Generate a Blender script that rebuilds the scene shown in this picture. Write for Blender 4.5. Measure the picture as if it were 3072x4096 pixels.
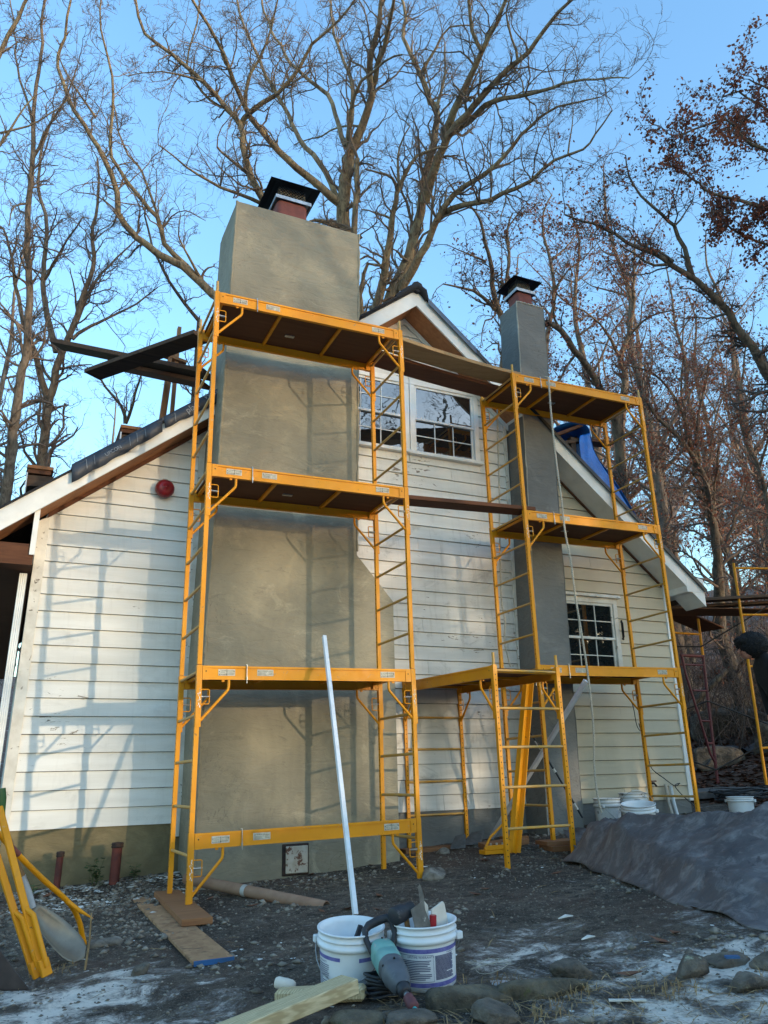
import bpy, math, random
import numpy as np
from mathutils import Vector, Matrix
rng = np.random.default_rng(7)
random.seed(7)
scene = bpy.context.scene
COL = scene.collection
for o in list(bpy.data.objects):
    bpy.data.objects.remove(o, do_unlink=True)

# ------------------------------------------------------------------ camera
cam_d = bpy.data.cameras.new('camera')
cam = bpy.data.objects.new('camera', cam_d); COL.objects.link(cam)
cam_d.sensor_fit = 'HORIZONTAL'; cam_d.sensor_width = 36.0
cam_d.lens = 36.0 * 3162.1 / 3072.0
cam_d.clip_start = 0.05; cam_d.clip_end = 1500
PITCH, YAW, ROLL = 0.3242, 0.4433, -0.0275
_f = Vector((math.sin(YAW)*math.cos(PITCH), math.cos(YAW)*math.cos(PITCH), math.sin(PITCH)))
_r = Vector((math.cos(YAW), -math.sin(YAW), 0)); _u = _r.cross(_f)
_r2 = math.cos(ROLL)*_r + math.sin(ROLL)*_u
_u2 = -math.sin(ROLL)*_r + math.cos(ROLL)*_u
cam.matrix_world = Matrix(((_r2.x, _u2.x, -_f.x, 0.0), (_r2.y, _u2.y, -_f.y, 0.0), (_r2.z, _u2.z, -_f.z, 1.0), (0, 0, 0, 1)))
scene.camera = cam

# ------------------------------------------------------------------ sky, sun, exposure
SUN = Vector((0.65, -1.0, 0.145)).normalized()          # towards the sun, low in front of the gable
SUN_EL = math.asin(SUN.z)
world = bpy.data.worlds.new('World'); scene.world = world; world.use_nodes = True
wn = world.node_tree.nodes; wl = world.node_tree.links
for n in list(wn): wn.remove(n)
w_out = wn.new('ShaderNodeOutputWorld'); w_bg = wn.new('ShaderNodeBackground'); w_sky = wn.new('ShaderNodeTexSky')
w_sky.sky_type = 'NISHITA'; w_sky.sun_disc = False
w_sky.sun_elevation = SUN_EL; w_sky.sun_rotation = math.atan2(SUN.x, SUN.y)
w_sky.altitude = 300; w_sky.air_density = 1.5; w_sky.dust_density = 1.0; w_sky.ozone_density = 3.7
w_bg.inputs['Strength'].default_value = 0.15
wl.new(w_sky.outputs[0], w_bg.inputs[0]); wl.new(w_bg.outputs[0], w_out.inputs[0])
sun_d = bpy.data.lights.new('sun', 'SUN'); sun_d.energy = 0.46; sun_d.angle = math.radians(0.6); sun_d.color = (1.0, 0.81, 0.57)
sun = bpy.data.objects.new('sun', sun_d); COL.objects.link(sun)
sun.rotation_euler = (-SUN).to_track_quat('-Z', 'Y').to_euler()
vs = scene.view_settings
vs.view_transform = 'Standard'; vs.look = 'None'; vs.gamma = 1.0; vs.use_curve_mapping = False
vs.exposure = 2.5
try:
    scene.cycles.max_bounces = 5; scene.cycles.diffuse_bounces = 3; scene.cycles.glossy_bounces = 3; scene.cycles.transmission_bounces = 2
except Exception: pass
scene.render.resolution_x = 768; scene.render.resolution_y = 1024

# ------------------------------------------------------------------ small library
def S(r, g, b):
    f = lambda c: (c/255/12.92) if c/255 <= 0.04045 else ((c/255+0.055)/1.055)**2.4
    return (f(r), f(g), f(b))

class NT:
    def __init__(s, name):
        s.m = bpy.data.materials.new(name); s.m.use_nodes = True
        s.t = s.m.node_tree; s.n = s.t.nodes; s.l = s.t.links
        for x in list(s.n): s.n.remove(x)
        s.out = s.n.new('ShaderNodeOutputMaterial'); s.b = s.n.new('ShaderNodeBsdfPrincipled')
        s.l.new(s.b.outputs[0], s.out.inputs[0])
        g = s.n.new('ShaderNodeNewGeometry'); s.pos = g.outputs['Position']; s.geo = g
        s.bumps = []
    def link(s, a, b): s.l.new(a, b)
    def val(s, sock, v):
        if hasattr(v, 'is_linked') or hasattr(v, 'links'): s.l.new(v, sock)
        else: sock.default_value = v
    def mapping(s, scale=(1, 1, 1), rot=(0, 0, 0), src=None, loc=(0, 0, 0)):
        m = s.n.new('ShaderNodeMapping'); m.inputs['Scale'].default_value = scale
        m.inputs['Rotation'].default_value = rot; m.inputs['Location'].default_value = loc
        s.l.new(src or s.pos, m.inputs['Vector']); return m.outputs[0]
    def noise(s, scale, detail=5, rough=0.55, dist=0.0, vec=None):
        n = s.n.new('ShaderNodeTexNoise'); n.inputs['Scale'].default_value = scale
        n.inputs['Detail'].default_value = detail; n.inputs['Roughness'].default_value = rough
        n.inputs['Distortion'].default_value = dist
        s.l.new(vec or s.pos, n.inputs['Vector']); return n.outputs['Fac']
    def voro(s, scale, vec=None, feature='F1', out='Distance'):
        n = s.n.new('ShaderNodeTexVoronoi'); n.feature = feature; n.inputs['Scale'].default_value = scale
        s.l.new(vec or s.pos, n.inputs['Vector']); return n.outputs[out]
    def wave(s, scale, dist=4, vec=None, detail=2, axis='X'):
        n = s.n.new('ShaderNodeTexWave'); n.bands_direction = axis
        n.inputs['Scale'].default_value = scale; n.inputs['Distortion'].default_value = dist
        n.inputs['Detail'].default_value = detail
        s.l.new(vec or s.pos, n.inputs['Vector']); return n.outputs['Fac']
    def ramp(s, fac, lo, hi, a=0.0, b=1.0):
        n = s.n.new('ShaderNodeMapRange'); n.inputs['From Min'].default_value = lo; n.inputs['From Max'].default_value = hi
        n.inputs['To Min'].default_value = a; n.inputs['To Max'].default_value = b
        s.l.new(fac, n.inputs['Value']); return n.outputs[0]
    def math(s, op, a, b=0.0):
        n = s.n.new('ShaderNodeMath'); n.operation = op
        s.val(n.inputs[0], a); s.val(n.inputs[1], b); return n.outputs[0]
    def mix(s, fac, a, b):
        n = s.n.new('ShaderNodeMix'); n.data_type = 'RGBA'
        s.val(n.inputs[0], fac)
        for i, v in ((6, a), (7, b)):
            if isinstance(v, tuple): n.inputs[i].default_value = (*v[:3], 1)
            else: s.l.new(v, n.inputs[i])
        return n.outputs[2]
    def sep(s, vec=None):
        n = s.n.new('ShaderNodeSeparateXYZ'); s.l.new(vec or s.pos, n.inputs[0]); return n.outputs
    def objrand(s):
        n = s.n.new('ShaderNodeObjectInfo'); return n.outputs['Random']
    def color(s, c):
        if isinstance(c, tuple): s.b.inputs['Base Color'].default_value = (*c[:3], 1)
        else: s.l.new(c, s.b.inputs['Base Color'])
    def rough(s, r): s.val(s.b.inputs['Roughness'], r)
    def bump(s, h, strength=0.3, dist=0.01):
        n = s.n.new('ShaderNodeBump'); n.inputs['Strength'].default_value = strength; n.inputs['Distance'].default_value = dist
        s.l.new(h, n.inputs['Height'])
        if s.bumps: s.l.new(s.bumps[-1], n.inputs['Normal'])
        s.bumps.append(n.outputs[0]); s.l.new(n.outputs[0], s.b.inputs['Normal'])
    def spec(s, v): s.b.inputs['Specular IOR Level'].default_value = v
    def metal(s, v): s.b.inputs['Metallic'].default_value = v

MAT = {}
def simple(name, c1, c2=None, scale=6.0, rough=0.6, bump=0.0, bscale=60, metal=0.0, stretch=(1, 1, 1), lo=0.35, hi=0.65, dirt=None, spec=0.5, bdist=0.004):
    t = NT(name); v = t.mapping(stretch)
    c = c1
    if c2: c = t.mix(t.ramp(t.noise(scale, 6, 0.6, 0.2, v), lo, hi), c1, c2)
    if dirt:                                   # (colour, scale, threshold)
        k = t.ramp(t.noise(dirt[1], 8, 0.65, 0.4), dirt[2], dirt[2]+0.05)
        c = t.mix(k, c, dirt[0])
    t.color(c); t.rough(rough); t.metal(metal); t.spec(spec)
    if bump: t.bump(t.noise(bscale, 6, 0.6, 0, v), bump, bdist)
    MAT[name] = t.m; return t

def wood(name, c1, c2, axis='X', scale=1.0, rough=0.75, bump=0.25, dirt=None):
    t = NT(name)
    st = {'X': (1.2, 14, 14), 'Y': (14, 1.2, 14), 'Z': (14, 14, 1.2)}[axis]
    v = t.mapping(tuple(k*scale for k in st))
    n1 = t.noise(1.6, 7, 0.62, 1.2, v); n2 = t.noise(0.9, 3, 0.5, 0.3)
    c = t.mix(t.ramp(n1, 0.32, 0.68), c1, c2)
    c = t.mix(t.ramp(n2, 0.45, 0.75, 0, 0.45), c, tuple(x*0.6 for x in c1))
    c = t.mix(t.ramp(t.objrand(), 0, 1, 0, 0.25), c, tuple(x*0.65 for x in c2))
    if dirt: c = t.mix(t.ramp(t.noise(dirt[1], 8, 0.7, 0.5), dirt[2], dirt[2]+0.08), c, dirt[0])
    t.color(c); t.rough(rough); t.spec(0.25); t.bump(n1, bump, 0.003)
    MAT[name] = t.m; return t

ORG = {}
def empty(name, loc=(0, 0, 0), label=None, cat=None, group=None, rz=0.0):
    o = bpy.data.objects.new(name, None); COL.objects.link(o); o.location = loc; o.rotation_euler = (0, 0, rz)
    o.empty_display_size = 0.1
    tag(o, label, cat, group); ORG[o.name] = (Vector(loc), rz); return o
def tag(o, label=None, cat=None, group=None, kind=None):
    if label: o['label'] = label
    if cat: o['category'] = cat
    if group: o['group'] = group
    if kind: o['kind'] = kind
    return o
def attach(o, parent):
    """o's geometry is in world space (or in the frame of a parent part)"""
    o.parent = parent
    if parent.name in ORG:
        l, rz = ORG[parent.name]
        o.matrix_parent_inverse = (Matrix.Translation(l) @ Matrix.Rotation(rz, 4, 'Z')).inverted()
    return o
def linkmesh(name, me, mat=None, parent=None, loc=None, local=False):
    if mat is not None and not me.materials: me.materials.append(MAT[mat] if isinstance(mat, str) else mat)
    o = bpy.data.objects.new(name, me); COL.objects.link(o)
    if parent is not None:
        if local: o.parent = parent
        else: attach(o, parent)
    if loc is not None: o.location = loc
    return o

class MB:
    def __init__(s): s.v = []; s.f = []; s.sm = []
    def add(s, vs, fs, smooth=False):
        b = len(s.v); s.v += [tuple(p) for p in vs]
        for f in fs: s.f.append(tuple(b+i for i in f)); s.sm.append(smooth)
        return s
    def box(s, a, b, rot=None, org=None):
        (x0, y0, z0), (x1, y1, z1) = a, b
        P = [(x0, y0, z0), (x1, y0, z0), (x1, y1, z0), (x0, y1, z0), (x0, y0, z1), (x1, y0, z1), (x1, y1, z1), (x0, y1, z1)]
        if rot is not None:
            o = Vector(org) if org else Vector(((x0+x1)/2, (y0+y1)/2, (z0+z1)/2))
            P = [o + rot @ (Vector(p)-o) for p in P]
        return s.add(P, [(0, 3, 2, 1), (4, 5, 6, 7), (0, 1, 5, 4), (1, 2, 6, 5), (2, 3, 7, 6), (3, 0, 4, 7)])
    def hexa(s, P): return s.add(P, [(0, 3, 2, 1), (4, 5, 6, 7), (0, 1, 5, 4), (1, 2, 6, 5), (2, 3, 7, 6), (3, 0, 4, 7)])
    def bar(s, a, b, w, h, up=(0, 0, 1), jit=0):
        """a rectangular bar from a to b, w across, h along up"""
        a, b = Vector(a), Vector(b); t = (b-a).normalized(); sd = t.cross(Vector(up))
        if sd.length < 1e-4: sd = t.cross(Vector((1, 0, 0)))
        sd.normalize(); u = sd.cross(t).normalized()
        P = []
        for c in (a, b):
            P += [c-sd*w/2-u*h/2, c+sd*w/2-u*h/2, c+sd*w/2+u*h/2, c-sd*w/2+u*h/2]
        return s.add(P, [(0, 1, 2, 3), (7, 6, 5, 4), (0, 4, 5, 1), (1, 5, 6, 2), (2, 6, 7, 3), (3, 7, 4, 0)])
    def tube(s, path, r, n=8, r2=None, caps=True):
        P = [Vector(p) for p in path]; K = len(P)
        rs = r if isinstance(r, (list, tuple)) else [r + ((r2 if r2 is not None else r)-r)*i/max(1, K-1) for i in range(K)]
        t = (P[1]-P[0]).normalized(); a = t.orthogonal().normalized(); vs = []; 
        for i in range(K):
            t2 = (P[min(i+1, K-1)]-P[max(i-1, 0)]).normalized()
            a = (a - t2*a.dot(t2)).normalized(); b = t2.cross(a)
            for j in range(n):
                th = 2*math.pi*j/n; vs.append(P[i]+(a*math.cos(th)+b*math.sin(th))*rs[i])
        fs = [(i*n+j, i*n+(j+1) % n, (i+1)*n+(j+1) % n, (i+1)*n+j) for i in range(K-1) for j in range(n)]
        s.add(vs, fs, True)
        if caps: s.add(vs[:n], [tuple(range(n-1, -1, -1))]); s.add(vs[-n:], [tuple(range(n))])
        return s
    def lathe(s, prof, n=28, org=(0, 0, 0), ax=None, smooth=True):
        M = ax if ax is not None else Matrix.Identity(3); o = Vector(org)
        vs = [o + M @ Vector((r*math.cos(2*math.pi*j/n), r*math.sin(2*math.pi*j/n), z)) for r, z in prof for j in range(n)]
        fs = [(i*n+j, i*n+(j+1) % n, (i+1)*n+(j+1) % n, (i+1)*n+j) for i in range(len(prof)-1) for j in range(n)]
        return s.add(vs, fs, smooth)
    def prism(s, poly, d):
        """poly: list of 3d points (planar), extruded by vector d"""
        n = len(poly); P = [Vector(p) for p in poly]; d = Vector(d)
        vs = P + [p+d for p in P]
        nrm = Vector((0, 0, 0))
        for i in range(n): nrm += P[i].cross(P[(i+1) % n])
        fl = nrm.dot(d) < 0
        f1 = tuple(range(n)); f2 = tuple(range(2*n-1, n-1, -1))
        fs = [f1, f2] + [(i+n, (i+1) % n+n, (i+1) % n, i) for i in range(n)]
        if not fl: fs = [tuple(reversed(f)) for f in fs]
        return s.add(vs, fs)
    def mesh(s, name):
        me = bpy.data.meshes.new(name); me.from_pydata(s.v, [], s.f); me.update()
        me.polygons.foreach_set('use_smooth', s.sm); return me
    def build(s, name, mat, parent=None, bevel=0.0, label=None, cat=None, group=None, kind=None, local=False, loc=None, seg=1):
        o = linkmesh(name, s.mesh(name), mat, parent, loc, local)
        if bevel:
            b = o.modifiers.new('bevel', 'BEVEL'); b.width = bevel; b.segments = seg; b.limit_method = 'ANGLE'; b.angle_limit = 0.6
        return tag(o, label, cat, group, kind)

def npmesh(name, V, F, smooth=False):
    """V (n,3) float array, F (m,k) int array, k = 3 or 4"""
    V = np.asarray(V, np.float32); F = np.asarray(F, np.int32); k = F.shape[1]
    me = bpy.data.meshes.new(name); me.vertices.add(len(V)); me.loops.add(F.size); me.polygons.add(len(F))
    me.vertices.foreach_set('co', V.ravel()); me.loops.foreach_set('vertex_index', F.ravel())
    me.polygons.foreach_set('loop_start', np.arange(0, F.size, k, dtype=np.int32))
    if smooth: me.polygons.foreach_set('use_smooth', np.ones(len(F), bool))
    me.update(calc_edges=True); return me

def copy_tree(o, parent=None, loc=None, rz=None, sc=None, label=None):
    c = o.copy(); COL.objects.link(c)
    if parent is not None: c.parent = parent
    if loc is not None: c.location = loc
    if rz is not None: c.rotation_euler = (0, 0, rz)
    if sc is not None: c.scale = sc
    if label: c['label'] = label
    for ch in list(o.children): copy_tree(ch, c)
    return c

# smooth value noise on numpy arrays
_perm = rng.permutation(512)
_tab = rng.random(512)
def vnoise(x, y, seed=0):
    xi = np.floor(x).astype(int); yi = np.floor(y).astype(int); fx = x-xi; fy = y-yi
    fx = fx*fx*(3-2*fx); fy = fy*fy*(3-2*fy)
    h = lambda a, b: _tab[(_perm[(a+seed) % 512]+b*7+seed*13) % 512]
    return (h(xi, yi)*(1-fx)+h(xi+1, yi)*fx)*(1-fy)+(h(xi, yi+1)*(1-fx)+h(xi+1, yi+1)*fx)*fy
def fbm(x, y, oct=4, seed=0):
    a = 0.5; s = 0; f = 1
    for i in range(oct): s = s + a*(vnoise(x*f+i*17.3, y*f-i*9.1, seed+i)-0.5); a *= 0.5; f *= 2.03
    return s
# ------------------------------------------------------------------ materials
def siding_mat(name, base, tint, peel, streak):
    t = NT(name); x, y, z = t.sep()
    v = t.mapping((0.7, 1, 6)); 
    c = t.mix(t.ramp(t.noise(1.3, 6, 0.6, 0.3, v), 0.3, 0.75), base, tint)
    c = t.mix(t.ramp(t.objrand(), 0, 1, 0, 0.22), c, tuple(k*0.72 for k in base))
    # grime smears
    g = t.ramp(t.noise(2.2, 8, 0.7, 0.8, t.mapping((0.8, 1, 1.4))), 0.56, 0.8, 0, streak)
    c = t.mix(g, c, S(84, 76, 62))
    # rain streaks
    g2 = t.ramp(t.noise(5.0, 5, 0.6, 0.1, t.mapping((3, 1, 0.25))), 0.55, 0.85, 0, streak*0.6)
    c = t.mix(g2, c, S(120, 112, 96))
    # peeled flakes showing grey wood, in patches
    pn = t.noise(9, 8, 0.66, 0.7, t.mapping((0.7, 1, 2.4))); pm = t.noise(1.1, 3, 0.5, 0.0)
    pk = t.math('ADD', pn, t.ramp(pm, 0.3, 0.75, -0.16, peel))
    pk = t.ramp(pk, 0.69 if peel < 0.18 else 0.665, 0.705 if peel < 0.18 else 0.68)
    wv = t.ramp(t.noise(30, 4, 0.6, 0.6, t.mapping((0.6, 1, 12))), 0.3, 0.7)
    c = t.mix(pk, c, t.mix(wv, S(150, 138, 120), S(92, 82, 70)))
    # hairline cracks along the grain
    ck = t.ramp(t.noise(16, 4, 0.5, 1.5, t.mapping((0.35, 1, 3.5))), 0.497, 0.503, 0, 1)
    ck2 = t.math('MULTIPLY', t.math('SUBTRACT', 1.0, t.math('ABSOLUTE', t.math('SUBTRACT', t.math('MULTIPLY', ck, 2.0), 1.0))), t.ramp(pm, 0.5, 0.65, 0, 0.6*min(1, peel*8+0.1)))
    c = t.mix(ck2, c, S(110, 100, 88))
    t.color(c); t.rough(0.55); t.spec(0.35)
    t.bump(t.noise(9, 5, 0.6, 0.5, t.mapping((0.5, 1, 7))), 0.12, 0.006)
    t.bump(t.math('SUBTRACT', 1.0, pk), 0.35, 0.002)
    MAT[name] = t.m
siding_mat('white_siding', S(230, 228, 222), S(210, 206, 196), 0.115, 0.30)
siding_mat('worn_siding', S(224, 220, 213), S(194, 188, 178), 0.175, 0.8)
siding_mat('cream_siding', S(200, 186, 160), S(188, 174, 150), -0.02, 0.16)

def stucco(name, a, b, c3, pale_mix):
    t = NT(name); x, y, z = t.sep()
    c = t.mix(t.ramp(t.noise(1.0, 6, 0.62, 0.6), 0.3, 0.7), a, b)
    c = t.mix(t.ramp(t.noise(1.7, 9, 0.72, 1.2), 0.50, 0.68, 0, 0.9), c, c3)
    c = t.mix(t.ramp(t.noise(0.75, 7, 0.65, 0.8, t.mapping((1, 1, 0.8), (0, 0, 0), None, (5, 2, 1))), 0.48, 0.66, 0, 0.5), c, tuple(k*0.72 for k in b))
    tw = t.noise(3.2, 7, 0.7, 2.5, t.mapping((0.55, 1, 2.2), (0, 0.35, 0)))
    c = t.mix(t.ramp(tw, 0.58, 0.70, 0, 0.7), c, tuple(k*0.55 for k in a))
    c = t.mix(t.ramp(t.noise(2.0, 8, 0.72, 1.0, t.mapping((1, 1, 1.3), (0, 0, 0), None, (3, 1, 7))), 0.58, 0.70, 0, pale_mix), c, tuple(min(1, k*1.45) for k in a))  # paler blotches scattered by noise
    t.color(c); t.rough(t.ramp(tw, 0.3, 0.7, 0.85, 0.6)); t.spec(0.25)
    ck = t.noise(1.4, 5, 0.6, 1.8); ck = t.math('ABSOLUTE', t.math('SUBTRACT', ck, 0.5)); ckm = t.math('MULTIPLY', t.ramp(ck, 0.0, 0.004, 1, 0), t.ramp(t.noise(0.9, 2), 0.5, 0.62, 0, 0.8))
    c2 = t.mix(ckm, c, tuple(k*0.4 for k in a)); t.color(c2)
    t.bump(t.noise(5, 6, 0.6, 1.0, t.mapping((0.6, 1, 1.6))), 0.5, 0.03)
    t.bump(t.noise(11, 5, 0.65, 2.0, t.mapping((0.7, 1, 1.6), (0, 0.5, 0))), 0.2, 0.012)
    t.bump(t.noise(140, 3, 0.6), 0.25, 0.003)
    MAT[name] = t.m
stucco('stucco_tan', S(152, 144, 124), S(130, 123, 106), S(162, 152, 128), 0.6)
stucco('stucco_grey', S(122, 121, 117), S(108, 108, 105), S(130, 128, 122), 0.35)
stucco('foundation', S(132, 118, 86), S(104, 94, 70), S(140, 124, 92), 0.3)

def yellow():
    t = NT('yellow_paint')
    c = t.mix(t.ramp(t.noise(3, 5, 0.6), 0.3, 0.7), S(234, 154, 8), S(216, 136, 6))
    c = t.mix(t.ramp(t.objrand(), 0, 1, 0, 0.25), c, S(205, 132, 14))
    k = t.ramp(t.noise(17, 9, 0.78, 0.6), 0.615, 0.65)
    c = t.mix(k, c, t.mix(t.ramp(t.noise(6, 3), 0.4, 0.6), S(120, 72, 30), S(178, 160, 130)))
    k2 = t.ramp(t.noise(9, 8, 0.75, 0.3), 0.58, 0.78, 0, 0.5)
    c = t.mix(k2, c, S(170, 122, 56))
    t.color(c); t.rough(t.ramp(t.noise(8, 5), 0.3, 0.7, 0.38, 0.65)); t.spec(0.35); t.bump(t.noise(60, 4, 0.6), 0.12, 0.002)
    MAT['yellow_paint'] = t.m
yellow()
simple('worn_rung', S(186, 150, 96), S(206, 150, 52), 9, 0.55, 0.1, 80, dirt=(S(150, 140, 125), 25, 0.62))
simple('white_scrape', S(225, 222, 214), S(180, 150, 80), 40, 0.7, lo=0.5, hi=0.62)
simple('dark_hole', (0.012, 0.011, 0.010), rough=0.9)  # near-black, also stands in for shade inside holes, slots and gaps
simple('steel', S(190, 190, 188), S(150, 150, 148), 20, 0.35, metal=0.8)
simple('sticker_white', S(204, 198, 180), S(178, 168, 144), 30, 0.6)
simple('ink_black', (0.02, 0.02, 0.02), rough=0.6)
simple('ink_blue', S(42, 48, 96), rough=0.6)
simple('band_blue', S(86, 84, 150), S(120, 118, 176), 30, 0.5)
wood('plywood', S(112, 76, 50), S(92, 60, 40), 'X', 0.5, 0.8, 0.15, dirt=(S(60, 42, 32), 3, 0.66))
wood('dark_plank', S(92, 74, 60), S(66, 52, 44), 'X', 1.0, 0.85, 0.4)
wood('brown_plank', S(110, 72, 50), S(84, 54, 40), 'X', 1.0, 0.85, 0.3)
wood('new_plank', S(176, 146, 104), S(150, 120, 84), 'X', 0.8, 0.75, 0.25, dirt=(S(110, 86, 60), 2.5, 0.62))
wood('red_board', S(158, 112, 76), S(132, 88, 58), 'X', 0.9, 0.75, 0.25, dirt=(S(190, 170, 145), 9, 0.66))
wood('stud', S(176, 128, 92), S(150, 104, 74), 'Z', 0.8, 0.75, 0.2)
wood('handle_wood', S(168, 130, 88), S(140, 104, 70), 'Z', 2.0, 0.6, 0.15)
def osb():
    t = NT('osb')
    vo = t.voro(28, t.mapping((1, 0.5, 1), (0, 0, 0.6)), 'F1', 'Color')
    n = t.n.new('ShaderNodeRGBToBW'); t.link(vo, n.inputs[0])
    c = t.mix(n.outputs[0], S(176, 134, 94), S(140, 102, 70)); c = t.mix(t.ramp(t.noise(12, 6), 0.55, 0.7), c, S(108, 78, 54))
    t.color(c); t.rough(0.8); t.bump(n.outputs[0], 0.2, 0.002); MAT['osb'] = t.m
osb()
def treated():
    t = NT('treated_lumber')
    v = t.mapping((1, 1, 1), (0, 0, -0.35))
    w = t.wave(9, 9, t.mapping((0.6, 3.2, 3.2), (0, 0, 0), v), 3, 'Y'); n1 = t.noise(2, 7, 0.6, 1, t.mapping((2, 30, 30), (0, 0, 0), v))
    c = t.mix(t.ramp(w, 0.1, 0.9), S(210, 190, 150), S(176, 154, 114)); c = t.mix(t.ramp(n1, 0.4, 0.7, 0, 0.5), c, S(150, 132, 102))
    t.color(c); t.rough(0.7); t.spec(0.3); t.bump(n1, 0.15, 0.002); MAT['treated_lumber'] = t.m
treated()
simple('white_trim', S(228, 227, 222), S(212, 210, 204), 4, 0.5, 0.1, 30, stretch=(1, 1, 1), dirt=(S(150, 140, 122), 7, 0.70))
simple('white_vinyl', S(232, 232, 230), S(220, 219, 214), 6, 0.4)
simple('old_trim', S(220, 216, 206), S(196, 190, 178), 6, 0.6, 0.2, 40, dirt=(S(110, 98, 82), 16, 0.62))
simple('shingle_black', S(44, 44, 48), S(28, 28, 31), 40, 0.9, 0.6, 150, bdist=0.006)
simple('underlayment', S(54, 62, 74), S(42, 49, 60), 6, 0.55, 0.3, 12, bdist=0.01)
simple('underlayment_print', S(150, 156, 162), S(110, 118, 128), 20, 0.7)
simple('drip_blue', S(86, 102, 122), S(70, 84, 104), 8, 0.45, 0.3, 12, bdist=0.01)
wood('soffit_ply', S(176, 122, 82), S(146, 98, 66), 'X', 0.5, 0.75, 0.1, dirt=(S(120, 82, 58), 3, 0.6))
simple('flue_clay', S(128, 70, 62), S(104, 58, 52), 9, 0.8, 0.2, 50, dirt=(S(150, 110, 100), 20, 0.68))
simple('cap_black', S(34, 36, 40), S(24, 25, 28), 6, 0.45, 0.1, 20)
simple('cap_mesh', S(150, 148, 140), S(90, 88, 84), 30, 0.5, metal=0.4)
simple('rusty_white', S(190, 182, 168), S(168, 156, 138), 10, 0.6, 0.3, 50, dirt=(S(96, 56, 36), 14, 0.55))
simple('rust_dark', S(60, 42, 34), S(34, 28, 26), 20, 0.85, 0.4, 60)
simple('bell_red', S(128, 28, 34), S(110, 22, 28), 8, 0.3, spec=0.5)
simple('rust_pipe', S(110, 52, 40), S(82, 40, 34), 12, 0.8, 0.3, 60)
simple('cardboard', S(150, 120, 98), S(134, 104, 84), 8, 0.8, 0.15, 60)
simple('tape_grey', S(170, 170, 166), rough=0.5)
simple('bucket_white', S(226, 228, 230), S(214, 216, 218), 7, 0.38, dirt=(S(150, 144, 136), 26, 0.70))
simple('bucket_dusty', S(206, 208, 208), S(184, 184, 180), 6, 0.55, dirt=(S(110, 108, 104), 9, 0.58))
simple('mortar_grey', S(96, 94, 92), S(78, 76, 74), 14, 0.9, 0.4, 60)
simple('wire', S(150, 150, 150), rough=0.4, metal=0.7)
simple('tool_teal', S(104, 156, 148), S(122, 166, 158), 9, 0.5, 0.1, 60, dirt=(S(150, 160, 150), 22, 0.60))
simple('tool_grey', S(92, 94, 98), S(76, 78, 82), 10, 0.55, 0.1, 60, dirt=(S(140, 142, 142), 22, 0.62))
simple('rubber_black', S(44, 44, 48), S(32, 32, 36), 14, 0.6, 0.2, 80, dirt=(S(96, 92, 88), 16, 0.64))
simple('collar_red', S(112, 62, 62), S(92, 50, 52), 20, 0.7, 0.2, 60)
simple('rod_teal', S(74, 176, 176), S(60, 150, 152), 20, 0.45, dirt=(S(160, 160, 150), 30, 0.66))
simple('trowel_steel', S(122, 120, 114), S(92, 90, 86), 14, 0.55, 0.15, 60, metal=0.3, dirt=(S(170, 168, 160), 18, 0.60))
simple('red_plastic', S(168, 30, 36), rough=0.4)
simple('float_white', S(224, 214, 200), S(206, 194, 178), 10, 0.7)
simple('rope', S(196, 188, 172), S(166, 158, 142), 60, 0.9, 0.5, 200)
simple('cable', S(30, 32, 34), S(40, 42, 46), 20, 0.6)
simple('shovel_steel', S(142, 132, 114), S(116, 106, 92), 5, 0.42, 0.1, 20, metal=0.35, dirt=(S(120, 92, 66), 6, 0.60))
simple('shovel_socket', S(176, 178, 182), S(160, 162, 166), 8, 0.4)
simple('green_grip', S(48, 92, 36), S(38, 76, 28), 10, 0.45)
simple('dark_steel', S(70, 62, 60), S(50, 44, 43), 8, 0.5, 0.2, 40, metal=0.3)
simple('red_paint', S(104, 36, 42), S(86, 30, 36), 10, 0.5, 0.15, 50, dirt=(S(140, 90, 60), 18, 0.66))
simple('brace_dark', S(66, 58, 52), S(48, 42, 38), 10, 0.6, 0.2, 50)
simple('pale_metal', S(196, 198, 202), S(178, 180, 184), 8, 0.4, metal=0.2)
simple('pvc_white', S(226, 230, 234), S(210, 212, 214), 9, 0.4, dirt=(S(150, 140, 130), 26, 0.68))
simple('pvc_grey', S(170, 164, 154), S(190, 184, 172), 9, 0.6)
simple('skin', S(176, 124, 104), S(160, 108, 92), 20, 0.55)
simple('coat_black', S(26, 26, 29), S(16, 16, 18), 14, 0.9, 0.6, 60, bdist=0.01)
simple('hair_black', S(24, 24, 28), S(12, 12, 14), 40, 0.85, 0.8, 120, bdist=0.02)
simple('rock', S(122, 110, 96), S(70, 63, 55), 9, 0.9, 1.0, 26, bdist=0.03, dirt=(S(150, 150, 130), 11, 0.64))
simple('rock_mossy', S(116, 104, 84), S(68, 61, 50), 8, 0.9, 1.0, 26, bdist=0.03, dirt=(S(84, 86, 52), 6, 0.58))
simple('gravel', S(148, 138, 124), S(80, 71, 62), 9, 0.95)
simple('chip_white', S(226, 224, 218), S(190, 184, 172), 10, 0.7)
simple('dead_leaf', S(128, 82, 56), S(90, 58, 42), 4, 0.85)
simple('straw', S(168, 140, 96), S(120, 94, 62), 5, 0.9)
simple('weed_green', S(74, 92, 48), S(52, 70, 34), 6, 0.8)
simple('snow', S(226, 230, 238), S(196, 202, 212), 8, 0.7, 0.4, 40)
simple('blue_tarp', S(34, 122, 214), S(24, 98, 184), 5, 0.42, 0.5, 14, bdist=0.03)
simple('blue_edge', S(34, 92, 146), S(40, 80, 120), 10, 0.6)

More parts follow.
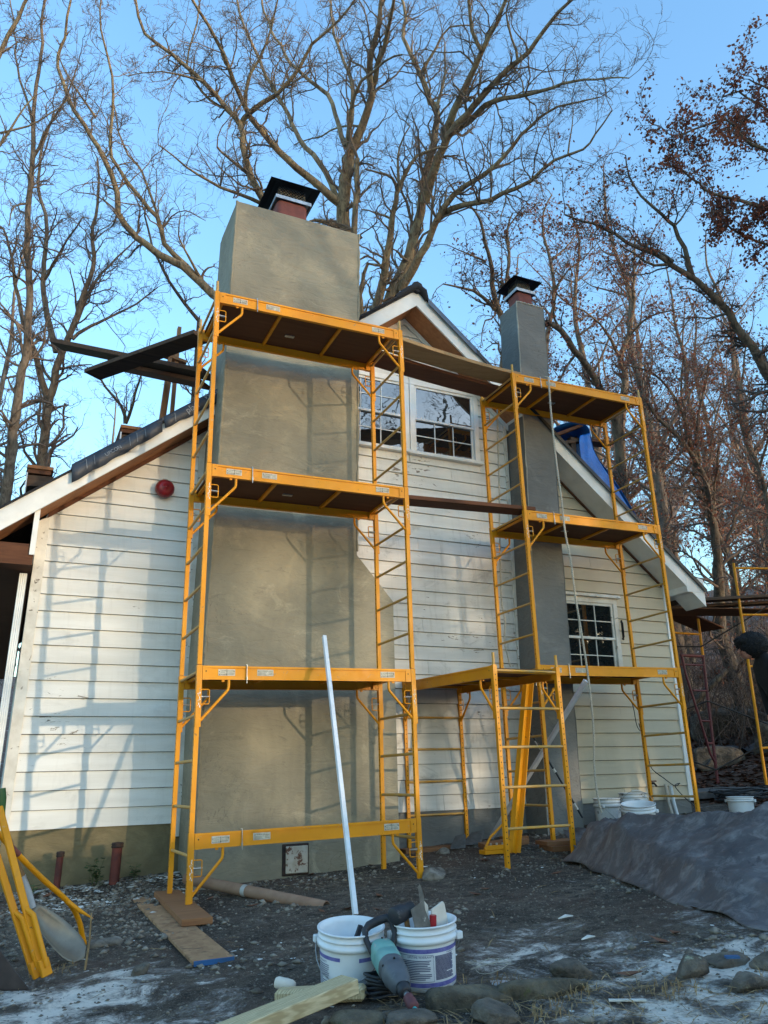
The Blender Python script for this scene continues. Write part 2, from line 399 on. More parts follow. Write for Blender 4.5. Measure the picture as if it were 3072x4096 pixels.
def bark(name, a, b, lichen=None, sc=1.0):
    t = NT(name); v = t.mapping((9*sc, 9*sc, 1.4*sc))
    n = t.noise(1.6, 7, 0.7, 0.8, v)
    c = t.mix(t.ramp(n, 0.35, 0.62), b, a)
    if lichen: c = t.mix(t.ramp(t.noise(2.2, 7, 0.7, 0.6), 0.52, 0.66, 0, 0.7), c, lichen)
    t.color(c); t.rough(0.95); t.spec(0.1); t.bump(n, 0.7, 0.03); MAT[name] = t.m
bark('bark_tan', S(168, 148, 120), S(84, 73, 62), S(176, 166, 134))
bark('bark_dark', S(120, 108, 96), S(64, 57, 52), S(126, 120, 102))
bark('bark_brown', S(146, 130, 114), S(82, 73, 65))
simple('twig_tan', S(146, 128, 112), S(108, 95, 86), 1.5, 0.95, spec=0.1)
simple('twig_brown', S(134, 119, 109), S(100, 89, 83), 1.5, 0.95, spec=0.1)
simple('twig_dark', S(110, 98, 91), S(82, 74, 70), 1.5, 0.95, spec=0.1)
def leafmat(name, a, b, tr=0.3):
    t = NT(name)
    c = t.mix(t.ramp(t.noise(1.4, 4, 0.6), 0.35, 0.65), a, b)
    t.color(c); t.rough(0.8); t.spec(0.15)
    tb = t.n.new('ShaderNodeBsdfTranslucent'); t.link(c, tb.inputs[0]) if not isinstance(c, tuple) else None
    ms = t.n.new('ShaderNodeMixShader'); ms.inputs[0].default_value = tr
    t.link(t.b.outputs[0], ms.inputs[1]); t.link(tb.outputs[0], ms.inputs[2]); t.link(ms.outputs[0], t.out.inputs[0])
    MAT[name] = t.m
leafmat('oak_leaf', S(158, 98, 74), S(112, 74, 64), 0.4)
leafmat('needles', S(46, 62, 44), S(34, 48, 36), 0.15)

def tarp_mat():
    t = NT('grey_tarp')
    c = t.mix(t.ramp(t.noise(1.6, 8, 0.7, 0.8), 0.3, 0.7), S(96, 91, 91), S(62, 58, 59))
    c = t.mix(t.ramp(t.noise(7, 9, 0.75, 0.6), 0.48, 0.72, 0, 0.75), c, S(146, 140, 137))
    c = t.mix(t.ramp(t.noise(4.5, 7, 0.7, 1.0, t.mapping((1, 1, 1), (0, 0, 0), None, (9, 3, 2))), 0.60, 0.68, 0, 0.75), c, S(46, 44, 48))
    t.color(c); t.rough(0.6); t.spec(0.35)
    t.bump(t.noise(2.2, 4, 0.5, 0.6, t.mapping((1, 2.2, 1), (0, 0, 0.6))), 0.35, 0.06); t.bump(t.noise(200, 2), 0.1, 0.002); MAT['grey_tarp'] = t.m
tarp_mat()

def glass(name, wav):
    t = NT(name); t.color((0.012, 0.014, 0.015)); t.rough(0.015); t.b.inputs['IOR'].default_value = 2.4
    t.bump(t.noise(2.2, 3, 0.5, 1.0), wav, 0.02); MAT[name] = t.m
glass('glass_wavy', 0.10); glass('glass_flat', 0.03)

def ground_mat():
    t = NT('ground_soil'); x, y, z = t.sep()
    n1 = t.noise(1.1, 6, 0.6, 0.4); n2 = t.noise(9, 10, 0.8, 0.2); n3 = t.noise(60, 5, 0.75)
    c = t.mix(t.ramp(n1, 0.36, 0.64), S(74, 64, 55), S(128, 113, 98))
    c = t.mix(t.ramp(n2, 0.40, 0.60), c, S(50, 43, 37))
    c = t.mix(t.ramp(t.noise(24, 7, 0.75), 0.54, 0.68, 0, 0.7), c, S(134, 122, 106))
    c = t.mix(t.ramp(t.voro(70), 0.05, 0.28, 0.75, 0), c, S(158, 148, 136))
    c = t.mix(t.ramp(n3, 0.66, 0.72), c, S(196, 192, 186))
    c = t.mix(t.ramp(t.noise(0.8, 4, 0.5, 0, t.mapping((1, 1, 1), (0, 0, 0), None, (4, 8, 0))), 0.5, 0.68, 0, 0.6), c, S(98, 76, 64))
    # leaf litter further away (woods)
    far = t.ramp(t.math('MAXIMUM', t.ramp(x, 9.5, 12, 0, 1), t.ramp(y, 13, 17, 0, 1)), 0, 1)
    lit = t.mix(t.ramp(t.noise(6, 9, 0.75, 0.5), 0.4, 0.62), S(84, 62, 52), S(122, 92, 76))
    c = t.mix(far, c, lit)
    # ice and old snow lying in patches in front
    s = t.math('ADD', t.math('MULTIPLY', x, 0.43), t.math('MULTIPLY', y, 0.90))           # distance from the yard's front edge
    d = t.math('SUBTRACT', t.math('MULTIPLY', x, 0.90), t.math('MULTIPLY', y, 0.43))
    front = t.ramp(s, 4.4, 5.9, 1, 0)
    rgt = t.ramp(d, -0.3, 0.9, 0, 1)
    lft = t.math('MULTIPLY', t.ramp(x, 0.6, 1.5, 1, 0), t.ramp(y, 5.0, 5.9, 1, 0))
    band = t.math('MAXIMUM', t.math('MULTIPLY', front, t.math('ADD', t.math('MULTIPLY', rgt, 0.75), 0.28)), lft)
    band = t.math('MAXIMUM', band, t.math('MULTIPLY', far, 0.30))
    sn = t.math('ADD', t.noise(2.6, 9, 0.70, 0.6, t.mapping((1, 1, 1), (0, 0, 0), None, (2.2, 5.5, 0))), t.math('MULTIPLY', band, 0.215))
    sn = t.math('ADD', sn, t.math('ADD', t.math('MULTIPLY', t.math('SUBTRACT', n3, 0.5), 0.16), t.math('MULTIPLY', t.math('SUBTRACT', n2, 0.5), 0.30)))
    thick = t.ramp(sn, 0.695, 0.79); film = t.ramp(sn, 0.63, 0.72, 0, 0.40)
    c = t.mix(film, c, S(190, 184, 178)); c = t.mix(thick, c, t.mix(t.ramp(n2, 0.3, 0.7), S(255, 246, 234), S(226, 216, 204)))
    t.color(c); t.rough(t.ramp(film, 0, 0.4, 0.95, 0.45)); t.spec(0.3)
    t.bump(n2, 0.7, 0.04); t.bump(n3, 0.9, 0.012); t.bump(t.voro(55), 0.3, 0.008)
    MAT['ground_soil'] = t.m
ground_mat()

# ------------------------------------------------------------------ ground
def sstep(a, b, x):
    t = np.clip((x-a)/(b-a), 0, 1); return t*t*(3-2*t)
def gz(x, y, micro=True):
    x = np.asarray(x, float); y = np.asarray(y, float)
    h = 0.05+0.05*(np.clip(x, -3, 10)-1.5)+0.03*np.clip(y-6.7, 0, 3)
    h = h+0.07*sstep(7.9, 8.5, y)*(1-sstep(1.6, 2.4, x))
    s = 0.43*x+0.90*y
    h = h-0.75*(1-sstep(2.2, 3.05, s))*(1-sstep(6, 12, np.abs(x)))
    # wooded slope on the right and behind
    r = np.clip(x-10.5, 0, 60)*0.26*sstep(6, 11, y)+np.clip(y-18, 0, 80)*0.16
    h = h+np.minimum(r, 13)
    # bank on the right where the man stands
    h = h+0.42*np.exp(-((x-9.15)**2/0.35+(y-6.75)**2/0.35))
    # unseen ridge added towards the sun, shaped to shade the yard
    q = 0.545*(x-2)-0.838*(y-8)
    h = h+3.1*sstep(15, 26, q)+1.2*fbm(x/9, y/9, 3, 5)*sstep(14, 22, q)
    h = h+0.9*fbm(x/6, y/6, 3, 3)*sstep(10.5, 16, np.maximum(x, y-4))
    if micro:
        h = h+0.05*fbm(x*1.3, y*1.3, 4, 1)+0.030*fbm(x*7, y*7, 3, 2)
    return h
def G(x, y): return float(gz(np.array([x]), np.array([y]))[0])
xs = np.unique(np.concatenate([np.linspace(-90, -4, 36), np.linspace(-4, -0.6, 30), np.linspace(-0.6, 8.2, 270), np.linspace(8.2, 14, 90), np.linspace(14, 40, 70), np.linspace(40, 130, 30)]))
ys = np.unique(np.concatenate([np.linspace(-90, -4, 50), np.linspace(-4, 2.2, 30), np.linspace(2.2, 8.8, 220), np.linspace(8.8, 14, 60), np.linspace(14, 45, 70), np.linspace(45, 150, 30)]))
X, Y = np.meshgrid(xs, ys); Z = gz(X, Y)
V = np.stack([X.ravel(), Y.ravel(), Z.ravel()], 1); nx, ny = len(xs), len(ys)
i = np.arange(nx-1); j = np.arange(ny-1); I, J = np.meshgrid(i, j); b = (J*nx+I).ravel()
ground = linkmesh('ground', npmesh('ground', V, np.stack([b, b+1, b+nx+1, b+nx], 1), True), 'ground_soil')
tag(ground, 'dark gravelly soil with patches of ice and old snow', kind='structure')

# ------------------------------------------------------------------ the house
LEAN = 0.018
YW = 8.58; XC = 4.36; XL = 0.10; XR = 8.60
def shx(x, z): return x+LEAN*(z-2.0)
house = empty('house', (XC, YW, 0.4), 'white and cream clapboard gable house with two stuccoed chimneys', 'house')
def P(x, y, z): return (shx(x, z), y, z)
SLR = 0.82                                             # wall line of the right slope
def rake(x): return 7.09-(0.8 if x < XC else SLR)*abs(x-XC)
# wall sheathing behind the boards, and the rest of the shell
m = MB(); poly = [P(XL, YW+0.03, 0.55), P(XR, YW+0.03, 0.55), P(XR, YW+0.03, rake(XR)), P(XC, YW+0.03, 7.09), P(XL, YW+0.03, rake(XL))]
m.prism(poly, (0, 0.10, 0)); gable = m.build('gable_wall', 'dark_hole', house)  # sheathing coloured near-black so the board gaps read as shadow lines
m = MB(); m.hexa([P(XL+0.01, YW+0.14, 0.5), P(XL+0.12, YW+0.14, 0.5), P(XL+0.12, 17.5, 0.5), P(XL+0.01, 17.5, 0.5), P(XL+0.01, YW+0.14, 3.6), P(XL+0.12, YW+0.14, 3.6), P(XL+0.12, 17.5, 3.6), P(XL+0.01, 17.5, 3.6)])
m.build('side_wall', 'white_siding', house)
m = MB(); m.hexa([P(XR-0.12, YW+0.14, 0.5), P(XR-0.01, YW+0.14, 0.5), P(XR-0.01, 17.5, 0.5), P(XR-0.12, 17.5, 0.5), P(XR-0.12, YW+0.14, 3.6), P(XR-0.01, YW+0.14, 3.6), P(XR-0.01, 17.5, 3.6), P(XR-0.12, 17.5, 3.6)])
m.build('side_wall', 'cream_siding', house)
m = MB(); m.prism([P(XL, 17.5, 0.5), P(XR, 17.5, 0.5), P(XR, 17.5, rake(XR)), P(XC, 17.5, 7.09), P(XL, 17.5, rake(XL))], (0, 0.12, 0)); m.build('back_wall', 'white_siding', house)
# foundation
m = MB(); m.box((XL+0.0, YW-0.005, -0.4), (2.2, YW+0.25, 0.64)); m.build('foundation', 'foundation', house)
m = MB(); m.box((3.5, YW-0.004, -0.2), (XR-0.06, YW+0.25, 0.62)); m.build('foundation', 'stucco_grey', house)
m = MB(); m.box((XR-0.25, YW+0.25, -0.2), (XR-0.06, 17.5, 0.62)); m.build('foundation', 'foundation', house)
# window openings (x0, x1, z0, z1) of the outer trim
WINS = [(3.30, 4.405, 5.04, 6.14), (4.415, 5.49, 5.03, 6.14), (6.55, 7.62, 2.20, 3.30)]
def subtract(a, b, cuts):
    out = [(a, b)]
    for c, d in cuts:
        nw = []
        for s, e in out:
            if d <= s or c >= e: nw.append((s, e)); continue
            if c > s: nw.append((s, c))
            if d < e: nw.append((d, e))
        out = nw
    return out
EXPO = 0.172; k = 0; z = 0.622
while z < 7.0:
    z1 = min(z+EXPO, 7.06)
    lo = max(XL, XC-(7.09-z)/0.8); hi = min(XR, XC+(7.09-z)/SLR)
    lo1 = max(XL, XC-(7.09-z1)/0.8); hi1 = min(XR, XC+(7.09-z1)/SLR)
    segs = []
    cuts = [(w[0], w[1]) for w in WINS if z1 > w[2]+0.01 and z < w[3]-0.01]
    regions = [(lo, min(1.735, hi), 'white_siding'), (max(3.38, lo), min(5.93, hi), 'worn_siding'), (6.50, hi, 'cream_siding')]
    for a, b, mt in regions:
        if b-a < 0.06: continue
        if mt != 'cream_siding' and z > 3.9: mt = 'white_siding'
        fill = []
        for w in WINS:
            if z1 > w[2]+0.01 and z < w[3]-0.01:
                s, e = max(a, w[0]), min(b, w[1])
                if e-s < 0.03: continue
                if z < w[2]-0.012: fill.append((s, e, z+0.0045, w[2]-0.001))
                if z1 > w[3]+0.012: fill.append((s, e, w[3]+0.001, z1-0.0035))
        for s, e, za, zb in fill:
            MB().hexa([P(s, YW-0.022, za), P(e, YW-0.022, za), P(e, YW+0.02, za), P(s, YW+0.02, za), P(s, YW-0.008, zb), P(e, YW-0.008, zb), P(e, YW+0.02, zb), P(s, YW+0.02, zb)]).build('clapboard', mt, gable)
        for s, e in subtract(a, b, cuts):
            if e-s < 0.03: continue
            # butt joints in the long courses
            js = [s, e]
            if e-s > 1.9 and k % 3 == 0: js = [s, s+(e-s)*(0.35+0.3*rng.random()), e]
            for s2, e2 in zip(js[:-1], js[1:]):
                st = s2+(lo1-lo if abs(s2-lo) < 1e-6 else 0); et = e2+(hi1-hi if abs(e2-hi) < 1e-6 else 0)
                if et-st < 0.0: et = st = (st+et)/2
                g1 = 0.0015; pr = 0.022+0.004*rng.random(); zz = z+0.002*(rng.random()-0.5)
                zz = zz+0.0032; z2 = z1-0.0022; Q = [P(s2+g1, YW-pr, zz), P(e2-g1, YW-pr, zz), P(e2-g1, YW+0.02, zz), P(s2+g1, YW+0.02, zz),
                     P(st+g1, YW-0.004, z2), P(et-g1, YW-0.004, z2), P(et-g1, YW+0.02, z2), P(st+g1, YW+0.02, z2)]
                o = MB().hexa(Q).build('clapboard', mt, gable)
    z = z1; k += 1
# (children of gable_wall share its frame)
def sub(parent, mb, name, mat, bevel=0.0, **kw):
    o = mb.build(name, mat, None, bevel, **kw); o.parent = parent; o.matrix_parent_inverse = Matrix.Identity(4); return o

# corner boards and trim
m = MB(); m.hexa([P(XL-0.03, YW-0.035, 0.60), P(XL+0.075, YW-0.035, 0.60), P(XL+0.075, YW+0.05, 0.60), P(XL-0.03, YW+0.05, 0.60), P(XL-0.03, YW-0.035, 3.62), P(XL+0.075, YW-0.035, 3.68), P(XL+0.075, YW+0.05, 3.68), P(XL-0.03, YW+0.05, 3.62)])
m.build('corner_board', 'old_trim', house, 0.004, label='white corner board with peeling paint')
m = MB(); m.hexa([P(XR-0.075, YW-0.035, 0.60), P(XR+0.03, YW-0.035, 0.60), P(XR+0.03, YW+0.05, 0.60), P(XR-0.075, YW+0.05, 0.60), P(XR-0.075, YW-0.035, 3.68), P(XR+0.03, YW-0.035, 3.62), P(XR+0.03, YW+0.05, 3.62), P(XR-0.075, YW+0.05, 3.68)])
m.build('corner_board', 'white_vinyl', house, 0.004)
m = MB(); m.hexa([P(1.66, YW-0.034, 0.5), P(1.735, YW-0.034, 0.5), P(1.735, YW+0.03, 0.5), P(1.66, YW+0.03, 0.5), P(1.66, YW-0.034, 4.9), P(1.735, YW-0.034, 4.96), P(1.735, YW+0.03, 4.96), P(1.66, YW+0.03, 4.9)])
m.build('chimney_trim', 'old_trim', house, 0.004)
m = MB(); m.hexa([P(5.90, YW-0.034, 0.5), P(5.955, YW-0.034, 0.5), P(5.955, YW+0.03, 0.5), P(5.90, YW+0.03, 0.5), P(5.90, YW-0.034, 5.8), P(5.955, YW-0.034, 5.8), P(5.955, YW+0.03, 5.8), P(5.90, YW+0.03, 5.8)])
m.build('chimney_trim', 'old_trim', house, 0.004)

# windows
def window(x0, x1, z0, z1, glassm, cols, nrows, openlow=0.0, sillw=True, trim='white_vinyl', lab=None):
    tw = 0.075
    w = MB()
    w.hexa([P(x0, YW-0.045, z1-tw), P(x1, YW-0.045, z1-tw), P(x1, YW+0.04, z1-tw), P(x0, YW+0.04, z1-tw), P(x0, YW-0.045, z1), P(x1, YW-0.045, z1), P(x1, YW+0.04, z1), P(x0, YW+0.04, z1)])
    for a, b_ in ((x0, x0+tw), (x1-tw, x1)):
        w.hexa([P(a, YW-0.043, z0+0.05), P(b_, YW-0.043, z0+0.05), P(b_, YW+0.04, z0+0.05), P(a, YW+0.04, z0+0.05), P(a, YW-0.043, z1-tw), P(b_, YW-0.043, z1-tw), P(b_, YW+0.04, z1-tw), P(a, YW+0.04, z1-tw)])
    win = w.build('window', trim, house, 0.004, label=lab)
    m = MB(); m.hexa([P(x0-0.03, YW-0.085, z0), P(x1+0.03, YW-0.085, z0), P(x1+0.03, YW+0.03, z0), P(x0-0.03, YW+0.03, z0), P(x0-0.03, YW-0.075, z0+0.05), P(x1+0.03, YW-0.075, z0+0.05), P(x1+0.03, YW+0.03, z0+0.05), P(x0-0.03, YW+0.03, z0+0.05)])
    sub(win, m, 'sill', trim, 0.004)
    ix0, ix1, iz0, iz1 = x0+tw, x1-tw, z0+0.05, z1-tw
    zm = (iz0+iz1)/2
    for (a, b_, yy, nm) in ((zm-0.018, iz1, YW-0.028, 'upper_sash'), (iz0+openlow, zm+0.018+openlow*0.2, YW-0.006, 'lower_sash')):
        s = MB(); fr = 0.034
        def bx(xa, xb, za, zb, y0=yy, y1=yy+0.03):
            return [P(xa, y0, za), P(xb, y0, za), P(xb, y1, za), P(xa, y1, za), P(xa, y0, zb), P(xb, y0, zb), P(xb, y1, zb), P(xa, y1, zb)]
        s.hexa(bx(ix0, ix1, a, a+fr)); s.hexa(bx(ix0, ix1, b_-fr, b_))
        s.hexa(bx(ix0, ix0+fr, a+fr, b_-fr, yy+0.001)); s.hexa(bx(ix1-fr, ix1, a+fr, b_-fr, yy+0.001))
        so = sub(win, s, nm, trim, 0.003)
        g = MB(); g.hexa(bx(ix0+fr-0.004, ix1-fr+0.004, a+fr-0.004, b_-fr+0.004, yy+0.016, yy+0.020)); sub(win, g, 'pane', glassm)
        for q in range(1, cols if not (nm == 'upper_sash' and glassm == 'glass_wavy' and x0 > 4) else 1):
            xx = ix0+fr+(ix1-ix0-2*fr)*q/cols
            sub(win, MB().hexa(bx(xx-0.006, xx+0.006, a+fr, b_-fr, yy+0.006, yy+0.0145)), 'muntin', trim)
        for q in range(1, nrows if not (nm == 'upper_sash' and glassm == 'glass_wavy' and x0 > 4) else 1):
            zz = a+fr+(b_-a-2*fr)*q/nrows
            sub(win, MB().hexa(bx(ix0+fr, ix1-fr, zz-0.006, zz+0.006, yy+0.0065, yy+0.0140)), 'muntin', trim)
    return win
window(*WINS[0], 'glass_wavy', 3, 2, lab='upstairs sash window half hidden by the big chimney')
window(*WINS[1], 'glass_wavy', 3, 2, lab='upstairs sash window with wavy reflections of trees')
window(*WINS[2], 'glass_flat', 3, 2, trim='old_trim', lab='ground floor sash window with worn white frame beside the slim chimney')
m = MB(); m.hexa([P(6.5, YW-0.10, 3.30), P(7.66, YW-0.10, 3.30), P(7.66, YW+0.02, 3.30), P(6.5, YW+0.02, 3.30), P(6.5, YW-0.08, 3.345), P(7.66, YW-0.08, 3.345), P(7.66, YW+0.02, 3.345), P(6.5, YW+0.02, 3.345)])
m.build('window_cap', 'old_trim', house, 0.004)
m = MB(); m.bar(P(7.645, YW-0.07, 2.72), P(7.645, YW-0.07, 3.0), 0.02, 0.015, (0, 1, 0)); m.tube([P(7.645, YW-0.045, 2.74), P(7.645, YW-0.09, 2.76), P(7.645, YW-0.09, 2.96), P(7.645, YW-0.045, 2.98)], 0.008, 6)
m.build('shutter_latch', 'dark_hole', house)

# roof
APX = 7.30; YF = 8.17; YB = 17.7
def rz_(x, off=0.0): return APX-(0.8 if x <= XC else 0.845)*abs(x-XC)+off
def slab(xa, xb, y0, y1, o0, o1):
    """a strip of roof between two x on one slope, between vertical offsets o0 and o1"""
    return [P(xa, y0, rz_(xa, o0)), P(xb, y0, rz_(xb, o0)), P(xb, y1, rz_(xb, o0)), P(xa, y1, rz_(xa, o0)), P(xa, y0, rz_(xa, o1)), P(xb, y0, rz_(xb, o1)), P(xb, y1, rz_(xb, o1)), P(xa, y1, rz_(xa, o1))]
XE0, XE1 = -0.62, 8.93
m = MB(); m.hexa(slab(XE0, XC, YF+0.02, YB, -0.10, 0.0)); m.hexa(slab(XC, XE1, YF+0.02, YB, -0.10, 0.0)); roof = m.build('roof', 'dark_plank', house)
m = MB(); m.hexa(slab(XE0-0.02, XC, YF-0.035, YB+0.02, 0.0025, 0.024)); sub(roof, m, 'shingles', 'shingle_black')
m = MB(); m.hexa(slab(XC, XE1+0.02, YF-0.035, YB+0.02, 0.0025, 0.024)); sub(roof, m, 'shingles', 'shingle_black')
m = MB(); m.hexa(slab(XE0, XC, YF-0.005, YF+0.02, -0.235, 0.0)); sub(roof, m, 'rake_fascia', 'white_trim')
m = MB(); m.hexa(slab(XC, XE1, YF-0.005, YF+0.02, -0.235, 0.0)); sub(roof, m, 'rake_fascia', 'white_trim')
m = MB(); m.hexa(slab(XE0, XC, YF+0.02, YW-0.03, -0.225, -0.205)); sub(roof, m, 'soffit', 'soffit_ply', label='bare plywood soffit under the left rake')
m = MB(); m.hexa(slab(XC, 5.95, YF+0.02, YW-0.03, -0.225, -0.205)); sub(roof, m, 'soffit', 'soffit_ply')
m = MB(); m.hexa(slab(5.95, XE1, YF+0.02, YW-0.03, -0.225, -0.205)); sub(roof, m, 'soffit', 'white_trim')
m = MB(); m.hexa(slab(XC, 6.0, YW-0.05, YW-0.025, -0.30, -0.226)); m.hexa(slab(2.9, XC, YW-0.05, YW-0.025, -0.30, -0.226)); sub(roof, m, 'frieze_trim', 'white_trim')
m = MB(); m.hexa(slab(6.5, 8.5, YW-0.045, YW-0.025, -0.262, -0.226)); sub(roof, m, 'frieze_trim', 'brown_plank')
m = MB(); m.hexa(slab(0.15, 1.75, YW-0.05, YW-0.025, -0.275, -0.226)); sub(roof, m, 'frieze_trim', 'brown_plank')
# eave fascia and boxes
m = MB(); m.hexa([P(8.60, YF-0.008, 3.40), P(XE1+0.01, YF-0.008, 3.40), P(XE1+0.01, YW+0.0, 3.40), P(8.60, YW, 3.40), P(8.60, YF-0.008, 3.66), P(XE1+0.01, YF-0.008, 3.60), P(XE1+0.01, YW, 3.60), P(8.60, YW, 3.66)])
sub(roof, m, 'eave_return', 'white_trim', 0.004)
m = MB(); m.hexa([P(8.62, YW, 3.40), P(XE1+0.01, YW, 3.40), P(XE1+0.01, YB, 3.40), P(8.62, YB, 3.40), P(8.62, YW, 3.60), P(XE1+0.01, YW, 3.60), P(XE1+0.01, YB, 3.60), P(8.62, YB, 3.60)])
sub(roof, m, 'eave_fascia', 'white_trim')
m = MB(); m.hexa([P(XE0, YF+0.05, 3.06), P(0.06, YF+0.05, 3.06), P(0.06, YB, 3.06), P(XE0, YB, 3.06), P(XE0, YF+0.05, 3.08), P(0.06, YF+0.05, 3.08), P(0.06, YB, 3.08), P(XE0, YB, 3.08)])
sub(roof, m, 'eave_soffit', 'brown_plank')
m = MB(); m.hexa([P(XE0, YF+0.05, 3.08), P(0.06, YF+0.05, 3.08), P(0.06, YF+0.09, 3.08), P(XE0, YF+0.09, 3.08), P(XE0, YF+0.05, 3.27), P(0.06, YF+0.05, 3.27), P(0.06, YF+0.09, 3.27), P(XE0, YF+0.09, 3.27)])
sub(roof, m, 'eave_board', 'brown_plank')
m = MB(); m.hexa([P(0.02, YF+0.03, 3.16), P(0.07, YF+0.03, 3.16), P(0.07, YW+0.02, 3.16), P(0.02, YW+0.02, 3.16), P(0.02, YF+0.03, 3.60), P(0.07, YF+0.03, 3.64), P(0.07, YW+0.02, 3.64), P(0.02, YW+0.02, 3.60)])
sub(roof, m, 'eave_trim', 'white_trim')
# underlayment lapped over the left rake, with print
m = MB(); m.hexa(slab(0.30, 2.9, YF-0.045, 11.0, 0.026, 0.070)); sub(roof, m, 'underlayment', 'underlayment')
def lap(xa, xb, d0, d1, wig):
    n = 14; vs = []; fs = []
    for q in range(n+1):
        x = xa+(xb-xa)*q/n; dd = d0+(d1-d0)*q/n+wig*math.sin(q*1.7)
        yy = YF-0.046-0.012*math.sin(q*2.1+1)
        vs += [P(x, YF-0.047, rz_(x, 0.071)), P(x+0.02, yy, rz_(x, -dd))]
    for q in range(n): a = 2*q; fs += [(a, a+1, a+3, a+2)]
    mb = MB(); mb.add(vs, fs, True); o = sub(roof, mb, 'underlayment_flap', 'underlayment')
    so = o.modifiers.new('solid', 'SOLIDIFY'); so.thickness = 0.003; return o
lap(0.30, 1.15, 0.13, 0.10, 0.008); lap(1.17, 1.98, 0.07, 0.12, 0.010)
def textmesh(txt, size, name='lettering', bold=0.0):
    c = bpy.data.curves.new(name, 'FONT'); c.body = txt; c.size = size; c.offset = bold; c.resolution_u = 3
    o = bpy.data.objects.new(name, c); COL.objects.link(o)
    dg = bpy.context.evaluated_depsgraph_get(); me = bpy.data.meshes.new_from_object(o.evaluated_get(dg))
    bpy.data.objects.remove(o); bpy.data.curves.remove(c); return me
_sl = Vector((1, 0, 0.8)).normalized(); _up = Vector((-0.8, 0, 1)).normalized()
def rooftext(txt, size, x, dz):
    me = textmesh(txt, size)
    for v in me.vertices:
        p = Vector(P(x, YF-0.064, rz_(x, dz)))+_sl*v.co.x+_up*v.co.y; v.co = p
    o = linkmesh('lettering', me, 'underlayment_print'); o.parent = roof; return o
rooftext('UPCON', 0.055, 0.62, -0.055); rooftext('plati', 0.10, 1.42, -0.055); rooftext('Water', 0.09, 1.60, 0.0)
m = MB()
for xx in (0.45, 0.52, 0.85, 0.92, 1.0, 1.30): m.bar(P(xx, YF-0.063, rz_(xx, -0.08)), P(xx-0.02, YF-0.063, rz_(xx, 0.02)), 0.004, 0.002, (0, 1, 0))
sub(roof, m, 'print_lines', 'underlayment_print')
# ridge cap lump and blue membrane on the right slope
m = MB(); ring = []
for q, (dx, dz, r) in enumerate([(-0.32, -0.20, 0.04), (-0.12, -0.03, 0.055), (0.0, 0.045, 0.06), (0.10, -0.02, 0.06), (0.15, -0.13, 0.045)]): ring.append(P(XC+dx, YF-0.03, APX+dz))
m.tube([ring[0], ring[1], ring[2], ring[3], ring[4]], [0.03, 0.05, 0.06, 0.06, 0.03], 10)
for yy in (8.6, 9.6, 11.6, 14, 17.7): pass
m.tube([P(XC, YF-0.06, APX+0.03), P(XC, 9.0, APX+0.03), P(XC, YB, APX+0.03)], 0.085, 8)
sub(roof, m, 'ridge_cap', 'shingle_black')
m = MB(); m.hexa(slab(XC+0.16, 5.3, YF-0.05, 10.5, 0.027, 0.036)); m.hexa(slab(XC+0.16, 5.25, YF-0.052, YF-0.046, -0.055, 0.027)); sub(roof, m, 'membrane', 'drip_blue')
m = MB(); m.hexa(slab(5.2, XE1+0.02, YF-0.045, YF-0.037, -0.035, 0.030)); sub(roof, m, 'drip_edge', 'cap_black')
m = MB(); m.hexa(slab(3.0, XC-0.1, YF-0.06, 9.5, 0.027, 0.055)); sub(roof, m, 'starter_shingles', 'shingle_black')

# ---- big chimney
def CX(x, z): return x+0.026*max(0, z-2.2)+0.0*z
YC = 7.80
prof = [(1.712, -0.3), (1.712, 2.2), (1.712, 7.655), (3.315, 7.655), (3.33, 3.36), (3.775, 2.86), (3.775, -0.3)]
m = MB(); pts = [(CX(x, z), YC, z) for x, z in prof]
m.prism(pts, (0, 0.77, 0))
ch = m.build('chimney', 'stucco_tan', house, 0.012, label='big tan stuccoed chimney with a shouldered base and black cap', seg=2)
